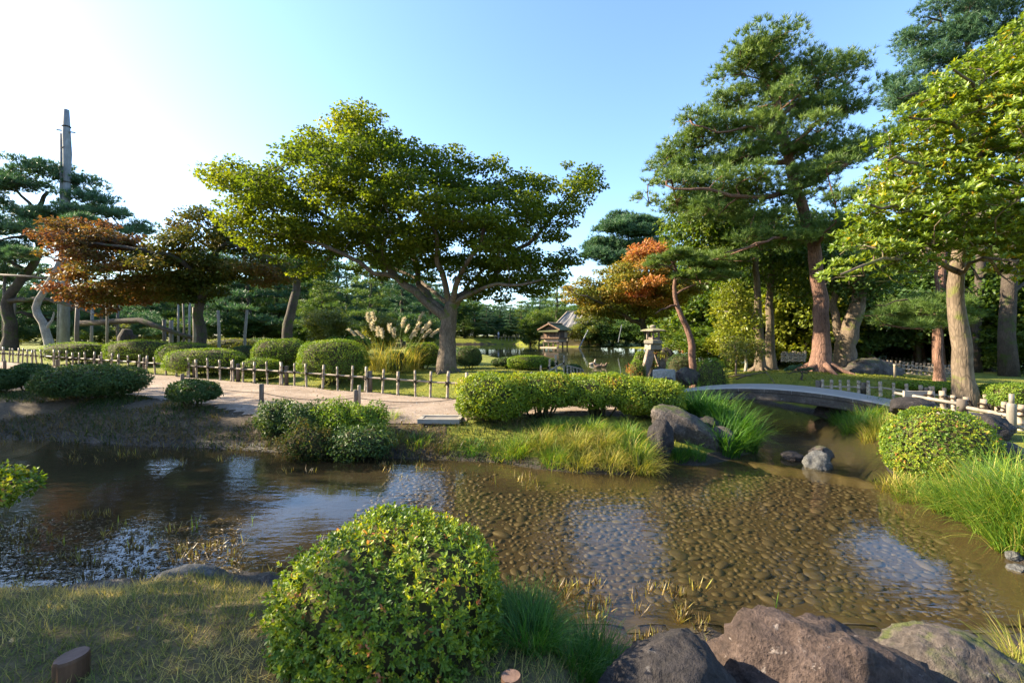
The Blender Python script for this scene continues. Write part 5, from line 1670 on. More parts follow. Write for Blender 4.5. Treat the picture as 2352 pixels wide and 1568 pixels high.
# ------------------------------------------------------------------ rocks
rock('large slanting boulder at the end of the hedge by the stream', at(1566, 988, 8.05), (1.42, .85, .66), 'rock', 5, rz=.1, cuts=9, rough=.10, ry=.52)
rock('upright dark stone under the slanting boulder, at the water line', at(1522, 1015, 7.5), (.42, .45, .75), 'rock_dark', 12)
rock('rounded stone behind the slanting boulder, half in shade', at(1624, 985, 8.3), (.5, .5, .46), 'rock_dark', 7)
rock('square-edged block right of the slanting boulder', at(1650, 1010, 8.0), (.52, .5, .5), 'rock', 15, cuts=12, rough=.06)
rock('small wet stone in the water below the slanting boulder', (*wl(1612, 1058), WATER + .01), (.2, .16, .12), 'rock_grey', 9)
rock('pale speckled stone standing in the stream before the weir', (*wl(1878, 1072), WATER + .05), (.40, .36, .38), 'rock_grey', 22, rough=.18)
rock('small brown stone in the stream behind the speckled one', (*wl(1884, 1050), WATER + .06), (.34, .3, .26), 'rock', 23)
rock('flat mossy stone in the stream left of the speckled one', (*wl(1820, 1052), WATER + .03), (.36, .3, .18), 'rock_dark', 24)
rock('smooth dark boulder bottom centre, pointed at the top left', (XX(1565, 2.3), 2.28, -.30), (.95, .85, .80), 'rock_dark', 31, rz=-.3, cuts=6, rough=.08, sub=5)
rock('big reddish boulder in the foreground, sunlit on top', (XX(1875, 2.55), 2.48, -.44), (1.16, 1.1, .84), 'rock_red', 42, rz=.1, cuts=10, rough=.15, sub=5)
rock('low brown boulder right of the big reddish one', (XX(2165, 2.72), 2.64, -.47), (.78, .85, .68), 'rock', 36, rz=.4, cuts=8, rough=.12, sub=5)
rock('grey stone wedged between the dark and reddish boulders, pale lichen edge', (XX(1720, 2.75), 2.7, -.35), (.42, .35, .5), 'rock_dark', 37)
rock('rounded mossy-grey boulder lying at the near left water edge', (XX(428, 3.5), 3.5, -.36), (.60, .42, .42), 'rock_grey', 38, cuts=4, rough=.07)
rock('flat grey stone at the left foot of the foreground azalea', (XX(628, 3.25), 3.25, -.36), (.30, .2, .16), 'rock_grey', 39)
rock('flat pale stone by the water behind the flat grey one', (XX(572, 3.45), 3.45, -.41), (.24, .14, .1), 'rock_grey', 40)
rock('small ochre stone on the near left lawn', (XX(243, 3.35), 3.32, -.34), (.15, .1, .10), 'plaster', 41)
rock('low dark stone half hidden by grass, bottom centre', (XX(1290, 2.9), 2.9, -.48), (.4, .3, .26), 'rock_dark', 46)
rock('broad grey boulder at the right end of the bridge', at(2092, 936, 8.7), (.85, .6, .42), 'rock_dark', 43, cuts=5, rough=.08)
rock('dark boulder right of the big azalea dome, under the log fence post', at(2270, 985, 7.2), (.7, .6, .5), 'rock_dark', 44)
rock('brownish boulder between azalea dome and long grass at the right edge', at(2310, 1040, 6.4), (.5, .4, .3), 'rock', 45)
rock('flat supporting stone under the right end of the bridge', (8.0, 11.3, -.30), (.9, .7, .45), 'rock_dark', 47)
rock('mossy round boulder right of the lantern', at(1580, 864, 15.8), (.8, .7, .62), 'rock', 48)
rock('small reddish stone in front of the pale stone block', at(1525, 876, 14.6), (.6, .4, .28), 'rock_red', 49)
rock('jagged pale rock under the short lantern leg', (XX(1513, 19.0), 19.0, -.2), (.8, .7, .95), 'rock_grey', 50)
rock('upright dark rock behind the lantern legs', (XX(1530, 20.2), 20.2, .3), (.8, .6, 1.5), 'rock_dark', 51)
rock('big mossy boulder right of the old gnarled roots', at(2010, 853, 17.0), (1.9, 1.2, 1.0), 'rock', 52)
rock('low mossy rock left of the big boulder behind the red pine', at(1965, 852, 16.4), (1.0, .8, .6), 'rock', 53)
rock('small stone on the right bank under overhanging grass', (*wl(2330, 1282), WATER + .02), (.16, .12, .1), 'rock_grey', 54)
rock('wet pale stone at the right water edge, lower one', (*wl(2336, 1305), WATER + .0), (.16, .12, .08), 'rock_grey', 55)
for i, (x, y, s_) in enumerate([(1430, 1058, .22), (1300, 1078, .18), (1240, 1066, .2)]):
    p = wl(x, y)
    rock(f'small stone at the water line under the sunlit grass, {["right one", "middle one", "left one"][i]}', (p[0], p[1] + .08, WATER + .03), (s_ * 1.5, s_, s_ * .8), 'rock_dark', 60 + i)
b = MB(); b.box((0, 0, 0), (.62, .55, .42), .75, .96)
tag(b.obj('stone_block', M['white_stone'], None, at(1525, 862, 15.6), bevel=.02), 'pale squared stone block below the lantern, bright left face', 'stone block')

# ------------------------------------------------------------------ grass tufts
GT = 'sunlit grass tufts on the bank below the hedge'
tf = [(1195, 1032, .40, 'grass', 'leftmost'), (1240, 1020, .42, 'grass_dry', 'second from left'), (1275, 1052, .40, 'grass', 'low one in front of the second'), (1320, 1022, .46, 'grass_dry', 'middle, straw-tipped'), (1330, 1062, .38, 'grass_dry', 'low middle one at the water'),
      (1385, 1015, .42, 'grass_dry', 'behind the middle'), (1400, 1060, .40, 'grass_dry', 'low one right of the middle'), (1440, 1000, .40, 'grass', 'green one near the boulder'), (1455, 1040, .55, 'grass', 'tall one beside the boulder'), (1470, 1072, .52, 'grass_dry', 'rightmost, with dry skirt at the water'),
      (1160, 1040, .26, 'grass', 'small one left of all'), (1360, 985, .35, 'grass', 'shaded one close under the hedge'), (1280, 985, .35, 'grass', 'shaded one left under the hedge')]
for x, y, L, mt, w in tf:
    p = gnd(x, y)
    tuft(f'arching grass tuft on the bank below the hedge, {w}', p, 460, .22, L * .9, .008, mt, GT, lean=(.1, .9), bend=(.7, 2.1))
GL = 'long dark grass beside the rock group'
for i, (x, y, L) in enumerate([(1600, 960, .75), (1640, 975, .75), (1680, 1000, .72), (1705, 1020, .70), (1665, 1030, .6)]):
    p = gnd(x, y)
    p[2] = float(G(p[0], p[1]))
    tuft(f'long dark drooping sedge right of the slanting boulder, {["farthest", "second farthest", "tallest in the middle", "outermost over the water", "nearest"][i]}', p, 420, .24, L * 1.15, .013, 'grass_dark', GL, lean=(.05, .6), bend=(.6, 1.9))
for i, (x, y, L, mt) in enumerate([(1560, 1052, .28, 'grass_dark'), (1600, 1048, .26, 'grass_dark'), (1540, 1060, .22, 'grass_dark')]):
    p = at(x, y, 7.45); p[2] = max(p[2], WATER)
    tuft(f'short dark grass at the foot of the slanting boulder, {["middle", "right", "left"][i]}', p, 220, .14, L, .008, mt, 'short grass at the boulder foot')
GR = 'grass on the right bank under the bridge'
for i, (x, y, L, mt) in enumerate([(1935, 965, .5, 'grass_dark'), (1965, 985, .55, 'grass_dark'), (1990, 960, .5, 'grass'), (2010, 1000, .48, 'grass_dry'), (2040, 985, .5, 'grass'), (1985, 940, .45, 'grass_dark'), (2060, 1118, .26, 'grass_dry'), (2105, 1140, .26, 'grass')]):
    p = gnd(x, y)
    tuft(f'grass clump on the right bank between bridge and azalea dome, {["leftmost dark", "second dark", "upper green", "yellow by the water", "right against the dome", "highest, at the bridge", "short yellow, under the dome", "short green, under the dome"][i]}', p, 380, .24, L, .010, mt, GR)
GF = 'long bright grass at the right edge'
for i, (x, y, L) in enumerate([(2200, 1150, .62), (2250, 1165, .68), (2300, 1190, .72), (2340, 1150, .75), (2350, 1230, .62), (2280, 1110, .6), (2390, 1180, .75)]):
    p = gnd(x, y + 20)
    tuft(f'long bright arching grass overhanging the stream at the right edge, {["leftmost", "second from left", "middle", "tallest", "lowest at the water", "behind, against the azalea dome", "cut by the picture edge"][i]}', p, 520, .22, L * 1.05, .010, 'grass', GF, lean=(.05, .8), bend=(.6, 1.8))
GB = 'grass tufts at the near bank'
for i, (x, y, Y, L, mt, n) in enumerate([(1180, 1420, 2.95, .26, 'grass_dark', 420), (1225, 1470, 2.75, .32, 'grass_dark', 520), (1370, 1480, 2.70, .34, 'grass_dark', 600), (1330, 1560, 2.45, .26, 'grass_dark', 420), (1220, 1560, 2.45, .28, 'grass_dark', 420),
                                         (1735, 1540, 2.3, .22, 'grass', 60), (2320, 1540, 2.55, .32, 'grass_dry', 300), (2370, 1500, 2.7, .36, 'grass_dry', 320), (1420, 1530, 2.4, .22, 'grass_dark', 260)]):
    X = XX(x, Y); p = on(X, Y)
    tuft(f'green grass tuft at the near water edge, {["behind the foreground azalea", "right of the foreground azalea", "largest, left of the dark boulder", "low, before the largest one", "lowest, by the short log post", "thin sprig between the boulders", "straw-tipped, bottom right corner", "straw-tipped, right edge", "small, against the dark boulder"][i]}',
         p, n, .13, L, .0055, mt, GB, lean=(.05, .8), bend=(.4, 1.6))

# ------------------------------------------------------------------ ground cover that nobody could count
def scatter(nm, label, cat, xy, L, w, mat, lean=(.2, 1.1), bend=(.2, 1.0), seg=2, rr=None, dz=0.0):
    n = len(xy)
    root = np.stack([xy[:, 0], xy[:, 1], G(xy[:, 0], xy[:, 1]) + dz], 1)
    V, F, k_ = blades(root, rng.uniform(0, 6.28, n), L * rng.uniform(.5, 1.2, n), w * rng.uniform(.7, 1.2, n), rng.uniform(*lean, n), rng.uniform(*bend, n), seg)
    R = np.repeat(rng.beta(1.8, 1.8, n) if rr is None else rr, k_)
    o = add(nm, np_mesh(nm, V, F, R), M[mat])
    return stuff(o, label, cat)


n = 58000
xy = np.stack([rng.uniform(-5.2, 1.6, n), rng.uniform(1.5, 4.1, n)], 1)
sd = poly_sd(xy[:, 0], xy[:, 1], STREAM)
xy = xy[(sd > .12 + .12 * rng.uniform(size=n))]
rr = np.clip(.42 + .75 * (vnoise(xy[:, 0] * 2.2, xy[:, 1] * 2.2, 31) - .35) + rng.uniform(-.4, .4, len(xy)), 0, 1)
scatter('lawn_grass', 'short mown grass, green and straw-coloured, on the near left bank', 'grass', xy, .075, .0042, 'lawn', (.4, 1.35), (.0, .6), 1, rr)
# weeds on the far left bank
n = 60000
xy = np.stack([rng.uniform(-13, .6, n), rng.uniform(6.6, 12.5, n)], 1)
sd = poly_sd(xy[:, 0], xy[:, 1], STREAM)
pd = poly_sd(xy[:, 0], xy[:, 1], PATH)
den = vnoise(xy[:, 0] * 1.1, xy[:, 1] * 1.1, 41)
xy = xy[(sd > -.06) & (sd < 2.6) & (pd > -.05) & (den > .24)]
scatter('bank_weeds', 'low dark green weeds and dead stalks covering the left stream bank', 'weeds', xy, .12, .014, 'weeds', (.2, 1.3), (.3, 1.3), 2, np.clip(.75 * vnoise(xy[:, 0] * 1.4, xy[:, 1] * 1.4, 47) + rng.uniform(-.2, .45, len(xy)), 0, 1))
n = 9000
xy = np.stack([rng.uniform(-13, .2, n), rng.uniform(6.6, 12.0, n)], 1)
sd = poly_sd(xy[:, 0], xy[:, 1], STREAM)
xy = xy[(sd > -.45) & (sd < .55)]
scatter('dead_stalks', 'brown dead stalks along the water edge of the left bank', 'stalks', xy, .15, .010, 'reed', (.1, 1.3), (.0, .8), 2, np.clip(rng.beta(1.2, 3, len(xy)), 0, 1))
# fringe on the peninsula and right bank
n = 20000
xy = np.stack([rng.uniform(-4.6, 9.5, n), rng.uniform(3.5, 11.5, n)], 1)
xy = xy[(xy[:, 0] > -1.4) | (xy[:, 1] > 6.5)]
sd = poly_sd(xy[:, 0], xy[:, 1], STREAM)
xy = xy[(sd > .02) & (sd < 1.5) & (vnoise(xy[:, 0] * 1.6, xy[:, 1] * 1.6, 44) > .35)]
scatter('bank_grass', 'short yellow-green grass and moss fringe along the stream bank', 'grass', xy, .11, .008, 'grass_dry', (.1, 1.0), (.3, 1.2), 2, np.clip(rng.beta(1.6, 3.0, len(xy)), 0, 1))
# moss blades behind the fence and on the lawn
n = 30000
xy = np.vstack([np.stack([rng.uniform(-14, 2, n // 2), rng.uniform(11, 19, n // 2)], 1), np.stack([rng.uniform(6.8, 15, n // 2), rng.uniform(11.8, 18.5, n // 2)], 1)])
sd = poly_sd(xy[:, 0], xy[:, 1], STREAM)
xy = xy[((xy[:, 1] > fence_y(xy[:, 0]) + .2) | (xy[:, 0] > 6)) & (sd > .2)]
scatter('moss_cover', 'yellow-green moss cushions on the mound behind the fence and on the right lawn', 'moss', xy, .055, .03, 'grass_dry', (.6, 1.4), (.0, .5), 1, np.clip(rng.beta(1.3, 3.4, len(xy)), 0, 1))
# cut reeds in the shallows
RP = []
for x0, x1, y0, y1, m in [(-60, 260, 1175, 1300, 360), (280, 410, 1195, 1265, 90), (400, 570, 1235, 1300, 130), (600, 760, 1240, 1330, 60), (1085, 1270, 1075, 1135, 60), (880, 1010, 1060, 1110, 40), (1275, 1410, 1335, 1430, 100), (1460, 1630, 1340, 1500, 200),
                          (590, 640, 1330, 1370, 40), (0, 340, 1290, 1345, 150), (640, 930, 1040, 1080, 110), (150, 560, 1030, 1060, 120)]:
    cl = [(rng.uniform(x0, x1), rng.uniform(y0, y1)) for _ in range(max(4, m // 9))]
    for _ in range(int(m * 1.6)):
        c_ = cl[rng.integers(len(cl))]
        p = wl(c_[0] + rng.normal() * 9, c_[1] + rng.normal() * 4)
        RP.append(p)
RP = np.array(RP)
n = len(RP)
root = np.stack([RP[:, 0], RP[:, 1], np.full(n, WATER - .03)], 1)
hz = rng.uniform(.03, .10, n)
V, F, k_ = blades(root, rng.uniform(0, 6.28, n), hz + .02, rng.uniform(.008, .015, n), rng.uniform(0, .9, n), rng.uniform(-.2, .3, n), 2)
stuff(add('cut_reeds', np_mesh('cut_reeds', V, F, np.repeat(rng.beta(1.1, 1.7, n), k_)), M['reed']), 'cut brown and yellow reed stubs standing in the shallow water', 'reeds')
# floating debris and fallen leaves
n = 2600
xy = np.array([wl(rng.uniform(-100, 560), rng.uniform(1190, 1330)) for _ in range(n)])
D_ = rvec(n) * np.array([1, 1, .12])
V, F, k_ = leaf_geo(np.stack([xy[:, 0], xy[:, 1], np.maximum(G(xy[:, 0], xy[:, 1]) + .01, WATER + .004)], 1), D_, np.array([0, 0, 1.]) + rvec(n) * .3, rng.uniform(.02, .08, n), rng.uniform(.006, .02, n))
stuff(add('reed_litter', np_mesh('reed_litter', V, F, np.repeat(rng.uniform(0, .5, n), k_)), M['reed']), 'wet brown reed litter floating at the near left margin', 'litter')
n = 2600
xy = np.stack([rng.uniform(-14, 6, n), rng.uniform(2, 18, n)], 1)
sd = poly_sd(xy[:, 0], xy[:, 1], STREAM)
xy = xy[sd > .1]; n = len(xy)
V, F, k_ = leaf_geo(np.stack([xy[:, 0], xy[:, 1], G(xy[:, 0], xy[:, 1]) + .03], 1), rvec(n) * np.array([1, 1, .2]), np.array([0, 0, 1.]) + rvec(n) * .4, rng.uniform(.03, .07, n), rng.uniform(.015, .035, n))
stuff(add('fallen_leaves', np_mesh('fallen_leaves', V, F, np.repeat(rng.uniform(0, 1, n), k_)), M['litter']), 'small fallen leaves scattered over path, moss and lawn', 'leaves')
n = 3000
xy = np.stack([rng.uniform(-12, 4, n), rng.uniform(8.5, 17, n)], 1)
xy = xy[poly_sd(xy[:, 0], xy[:, 1], PATH) < .1]; n = len(xy)
s_ = rng.uniform(.006, .022, n)
oct_ = np.array([[1, 0, 0], [0, 1, 0], [-1, 0, 0], [0, -1, 0], [0, 0, .8], [0, 0, -.5]])
V = np.stack([xy[:, 0], xy[:, 1], G(xy[:, 0], xy[:, 1]) + .022], 1)[:, None] + oct_[None] * s_[:, None, None] * rng.uniform(.6, 1.3, (n, 6, 1))
F = (np.arange(n)[:, None, None] * 6 + np.array([[0, 1, 4], [1, 2, 4], [2, 3, 4], [3, 0, 4]])[None]).reshape(-1, 3)
stuff(add('path_stones', np_mesh('path_stones', V.reshape(-1, 3), F, np.repeat(rng.uniform(0, 1, n), 6)), M['white_stone']), 'loose little stones lying on the gravel path', 'stones')
# single green reeds
for i, (x, y, h) in enumerate([(440, 1212, .17), (450, 1212, .15), (578, 1197, .10), (622, 1335, .14), (1780, 1395, .12), (935, 1245, .12)]):
    p = wl(x, y)
    V, F, k_ = blades(np.array([[p[0], p[1], WATER - .05], [p[0] + .012, p[1], WATER - .05]]), np.array([.4, 2.5]), np.array([h + .05, h * .8 + .05]), np.array([.011, .01]), np.array([.2, .15]), np.array([.1, .1]), 3)
    o = add('green_reed', np_mesh('green_reed', V, F, np.full(2 * k_, .45)), M['grass'])
    tag(o, f'fresh green reed shoot in the shallows, {["taller of the pair left of the foreground azalea", "shorter of the pair left of the foreground azalea", "lone short one in mid-stream", "beside the left flank of the foreground azalea", "in front of the big reddish boulder", "poking up behind the foreground azalea"][i]}', 'reed', 'fresh reed shoots')
# ------------------------------------------------------------------ stone bridge
A0 = np.array([4.55, 13.1]); A1 = np.array([8.75, 9.68])
dv = (A1 - A0) / np.linalg.norm(A1 - A0); pv = np.array([-dv[1], dv[0]])   # pv points away from the viewer
LB = np.linalg.norm(A1 - A0); WB = 1.25


def arch(t):
    return .315 * (1 - (2 * t - 1) ** 2) - .02


br = thing('stone_bridge', 'low arched stone bridge with pale deck and dark lichen-spotted side', 'bridge', (A0[0], A0[1], 0), rz=math.atan2(dv[1], dv[0]))
ts = np.linspace(-.04, 1.04, 40)


def ribbon(nm, prof, mat, bevel=0):
    b = MB(); V = []
    for t in ts:
        for (o_, z_) in prof:
            V.append((t * LB, o_, arch(t) + z_))
    m = len(prof)
    Fc = [(i * m + j, i * m + (j + 1) % m, (i + 1) * m + (j + 1) % m, (i + 1) * m + j) for i in range(len(ts) - 1) for j in range(m)]
    Fc += [tuple(reversed(range(m))), tuple((len(ts) - 1) * m + j for j in range(m))]
    b.raw(V, Fc)
    o = b.obj(nm, mat, br)
    return o


ribbon('deck', [(.02, -.13), (0, -.11), (0, -.035), (.03, -.008), (.09, 0), (WB - .09, 0), (WB - .03, -.008), (WB, -.035), (WB, -.11), (WB - .02, -.13)], M['deck'])
ribbon('arch_beam', [(.03, -.33), (.012, -.30), (.012, -.135), (.32, -.135), (.32, -.33)], M['bridge_side'])
ribbon('arch_beam', [(WB - .32, -.33), (WB - .32, -.135), (WB - .012, -.135), (WB - .012, -.30), (WB - .03, -.33)], M['bridge_side'])
ribbon('soffit_slab', [(.322, -.30), (.322, -.14), (WB - .322, -.14), (WB - .322, -.30)], M['bridge_side'])
# side facing of dark stone blocks along the near face
for i in range(9):
    t0, t1 = i / 9 + .0007, (i + 1) / 9 - .0007
    b = MB(); V = []
    for t in np.linspace(t0, t1, 5):
        for (o_, z_) in [(.010, -.128), (-.006, -.122), (-.006, -.02 - .018), (.010, -.034)]:
            V.append((t * LB, o_, arch(t) + z_))
    Fc = [(a * 4 + j, a * 4 + (j + 1) % 4, (a + 1) * 4 + (j + 1) % 4, (a + 1) * 4 + j) for a in range(4) for j in range(4)] + [(3, 2, 1, 0), (16, 17, 18, 19)]
    b.raw(V, Fc); b.obj('facing_block', M['bridge_side'], br)

# ------------------------------------------------------------------ two-legged stone lantern
YL = 19.2
lx = XX(1500, YL); S = YL / FP
lt = thing('stone_lantern', 'grey stone lantern on two splayed legs at the pond edge', 'lantern', (lx, YL, WATER))


def lz(y):
    return ZZ(y, YL) - WATER


lt.scale = (1.1, 1.1, 1.1)
hexr = math.radians(12)
b = MB(); b.lathe([(.09, lz(764.5)), (.12, lz(762.5)), (.135, lz(761)), (.11, lz(759)), (.05, lz(757.8)), (.01, lz(757.4))], 12); b.obj('finial', M['lantern'], lt, smooth_shade=True)
b = MB()
b.lathe([(.49, lz(771.2)), (.535, lz(770.9)), (.525, lz(769.4)), (.43, lz(767.5)), (.26, lz(765.8)), (.11, lz(764.4)), (.02, lz(764.2))], 6, rot=hexr); b.obj('roof', M['lantern'], lt, bevel=.012)
fbx = thing('x', 'x', 'x', (0, 0, 0)); bpy.data.objects.remove(fbx)
b = MB(); z0, z1 = lz(788.6), lz(771)
for i in range(6):
    a = hexr + i * math.pi / 3
    b.beam((.235 * math.cos(a), .235 * math.sin(a), z0), (.235 * math.cos(a), .235 * math.sin(a), z1), .065, .065)
for i in range(6):
    a, c_ = hexr + i * math.pi / 3, hexr + (i + 1) * math.pi / 3
    p, q = (.225 * math.cos(a), .225 * math.sin(a)), (.225 * math.cos(c_), .225 * math.sin(c_))
    b.beam((p[0], p[1], z0 + .045), (q[0], q[1], z0 + .045), .05, .09); b.beam((p[0], p[1], z1 - .03), (q[0], q[1], z1 - .03), .05, .06)
fire = b.obj('firebox', M['lantern_leg'], lt)
b = MB(); b.lathe([(.26, lz(798.5)), (.37, lz(797)), (.385, lz(795)), (.385, lz(790.5)), (.34, lz(788.8))], 6, rot=hexr); b.obj('platform', M['lantern'], lt, bevel=.012)
b = MB(); b.box((0, 0, (lz(798.6) + lz(809.5)) / 2), (.50, .46, lz(798.6) - lz(809.5)), .25, .96); b.obj('neck_block', M['lantern'], lt, bevel=.02)


def leg(top, bot, w0, w1, nm='leg'):
    b = MB(); top = np.array(top); bot = np.array(bot)
    midp = top * .5 + bot * .5 + np.array([(top[0] - bot[0]) * .16, 0, .06])
    P = [top, midp, bot]; V = []
    for p, w in zip(P, (w0, (w0 + w1) / 2, w1)):
        V += [(p[0] - w / 2, p[1] - w * .42, p[2]), (p[0] + w / 2, p[1] - w * .42, p[2]), (p[0] + w / 2, p[1] + w * .42, p[2]), (p[0] - w / 2, p[1] + w * .42, p[2])]
    Fc = [(i * 4 + j, i * 4 + (j + 1) % 4, (i + 1) * 4 + (j + 1) % 4, (i + 1) * 4 + j) for i in range(2) for j in range(4)] + [(3, 2, 1, 0), (8, 9, 10, 11)]
    b.raw(V, [tuple(reversed(f)) for f in Fc])
    return b.obj(nm, M['lantern_leg'], lt, bevel=.03)


leg((-.10, -.05, lz(808)), (XX(1466, YL) - lx, -.35, lz(862) - .25), .30, .33)
leg((.16, .02, lz(808)), (XX(1519, YL) - lx + .02, -.05, lz(848) - .02), .27, .31)['label'] = 'shorter pale leg standing on the shore rock'

# ------------------------------------------------------------------ bamboo fences
def bamboo_mesh(nm, L, r, nodes=3, n=8, axis='z'):
    """bamboo culm with swollen nodes, from 0 to L"""
    P = []; R = []
    zs = sorted(set([0, L] + [L * (i + .5) / nodes + dz for i in range(nodes) for dz in (-.012, 0, .012)]))
    for z in zs:
        isn = any(abs(z - L * (i + .5) / nodes) < .004 for i in range(nodes))
        P.append((0, 0, z) if axis == 'z' else (z, 0, 0)); R.append(r * (1.16 if isn else 1.0))
    b = MB(); b.tube(P, R, n)
    return b.mesh(nm, True)


def knot_mesh(r):
    b = MB()
    for a in (0.7, -0.7):
        c, s_ = math.cos(a), math.sin(a)
        P = [(math.cos(t) * r * 1.5 * c, math.sin(t) * r * 1.9, math.cos(t) * r * 1.5 * s_) for t in np.linspace(0, 6.28, 9)]
        b.tube(P, r * .32, 5, False)
    b.tube([(0, -r * 1.7, 0), (r * .9, -r * 2.3, -r * 1.7), (r * 1.2, -r * 2.2, -r * 2.8)], [r * .3, r * .22, r * .1], 5)
    b.tube([(0, -r * 1.7, 0), (-r * 1.1, -r * 2.3, -r * 1.3), (-r * 1.7, -r * 2.0, -r * 2.1)], [r * .3, r * .22, r * .1], 5)
    return b.mesh('tie', True)


post_me = [bamboo_mesh('post', 1.0, .029, 4), bamboo_mesh('post', 1.0, .033, 3), bamboo_mesh('post', 1.0, .026, 5)]
thin_me = bamboo_mesh('post', 1.0, .021, 4)
logb = MB(); logb.tube([(0, 0, 0), (0, 0, .97), (0, 0, 1.0)], [.058, .056, .048], 10)
log_me = logb.mesh('log_post', True)
tie_me = knot_mesh(.033); tie_me.materials.append(M['tie'])
for m_ in post_me + [thin_me]:
    m_.materials.append(M['bamboo'])
log_me.materials.append(M['log_grey'])


def fence(label, base, posts, logs, rails, railh=.40, rail_r=.024, scale=1.0, ties=True, tilt=.05, group=None, thick=1.0, name='bamboo_fence'):
    """posts: list of (x, y, zbottom, height); logs the same; rails: list of polylines"""
    f = thing(name, label, 'fence', base, group)
    bx_, by_, bz_ = base
    for i, (x, y, z, h) in enumerate(posts):
        me = post_me[i % 3]
        add('post', me, None, f, (x - bx_, y - by_, z - bz_ - .06), (rng.uniform(-tilt, tilt), rng.uniform(-tilt, tilt), rng.uniform(0, 6)), (thick, thick, h + .06))
        if ties:
            add('tie', tie_me, None, f, (x - bx_, y - by_ - .005, z - bz_ + railh * scale), (0, 0, rng.uniform(-.4, .4)), (thick,) * 3)
    for (x, y, z, h) in logs:
        add('log_post', log_me, None, f, (x - bx_, y - by_, z - bz_ - .08), (0, 0, rng.uniform(0, 6)), (thick, thick, h + .08))
    for pl_ in rails:
        b = MB()
        P = []
        R = []
        for a, c_ in zip(pl_[:-1], pl_[1:]):
            a = np.array(a); c_ = np.array(c_); L_ = np.linalg.norm(c_ - a); m = max(2, int(L_ / .35))
            for t in np.linspace(0, 1, m, endpoint=False):
                p = a + (c_ - a) * t
                P += [p, p + (c_ - a) / L_ * .02]; R += [rail_r * 1.14, rail_r]
        P.append(np.array(pl_[-1])); R.append(rail_r)
        P = np.array(P) - np.array(base)
        b.tube(P, R, 7)
        b.obj('rail', M['bamboo'], f, smooth_shade=True)
    return f


# main fence along the far side of the path
z2 = [20, 45, 85, 120, 165, 205, 250, 295, 340, 390, 495, 545, 612, 672, 722, 790, 862, 937, 1018, 1090, 1180, 1270, 1340, 1428, 1522, 1620, 1722, 1738, 1810, 1912]
nat = [v * .4356 for v in z2] + [800 + v * .4354 for v in [188, 290, 310, 395, 498, 623, 738, 757, 868, 980, 1127, 1265, 1392, 1518, 1536, 1675, 1818, 1980, 2115, 2270]] + [1700 + v * .4356 for v in [205, 380, 398, 545, 675, 805]]
lognat = [900 * .4356, 1310 * .4356, 1770 * .4356, 2170 * .4356, 800 + 335 * .4354, 800 + 780 * .4354, 800 + 1552 * .4354, 1700 + 420 * .4356]


def on_fence(nx):
    """where a measured column meets the fence line"""
    q = (nx - 2048) / 1820
    a, c_ = -.446, 11.5 - .446 * 1.64
    Y = c_ / (1 - a * q)
    return q * Y, Y


posts = []
for nx in nat:
    x, y = on_fence(nx)
    z = float(G(x, y)); posts.append((x, y, z, .70 + rng.uniform(-.05, .04)))
logs = []
for nx in lognat:
    x, y = on_fence(nx)
    logs.append((x, y + .10, float(G(x, y)), .60))
ends = [on_fence(nx) for nx in (2, 260, 560, 860, 1180, 1480, 1750, 2060)]
rails = []
for a, c_ in zip(ends[:-1], ends[1:]):
    za, zc = float(G(*a)) + .42, float(G(*c_)) + .42
    rails.append([(a[0], a[1] + .04, za), (c_[0], c_[1] + .04, zc)])
fence('long bamboo fence with single rail along the far side of the gravel path', (posts[0][0], posts[0][1], posts[0][2]), posts, logs, rails, .42, .025, thick=1.12, tilt=.07)

# short picket fence by the pond
ps = []
for nx in [2270, 2283, 2296, 2309, 2320, 2330]:
    Yq = 14.4 + (nx - 2270) * .012; x = (nx - 2048) / 1820 * Yq
    z = float(G(x, Yq)); ps.append((x, Yq, z, max(.3, ZZ(1477 / 1.7415, Yq) - z)))
fence('short picket of thick bamboo stakes by the pond, behind the hedge', ps[0][:3], ps, [], [[(ps[0][0], ps[0][1] + .05, ps[0][2] + .3), (ps[-1][0], ps[-1][1] + .05, ps[-1][2] + .3)]], .3, ties=False, name='picket_fence')
# fence from the pampas mound to the pond, behind the hedge
a, c_ = np.array(on_fence(2060)), np.array([(2262 - 2048) / 1820 * 14.3, 14.3])
ps = [(*(a + (c_ - a) * t), float(G(*(a + (c_ - a) * t))), .62) for t in np.linspace(.08, .95, 6)]
fence('continuation of the bamboo fence behind the hedge, mostly hidden', ps[0][:3], ps, [], [[(ps[0][0], ps[0][1] + .04, ps[0][2] + .38), (ps[-1][0], ps[-1][1] + .04, ps[-1][2] + .38)]], .38)

# right of the bridge: far side
xb = [505, 578, 668, 743, 832, 912, 928, 1035, 1150, 1275, 1408, 1500, 1518, 1615, 1757, 1888, 2002, 2095, 2115, 2268, 2340]
yb = [955, 957, 960, 960, 963, 965, 965, 973, 985, 993, 1007, 1018, 1018, 1032, 1052, 1075, 1090, 1110, 1110, 1137, 1150]
ps = []; ra = []
for zx, zy in zip(xb, yb):
    nx, ny = 3072 + zx * .4356, 1100 + zy * .4356
    t = (nx - 3290) / 780
    Yq = 12.7 - 2.4 * t; x = (nx - 2048) / 1820 * Yq
    zt = CAM_Z - (ny - 1340) / 1820 * Yq
    g = float(G(x, Yq)); ps.append((x, Yq, g, max(zt - g, .3)))
lg = []
for zx, zy in ((475, 965), (890, 985), (1475, 1030), (2075, 1120)):
    nx, ny = 3072 + zx * .4356, 1100 + zy * .4356
    t = (nx - 3290) / 780; Yq = 12.7 - 2.4 * t; x = (nx - 2048) / 1820 * Yq
    g = float(G(x, Yq)); lg.append((x, Yq + .06, g, max(CAM_Z - (ny - 1340) / 1820 * Yq - g, .3)))
sel = [0, 7, 13, 20]
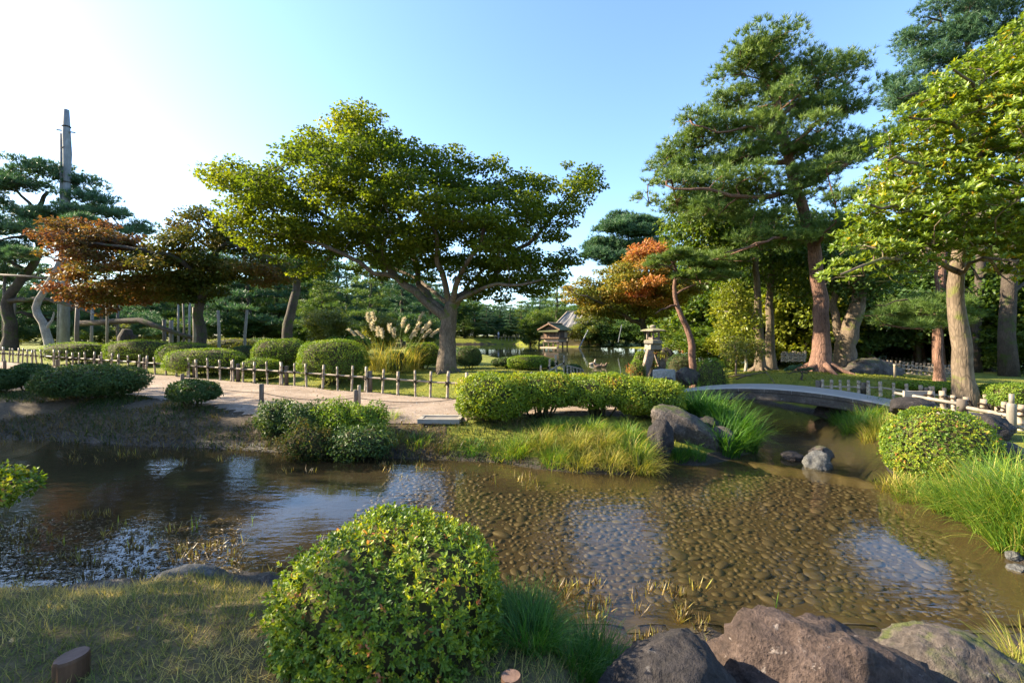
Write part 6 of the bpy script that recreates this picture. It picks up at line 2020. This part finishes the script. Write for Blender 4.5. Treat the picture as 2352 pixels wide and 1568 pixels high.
ra = [[(ps[i][0], ps[i][1] + .04, ps[i][2] + ps[i][3] * .58), (ps[j][0], ps[j][1] + .04, ps[j][2] + ps[j][3] * .58)] for i, j in zip(sel[:-1], sel[1:])]
fence('bamboo fence on the far side of the path right of the bridge, sunlit tips', ps[0][:3], ps, lg, ra, .30, ties=False, thick=1.25)
# near side: thicker, greyer
ps = []
for zx, zy in ((1475, 1060), (1615, 1060), (1710, 1100), (1810, 1115), (1975, 1135), (2150, 1158), (2310, 1185)):
    nx, ny = 3072 + zx * .4356, 1100 + zy * .4356
    t = (nx - 3690) / 360; Yq = 9.9 - 2.0 * t; x = (nx - 2048) / 1820 * Yq
    g = float(G(x, Yq)); ps.append((x, Yq, g, max(CAM_Z - (ny - 1340) / 1820 * Yq - g, .3)))
g0 = ps[0]; g1 = ps[-1]
dx_ = g1[0] - g0[0]; dy_ = g1[1] - g0[1]
ra = [[(g0[0] - .3, g0[1] + .5, g0[2] + g0[3] * .75), (ps[3][0], ps[3][1] + .05, ps[3][2] + ps[3][3] * .62)], [(ps[3][0], ps[3][1] + .05, ps[3][2] + ps[3][3] * .50), (g1[0], g1[1] + .05, g1[2] + g1[3] * .5)],
      [(ps[3][0] - .3, ps[3][1] + .3, ps[3][2] + .05), (g1[0], g1[1] + .05, g1[2] + .08)]]
nf_ = fence('thick grey bamboo fence on the near side of the path right of the bridge', ps[0][:3], ps, [(ps[3][0] - .06, ps[3][1], ps[3][2], ps[3][3] * .9)], ra, .30, .036, thick=1.45)
for o in nf_.children:
    if o.name.startswith('rail'):
        o.data.materials[0] = M['bamboo_green']
bp = at(2323, 1003, 7.55)
b = MB(); b.tube([(0, 0, -.15), (0, 0, .50), (0, 0, .54), (.005, 0, .56)], [.068, .062, .060, .05], 12)
fp = thing('log_fence_post', 'pale thick log post with bamboo stub on top at the right edge', 'post', bp)
b.obj('log', M['bamboo_green'], fp, smooth_shade=True)
b = MB(); b.tube([(0, 0, .54), (0, 0, .72)], [.034, .033], 8); b.obj('stub', M['bamboo_green'], fp, smooth_shade=True)
b = MB(); b.tube([(.06, 0, .18), (.5, -.15, .12)], [.034, .034], 8); b.obj('rail', M['bamboo'], fp, smooth_shade=True)
# board at the bridge end
bb = thing('timber_board', 'grey weathered timber board standing at the right end of the bridge', 'board', at(2110, 916, 9.9))
b = MB(); b.box((0, 0, .06), (.62, .05, .24), -.1); b.obj('panel', M['timber'], bb, bevel=.008)
b = MB(); b.box((-.27, .03, -.04), (.06, .06, .44), -.1); b.obj('upright', M['timber'], bb)
b = MB(); b.box((.27, -.02, -.04), (.06, .06, .44), -.1); b.obj('upright', M['timber'], bb)
sb = thing('sign_board', 'small tan wooden notice board low behind the right fence', 'sign', at(2085, 893, 14.2))
b = MB(); b.box((0, 0, .1), (.36, .04, .26)); b.obj('panel', M['plaster'], sb)
b = MB(); b.box((0, .04, -.15), (.05, .05, .4)); b.obj('post', M['house_dark'], sb)
b = MB(); q = at(2055, 890, 15.0); b.tube([(0, 0, 0), (0, 0, .72), (0, 0, .78)], [.035, .035, .05], 8)
tag(b.obj('marker_post', M['bamboo'], None, q, True), 'lone thin marker post before the far fences on the right', 'post')
# far fences deep in the right wood
def far_fence(label, x0, y0, x1, y1, Y0, Y1, n, h):
    ps = []
    for t in np.linspace(0, 1, n):
        Yq = Y0 + (Y1 - Y0) * t; p = at(x0 + (x1 - x0) * t, y0 + (y1 - y0) * t, Yq)
        ps.append((p[0], p[1], p[2] - h, h * rng.uniform(.9, 1.1)))
    r_ = [[(ps[0][0], ps[0][1], ps[0][2] + h * .55), (ps[-1][0], ps[-1][1], ps[-1][2] + h * .55)], [(ps[0][0], ps[0][1], ps[0][2] + h * .08), (ps[-1][0], ps[-1][1], ps[-1][2] + h * .08)]]
    return fence(label, ps[0][:3], ps, [], r_, 0, .028, ties=False, thick=1.7)


far_fence('nearest of the far bamboo fences in the right wood, running down to the evergreen trunk', 1976, 826, 2185, 848, 21, 17.5, 22, .38)
far_fence('middle far bamboo fence in the right wood', 2010, 824, 2190, 838, 24, 20.5, 20, .38)
far_fence('farthest bamboo fence in the right wood', 2030, 818, 2190, 829, 27, 23.5, 18, .38)
far_fence('small bamboo fence glimpsed left of the red pine trunk', 1796, 812, 1848, 812, 23, 22.5, 12, .36)
far_fence('second small bamboo fence glimpsed left of the red pine trunk', 1798, 806, 1850, 806, 25, 24.5, 10, .36)

# rope barrier stakes along the path
GK = 'stakes of the rope barrier'
SK = []
for lab, x, y0, y1 in [('dark round stake in the middle of the path edge', 601, 881, 925), ('dark short stake behind the straggling shrub', 817, 894, 918), ('pale bamboo stake beside the dark short one', 825, 884, 922),
                       ('short stake just above the small open shrub', 419, 858, 890), ('stake at the far left end of the path', 11, 827, 848), ('pale-topped stake behind the wide shaded shrub', 131, 825, 846)]:
    p = gnd(x, y1 if x != 817 and x != 825 else 935)
    h = ZZ(y0, p[1]) - p[2]
    b = MB(); b.tube([(0, 0, -.1), (0, 0, h - .02), (0, 0, h)], [.052, .05, .042] if 'pale b' not in lab else [.036, .036, .034], 9)
    o = b.obj('stake', M['bamboo' if 'pale b' in lab else 'log_grey'], None, p, True)
    tag(o, lab, 'stake', GK); SK.append((p, h))
rp = [SK[3][0] + np.array([0, 0, SK[3][1] * .7]), SK[0][0] + np.array([0, 0, SK[0][1] * .55]), SK[1][0] + np.array([0, 0, SK[1][1] * .55]), gnd(1060, 921) + np.array([0, 0, .08])]
P = []
for a, c_ in zip(rp[:-1], rp[1:]):
    for t in np.linspace(0, 1, 10, endpoint=False):
        q = a + (c_ - a) * t; q = q.copy(); q[2] -= .10 * 4 * t * (1 - t); q[2] = max(q[2], float(G(q[0], q[1])) + .02)
        P.append(q)
P.append(rp[-1])
b = MB(); b.tube(P, .008, 5)
tag(b.obj('barrier_rope', M['rope']), 'thin dark rope sagging between the stakes along the path', 'rope')

# timber grating over the drain
gp = gnd(1012, 966)
gr = thing('drain_grating', 'weathered timber grating over a drain at the path edge beside the hedge', 'grating', gp, rz=-.03)
for y_, w in ((.22, .09), (-.20, .09)):
    b = MB(); b.box((0, y_, .035), (.80, w, .09)); b.obj('frame_beam', M['timber'], gr, bevel=.008)
for x_ in (-.37, .37):
    b = MB(); b.box((x_, .01, .03), (.08, .32, .07)); b.obj('end_beam', M['timber'], gr, bevel=.008)
for j in range(4):
    b = MB(); b.box((0, -.11 + j * .075, .028), (.655, .045, .05)); b.obj('slat', M['timber'], gr, bevel=.005)

# foreground log posts
for lab, x, y, Y, r, tilt in [('brown log post with slanted cracked top in the lower left corner', 165, 1503, 2.15, .0665, .035), ('round top of a short brown log post at the bottom centre', 1173, 1550, 2.0, .044, .02)]:
    top = at(x, y, Y); g = float(G(top[0], top[1])) - .15
    pth = thing('log_post', lab, 'post', (top[0], top[1], g))
    h = top[2] - g
    b = MB(); n_ = 24; V = []
    ring_ = [(r * (1 + .03 * math.sin(3 * a + 1) + (-.10 if abs(((a - 4.4 + 3.14) % 6.28) - 3.14) < .14 else 0)) * math.cos(a), r * (1 + .03 * math.sin(3 * a + 1) + (-.10 if abs(((a - 4.4 + 3.14) % 6.28) - 3.14) < .14 else 0)) * math.sin(a)) for a in np.linspace(0, 6.2832, n_, endpoint=False)]
    for z_, s_ in ((0, 1.02), (h * .5, 1.0), (h - .012, 1.0), (h, .94)):
        V += [(q[0] * s_, q[1] * s_, z_ + (q[0] * tilt * 3 if z_ > h * .7 else 0)) for q in ring_]
    b.raw(V, [(i * n_ + j, i * n_ + (j + 1) % n_, (i + 1) * n_ + (j + 1) % n_, (i + 1) * n_ + j) for i in range(3) for j in range(n_)])
    b.obj('shaft', M['log'], pth, smooth_shade=False)
    b = MB(); V = [(q[0] * .94, q[1] * .94, h + q[0] * tilt * 3 + .0005) for q in ring_]
    b.raw(V, [tuple(range(n_))]); b.obj('end_grain', M['log_end'], pth)

# ------------------------------------------------------------------ mast, props and poles on the left
YM = 29.0
mp = np.array([XX(147, YM), YM, float(G(XX(147, YM), YM))])
ms = thing('rope_mast', 'tall grey mast of two lashed logs rising out of the great pine at left', 'mast', mp)
b = MB(); zt = ZZ(252, YM) - mp[2]
xo = XX(153, YM) - mp[0]
b.tube([(xo * .2, 0, -.3), (xo * .7, 0, zt * .45), (xo * 1.1, .0, zt * .72), (xo * 1.35, 0, zt * .82), (xo, 0, zt * .9), (xo * .9, 0, zt)], [.27, .22, .19, .24, .20, .15], 10, True, .07)
b.obj('main_log', M['mast'], ms, smooth_shade=True)
b = MB(); b.tube([(-.28, 0, -.3), (-.12, 0, zt * .55), (-.10, -.05, zt * .90)], [.16, .12, .09], 8, True, .04); b.obj('side_log', M['mast'], ms, smooth_shade=True)
b = MB(); b.tube([(xo - .62, 0, zt * .918), (xo + .55, 0, zt * .905)], .045, 6); b.obj('crosspiece', M['mast'], ms)
for t in (.70, .84, .93):
    b = MB(); b.lathe([(.235, -.025), (.245, 0), (.235, .025)], 10, (xo * (.7 + .3 * t) if t < .9 else xo * .95, 0, zt * t)); b.obj('band', M['tie'], ms)
GPo = 'vertical support poles under the pines'
for i, (x, y0, y1, Y, r) in enumerate([(177, 690, 790, 24, .13), (245, 640, 795, 22.5, .07), (210, 700, 780, 27, .10), (272, 690, 780, 26, .09), (502, 712, 803, 19.5, .085), (564, 711, 797, 20.5, .085), (376, 733, 790, 25, .12), (394, 735, 790, 24.6, .14), (411, 690, 765, 30, .08),
                                       (422, 690, 765, 31, .08), (434, 695, 768, 30, .09), (446, 705, 790, 23, .10), (10, 600, 800, 30, .11), (135, 640, 800, 31, .10), (33, 660, 800, 31, .13)]):
    p = np.array([XX(x, Y), Y, float(G(XX(x, Y), Y))])
    h = ZZ(y0, Y) - p[2]
    b = MB(); b.tube([(0, 0, -.2), (rng.uniform(-.05, .05), 0, h * .5), (rng.uniform(-.08, .08), 0, h)], [r * .8, r * .75, r * .7], 8, True, .03)
    o = b.obj('support_pole', M['log_grey' if i % 3 == 0 else 'pole'], None, p, True)
    tag(o, 'support pole behind the left fence, ' + ['thick and pale, below the red leaves', 'tall thin one reaching into the red leaves', 'short one left of the tall thin pole', 'right of the tall thin pole', 'left of two bare poles beside the rust-red maple',
        'right of two bare poles beside the rust-red maple', 'left of the thick pair before the maple trunk', 'right of the thick pair before the maple trunk', 'leftmost of three thin ones in the background', 'middle of three thin ones in the background', 'rightmost of three thin ones in the background',
        'closest to the rust-red maple trunk', 'tallest, at the left picture edge', 'close behind the mast', 'stoutest, second from the left picture edge'][i], 'pole', GPo)
b = MB(); b.tube([at(-40, 628, 25.5), at(60, 634, 25.5), at(128, 640, 25.5)], .06, 7)
tag(b.obj('cross_pole', M['log_grey'], smooth_shade=True), 'horizontal pole lashed across the props at the far left', 'pole')
# stump
st = np.array([XX(292, 23), 23, float(G(XX(292, 23), 23))])
sm = thing('tree_stump', 'dark gnarled stump behind the long flat-topped shrub', 'stump', st)
b = MB(); b.tube([(0, 0, -.1), (-.02, 0, .5), (-.04, 0, 1.05), (.0, 0, 1.45)], [.42, .36, .34, .2], 11, True, .08); b.obj('stump_wood', M['bark_dark'], sm, smooth_shade=True)
b = MB(); b.tube([(.30, 0, -.1), (.32, 0, .7), (.36, 0, 1.15)], [.2, .17, .16], 9, True, .05); b.obj('side_stub', M['bark_dark'], sm, smooth_shade=True)
lr = MB(); P = [at(180, 742, 26), at(260, 738, 25.5), at(320, 735, 25), at(370, 752, 24.6), at(430, 772, 24.4), at(465, 780, 24.2)]
lr.tube(P, [.16, .16, .15, .13, .1, .07], 9, True, .06)
tag(lr.obj('fallen_limb', M['bark_dark'], smooth_shade=True), 'dark limb lying low and winding behind the clipped shrubs at left', 'limb')
for i, (x0, y0, x1, y1, Y) in enumerate([(1330, 795, 1351, 757, 77), (1420, 782, 1428, 745, 62)]):
    b = MB(); b.tube([at(x0, y0 + 3, Y), at(x1, y1, Y - .4)], [.13, .11] if i == 0 else [.06, .05], 7)
    tag(b.obj('prop_pole', M['mast']), ['pale prop pole leaning out of the pond beside the teahouse', 'thin prop pole in the dark bushes over the pond'][i], 'pole')
for i, (x0, x1) in enumerate([(1620, 1607), (1633, 1624), (1628, 1648)]):
    b = MB(); b.tube([at(x0, 790, 38), at(x1, 806, 37.5)], .07, 6)
    tag(b.obj('prop_pole', M['pole']), ['left', 'middle', 'right'][i] + ' one of three short props in the water right of the leaning pine', 'pole', 'three short props in the pond')
# bonsai-like pine and bare roots on the lawn
pads_tree('tiny dark bonsai-like pine at the back edge of the bridge', 14.3, (1845, 868), [(1842, 860), (1838, 853), (1832, 848)], [([(1840, 858), (1848, 850), (1846, 846)], .02)],
          [(1822, 846, 12, 4, 0), (1836, 842, 14, 5, .1), (1848, 848, 10, 4, -.1), (1812, 850, 8, 3, 0)], 'needle_blue', 'bark_dark', .035, L=.07, tufts=26, per=11, W=.008, seed=77)
for i, pts in enumerate([[(1690, 872), (1720, 866), (1760, 868), (1785, 874)], [(1672, 866), (1700, 862), (1725, 864)]]):
    P = []
    for x, y in pts:
        q = gnd(x, y); P.append(q + np.array([0, 0, .03]))
    b = MB(); b.tube(P, [.028, .03, .024, .012][:len(P)], 6, True, .15)
    tag(b.obj('surface_root', M['bark_moss'], smooth_shade=True), ['long pale root snaking over the moss lawn behind the bridge', 'short pale root on the moss left of the long one'][i], 'root', 'bare roots on the lawn')

# ------------------------------------------------------------------ teahouse on stilts
YT = 79.0
th = np.array([XX(1276, YT), YT, WATER])
ta = math.radians(-34)
tea = thing('teahouse', 'small wooden teahouse on stilts over the pond with mossy gabled roof', 'teahouse', th, rz=ta)
W2, D2 = 1.5, 1.75     # half widths; -y faces the viewer's left front


def part(nm, mat, bx):
    b = MB()
    for c_, d_ in bx:
        b.box(c_, d_)
    return b.obj(nm, M[mat], tea)


for x in (-1.4, -.45, .5, 1.4):
    for y in (-1.65, 0, 1.65):
        part('stilt', 'house_dark', [((x, y, .35), (.17, .17, 1.3))])
part('floor', 'house_dark', [((0, 0, .98), (3.3, 3.8, .14))])
part('lower_wall', 'plaster', [((0, 0, 1.3), (2.7, 3.2, .52))])
part('veranda', 'house_wood', [((0, -.1, 1.62), (3.5, 4.0, .12))])
for z in (1.80, 1.98):
    part('railing', 'house_dark', [((0, -2.05, z), (3.5, .06, .06))]); part('railing', 'house_dark', [((-1.72, -.1, z), (.06, 3.9, .06))])
part('wall', 'house_wood', [((0, 0, 2.12), (2.9, 3.4, .88))])
for i in range(4):
    part('paper_window', 'shoji', [((-1.07 + i * .715, -1.712, 2.76), (.62, .05, .40))])
part('wall_band', 'house_dark', [((0, 0, 2.77), (2.86, 3.36, .42))])
for i in range(5):
    part('corner_post', 'house_dark', [((-1.43 + i * .715, -1.73, 2.3), (.07, .07, 1.36))])
part('side_screen', 'house_dark', [((1.475, -.3, 2.3), (.06, 1.2, 1.1))]); part('side_panel', 'plaster', [((1.475, .95, 2.3), (.05, .9, 1.1))])
b = MB(); zE, zR = 3.02, 4.05
V = [(-2.15, -2.5, zE), (0, -2.5, zR), (2.15, -2.5, zE), (-2.15, 2.3, zE), (0, 2.3, zR), (2.15, 2.3, zE), (-2.15, -2.5, zE - .14), (0, -2.5, zR - .14), (2.15, -2.5, zE - .14), (-2.15, 2.3, zE - .14), (0, 2.3, zR - .14), (2.15, 2.3, zE - .14)]
b.raw(V, [(0, 1, 4, 3), (1, 2, 5, 4), (9, 10, 7, 6), (10, 11, 8, 7), (6, 7, 1, 0), (7, 8, 2, 1), (3, 4, 10, 9), (4, 5, 11, 10), (0, 3, 9, 6), (5, 2, 8, 11)])
rf = b.obj('roof', M['thatch'], tea)
b = MB(); b.raw([(-1.5, -1.72, zE - .05), (1.5, -1.72, zE - .05), (0, -1.72, zR - .18)], [(0, 1, 2)]); b.raw([(-1.5, -1.6, zE - .05), (1.5, -1.6, zE - .05), (0, -1.6, zR - .18)], [(2, 1, 0)]); b.obj('gable', M['house_wood'], tea)
b = MB(); b.raw([(-1.9, -2.75, zE - .28), (1.9, -2.75, zE - .28), (1.75, -1.73, zE + .06), (-1.75, -1.73, zE + .06), (-1.9, -2.75, zE - .36), (1.9, -2.75, zE - .36), (1.75, -1.73, zE - .04), (-1.75, -1.73, zE - .04)], [(0, 1, 2, 3), (7, 6, 5, 4), (0, 4, 5, 1), (1, 5, 6, 2), (3, 7, 4, 0)]); b.obj('pent_roof', M['thatch'], tea)
b = MB(); b.box((0, -.1, zR + .08), (.34, 4.9, .2)); b.obj('ridge', M['house_dark'], rf)
for i in range(9):
    b = MB(); b.box((0, -2.3 + i * .55, zR + .21), (.40, .2, .08)); b.obj('ridge_tile', M['lantern'], rf)
for s_ in (-1, 1):
    b = MB(); b.beam((s_ * 2.17, -2.53, zE + .0), (0, -2.53, zR + .0), .08, .2); b.obj('barge_board', M['house_wood'], rf)
part('platform', 'plaster', [((-.2, -1.9, .06), (3.2, .7, .12))])
# larger building behind, roof under a tarpaulin
hb = np.array([XX(1330, 87), 87, float(G(XX(1330, 87), 87))])
hs = thing('pavilion_building', 'larger building behind the teahouse with grey tarpaulin over its roof', 'building', hb, rz=math.radians(-12))
b = MB(); b.box((0, 0, 1.5), (8.0, 6.5, 3.4)); b.obj('wall', M['plaster'], hs)
b = MB()
gx_ = np.linspace(-5, 5, 22)
rows = [(-4.2, 2.9), (-2.8, 4.0), (-1.4, 5.2), (0, 6.4)]
V = []
for (yy, zz) in rows:
    for x in gx_:
        k_ = 1 - max(0, (zz - 2.9) / 3.5) * .55
        V.append((x * k_, yy, zz + .12 * math.sin(x * 2.1 + yy) + .07 * math.sin(x * 5 + yy * 3)))
for (yy, zz) in [(2.2, 4.6), (4.2, 2.9)]:
    for x in gx_:
        k_ = 1 - max(0, (zz - 2.9) / 3.5) * .55
        V.append((x * k_, yy, zz))
m = len(gx_)
Fc = [(i * m + j, i * m + j + 1, (i + 1) * m + j + 1, (i + 1) * m + j) for i in range(5) for j in range(m - 1)]
Fc += [(0 * m, 1 * m, 2 * m, 3 * m, 4 * m, 5 * m), tuple(reversed([r_ * m + m - 1 for r_ in range(6)]))]
b.raw(V, Fc); b.obj('tarpaulin_roof', M['tarp'], hs)
b = MB(); b.beam((-5.1, -4.25, 2.85), (-2.2, 0, 6.5), .16, .2); b.obj('edge_batten', M['bamboo'], hs)
b = MB(); b.beam((-2.3, 0, 6.5), (2.3, 0, 6.5), .25, .2); b.obj('ridge_batten', M['bamboo'], hs)
for x in (-2.4, 0, 2.4):
    b = MB(); b.box((x, -3.28, 1.6), (1.3, .06, 1.7)); w_ = b.obj('window', M['house_dark'], hs)
    b = MB(); b.box((x, -3.33, 1.6), (1.1, .04, 1.4)); b.obj('pane', M['shoji'], w_)
# low fence and shore on the far side
ps = [(x, 106.5 + .1 * math.sin(x), float(G(x, 106.5)), .9) for x in np.linspace(-4, 8, 16)]
fence('low rail fence along the far shore of the pond', ps[0][:3], ps, [], [[(ps[0][0], ps[0][1], ps[0][2] + .7), (ps[-1][0], ps[-1][1], ps[-1][2] + .7)]], 0, .04, ties=False, thick=2)


# ------------------------------------------------------------------ skinned figures: ducks and the distant walker
def skinned(nm, verts, edges, radii, mat, parent=None, loc=(0, 0, 0), rz=0.0, sub=1):
    me = bpy.data.meshes.new(nm)
    me.from_pydata(verts, edges, [])
    o = add(nm, me, None, parent, loc, (0, 0, rz))
    o.modifiers.new('skin', 'SKIN')
    sv = me.skin_vertices[0].data
    for i, r in enumerate(radii):
        sv[i].radius = (r, r) if np.isscalar(r) else r
    sv[0].use_root = True
    s = o.modifiers.new('sub', 'SUBSURF'); s.levels = sub; s.render_levels = sub
    dg = bpy.context.evaluated_depsgraph_get()
    ev = bpy.data.meshes.new_from_object(o.evaluated_get(dg))
    o.modifiers.clear()
    o.data = ev
    ev.materials.clear(); ev.materials.append(M[mat])
    ev.polygons.foreach_set('use_smooth', np.ones(len(ev.polygons), bool))
    return o


M['duck'] = plain('duck_feathers', (.16, .11, .075), .8, .4, 9)
M['duck_pale'] = plain('pale_duck_feathers', (.45, .38, .31), .8, .3, 9)
M['bill'] = plain('duck_bill', (.35, .22, .05), .5, .2)
M['coat'] = plain('pale_coat', (.55, .56, .6), .8, .1)
M['skin_tone'] = plain('walker_skin', (.45, .28, .2), .7, .1)
M['hair'] = plain('dark_hair', (.02, .016, .014), .7, .1)
M['trouser'] = plain('blue_trousers', (.08, .12, .22), .8, .2)
for i, (nx, ny, rz, mt) in enumerate([(2370, 1459, .3, 'duck_pale'), (2386, 1464, -2.8, 'duck'), (2394, 1470, .2, 'duck'), (2413, 1467, -.3, 'duck')]):
    p = wl(nx / 1.7415, ny / 1.7415)
    dk = thing('duck', ['pale duck sitting highest in the group on the pond', 'brown duck swimming just right of the pale one', 'brown duck nearest to the viewer on the pond', 'brown duck farthest right on the pond'][i], 'duck', (p[0], p[1], WATER), 'ducks on the pond', rz)
    upz = .10 if i == 0 else 0
    skinned('body', [(0, 0, .07), (-.16, 0, .08), (-.27, 0, .13), (.13, 0, .09), (.19, 0, .19 + upz), (.21, 0, .28 + upz), (.26, 0, .285 + upz)],
            [(0, 1), (1, 2), (0, 3), (3, 4), (4, 5), (5, 6)], [.12, .10, .025, .10, .05, .058, .035], mt, dk, sub=2)
    b = MB(); b.box((.315, 0, .275 + upz), (.07, .035, .018), 0, .7); b.obj('bill', M['bill'], dk)
pY = 104.5
pz = float(G(XX(1145, 107), 107))
pw = thing('person', 'distant walker in pale top and blue trousers on the far shore', 'person', (XX(1145, 107), 107, pz))
skinned('body', [(0, 0, .92), (0, 0, 1.15), (0, 0, 1.38), (0, 0, 1.50), (0, 0, 1.60), (0, 0, 1.68), (.19, 0, 1.40), (.25, .03, 1.14), (.24, -.08, .90), (-.19, 0, 1.40), (-.26, -.02, 1.14), (-.25, .08, .90),
                 (.10, 0, .86), (.11, -.08, .48), (.11, .02, .08), (.11, -.12, .04), (-.10, 0, .86), (-.11, .10, .48), (-.12, .24, .10), (-.12, .12, .05)],
        [(0, 1), (1, 2), (2, 3), (3, 4), (4, 5), (2, 6), (6, 7), (7, 8), (2, 9), (9, 10), (10, 11), (0, 12), (12, 13), (13, 14), (14, 15), (0, 16), (16, 17), (17, 18), (18, 19)],
        [(.15, .11), (.14, .10), (.16, .10), .06, .10, .085, .06, .045, .04, .06, .045, .04, .085, .06, .045, .04, .085, .06, .045, .04], 'skin_tone', pw, sub=1)
b = MB(); b.lathe([(.20, .86), (.20, 1.0), (.175, 1.2), (.215, 1.38), (.12, 1.47), (.08, 1.5)], 10); b.obj('shirt', M['coat'], pw, smooth_shade=True)
b = MB(); b.tube([(.10, 0, .92), (.11, -.08, .48), (.11, .02, .10)], [.115, .09, .075], 8); b.tube([(-.10, 0, .92), (-.11, .10, .48), (-.12, .24, .12)], [.115, .09, .075], 8); b.obj('trousers', M['trouser'], pw, smooth_shade=True)
b = MB(); b.lathe([(.07, 1.56), (.108, 1.62), (.11, 1.70), (.07, 1.765), (.01, 1.78)], 9, (0, .02, 0)); b.obj('hair', M['hair'], pw, smooth_shade=True)
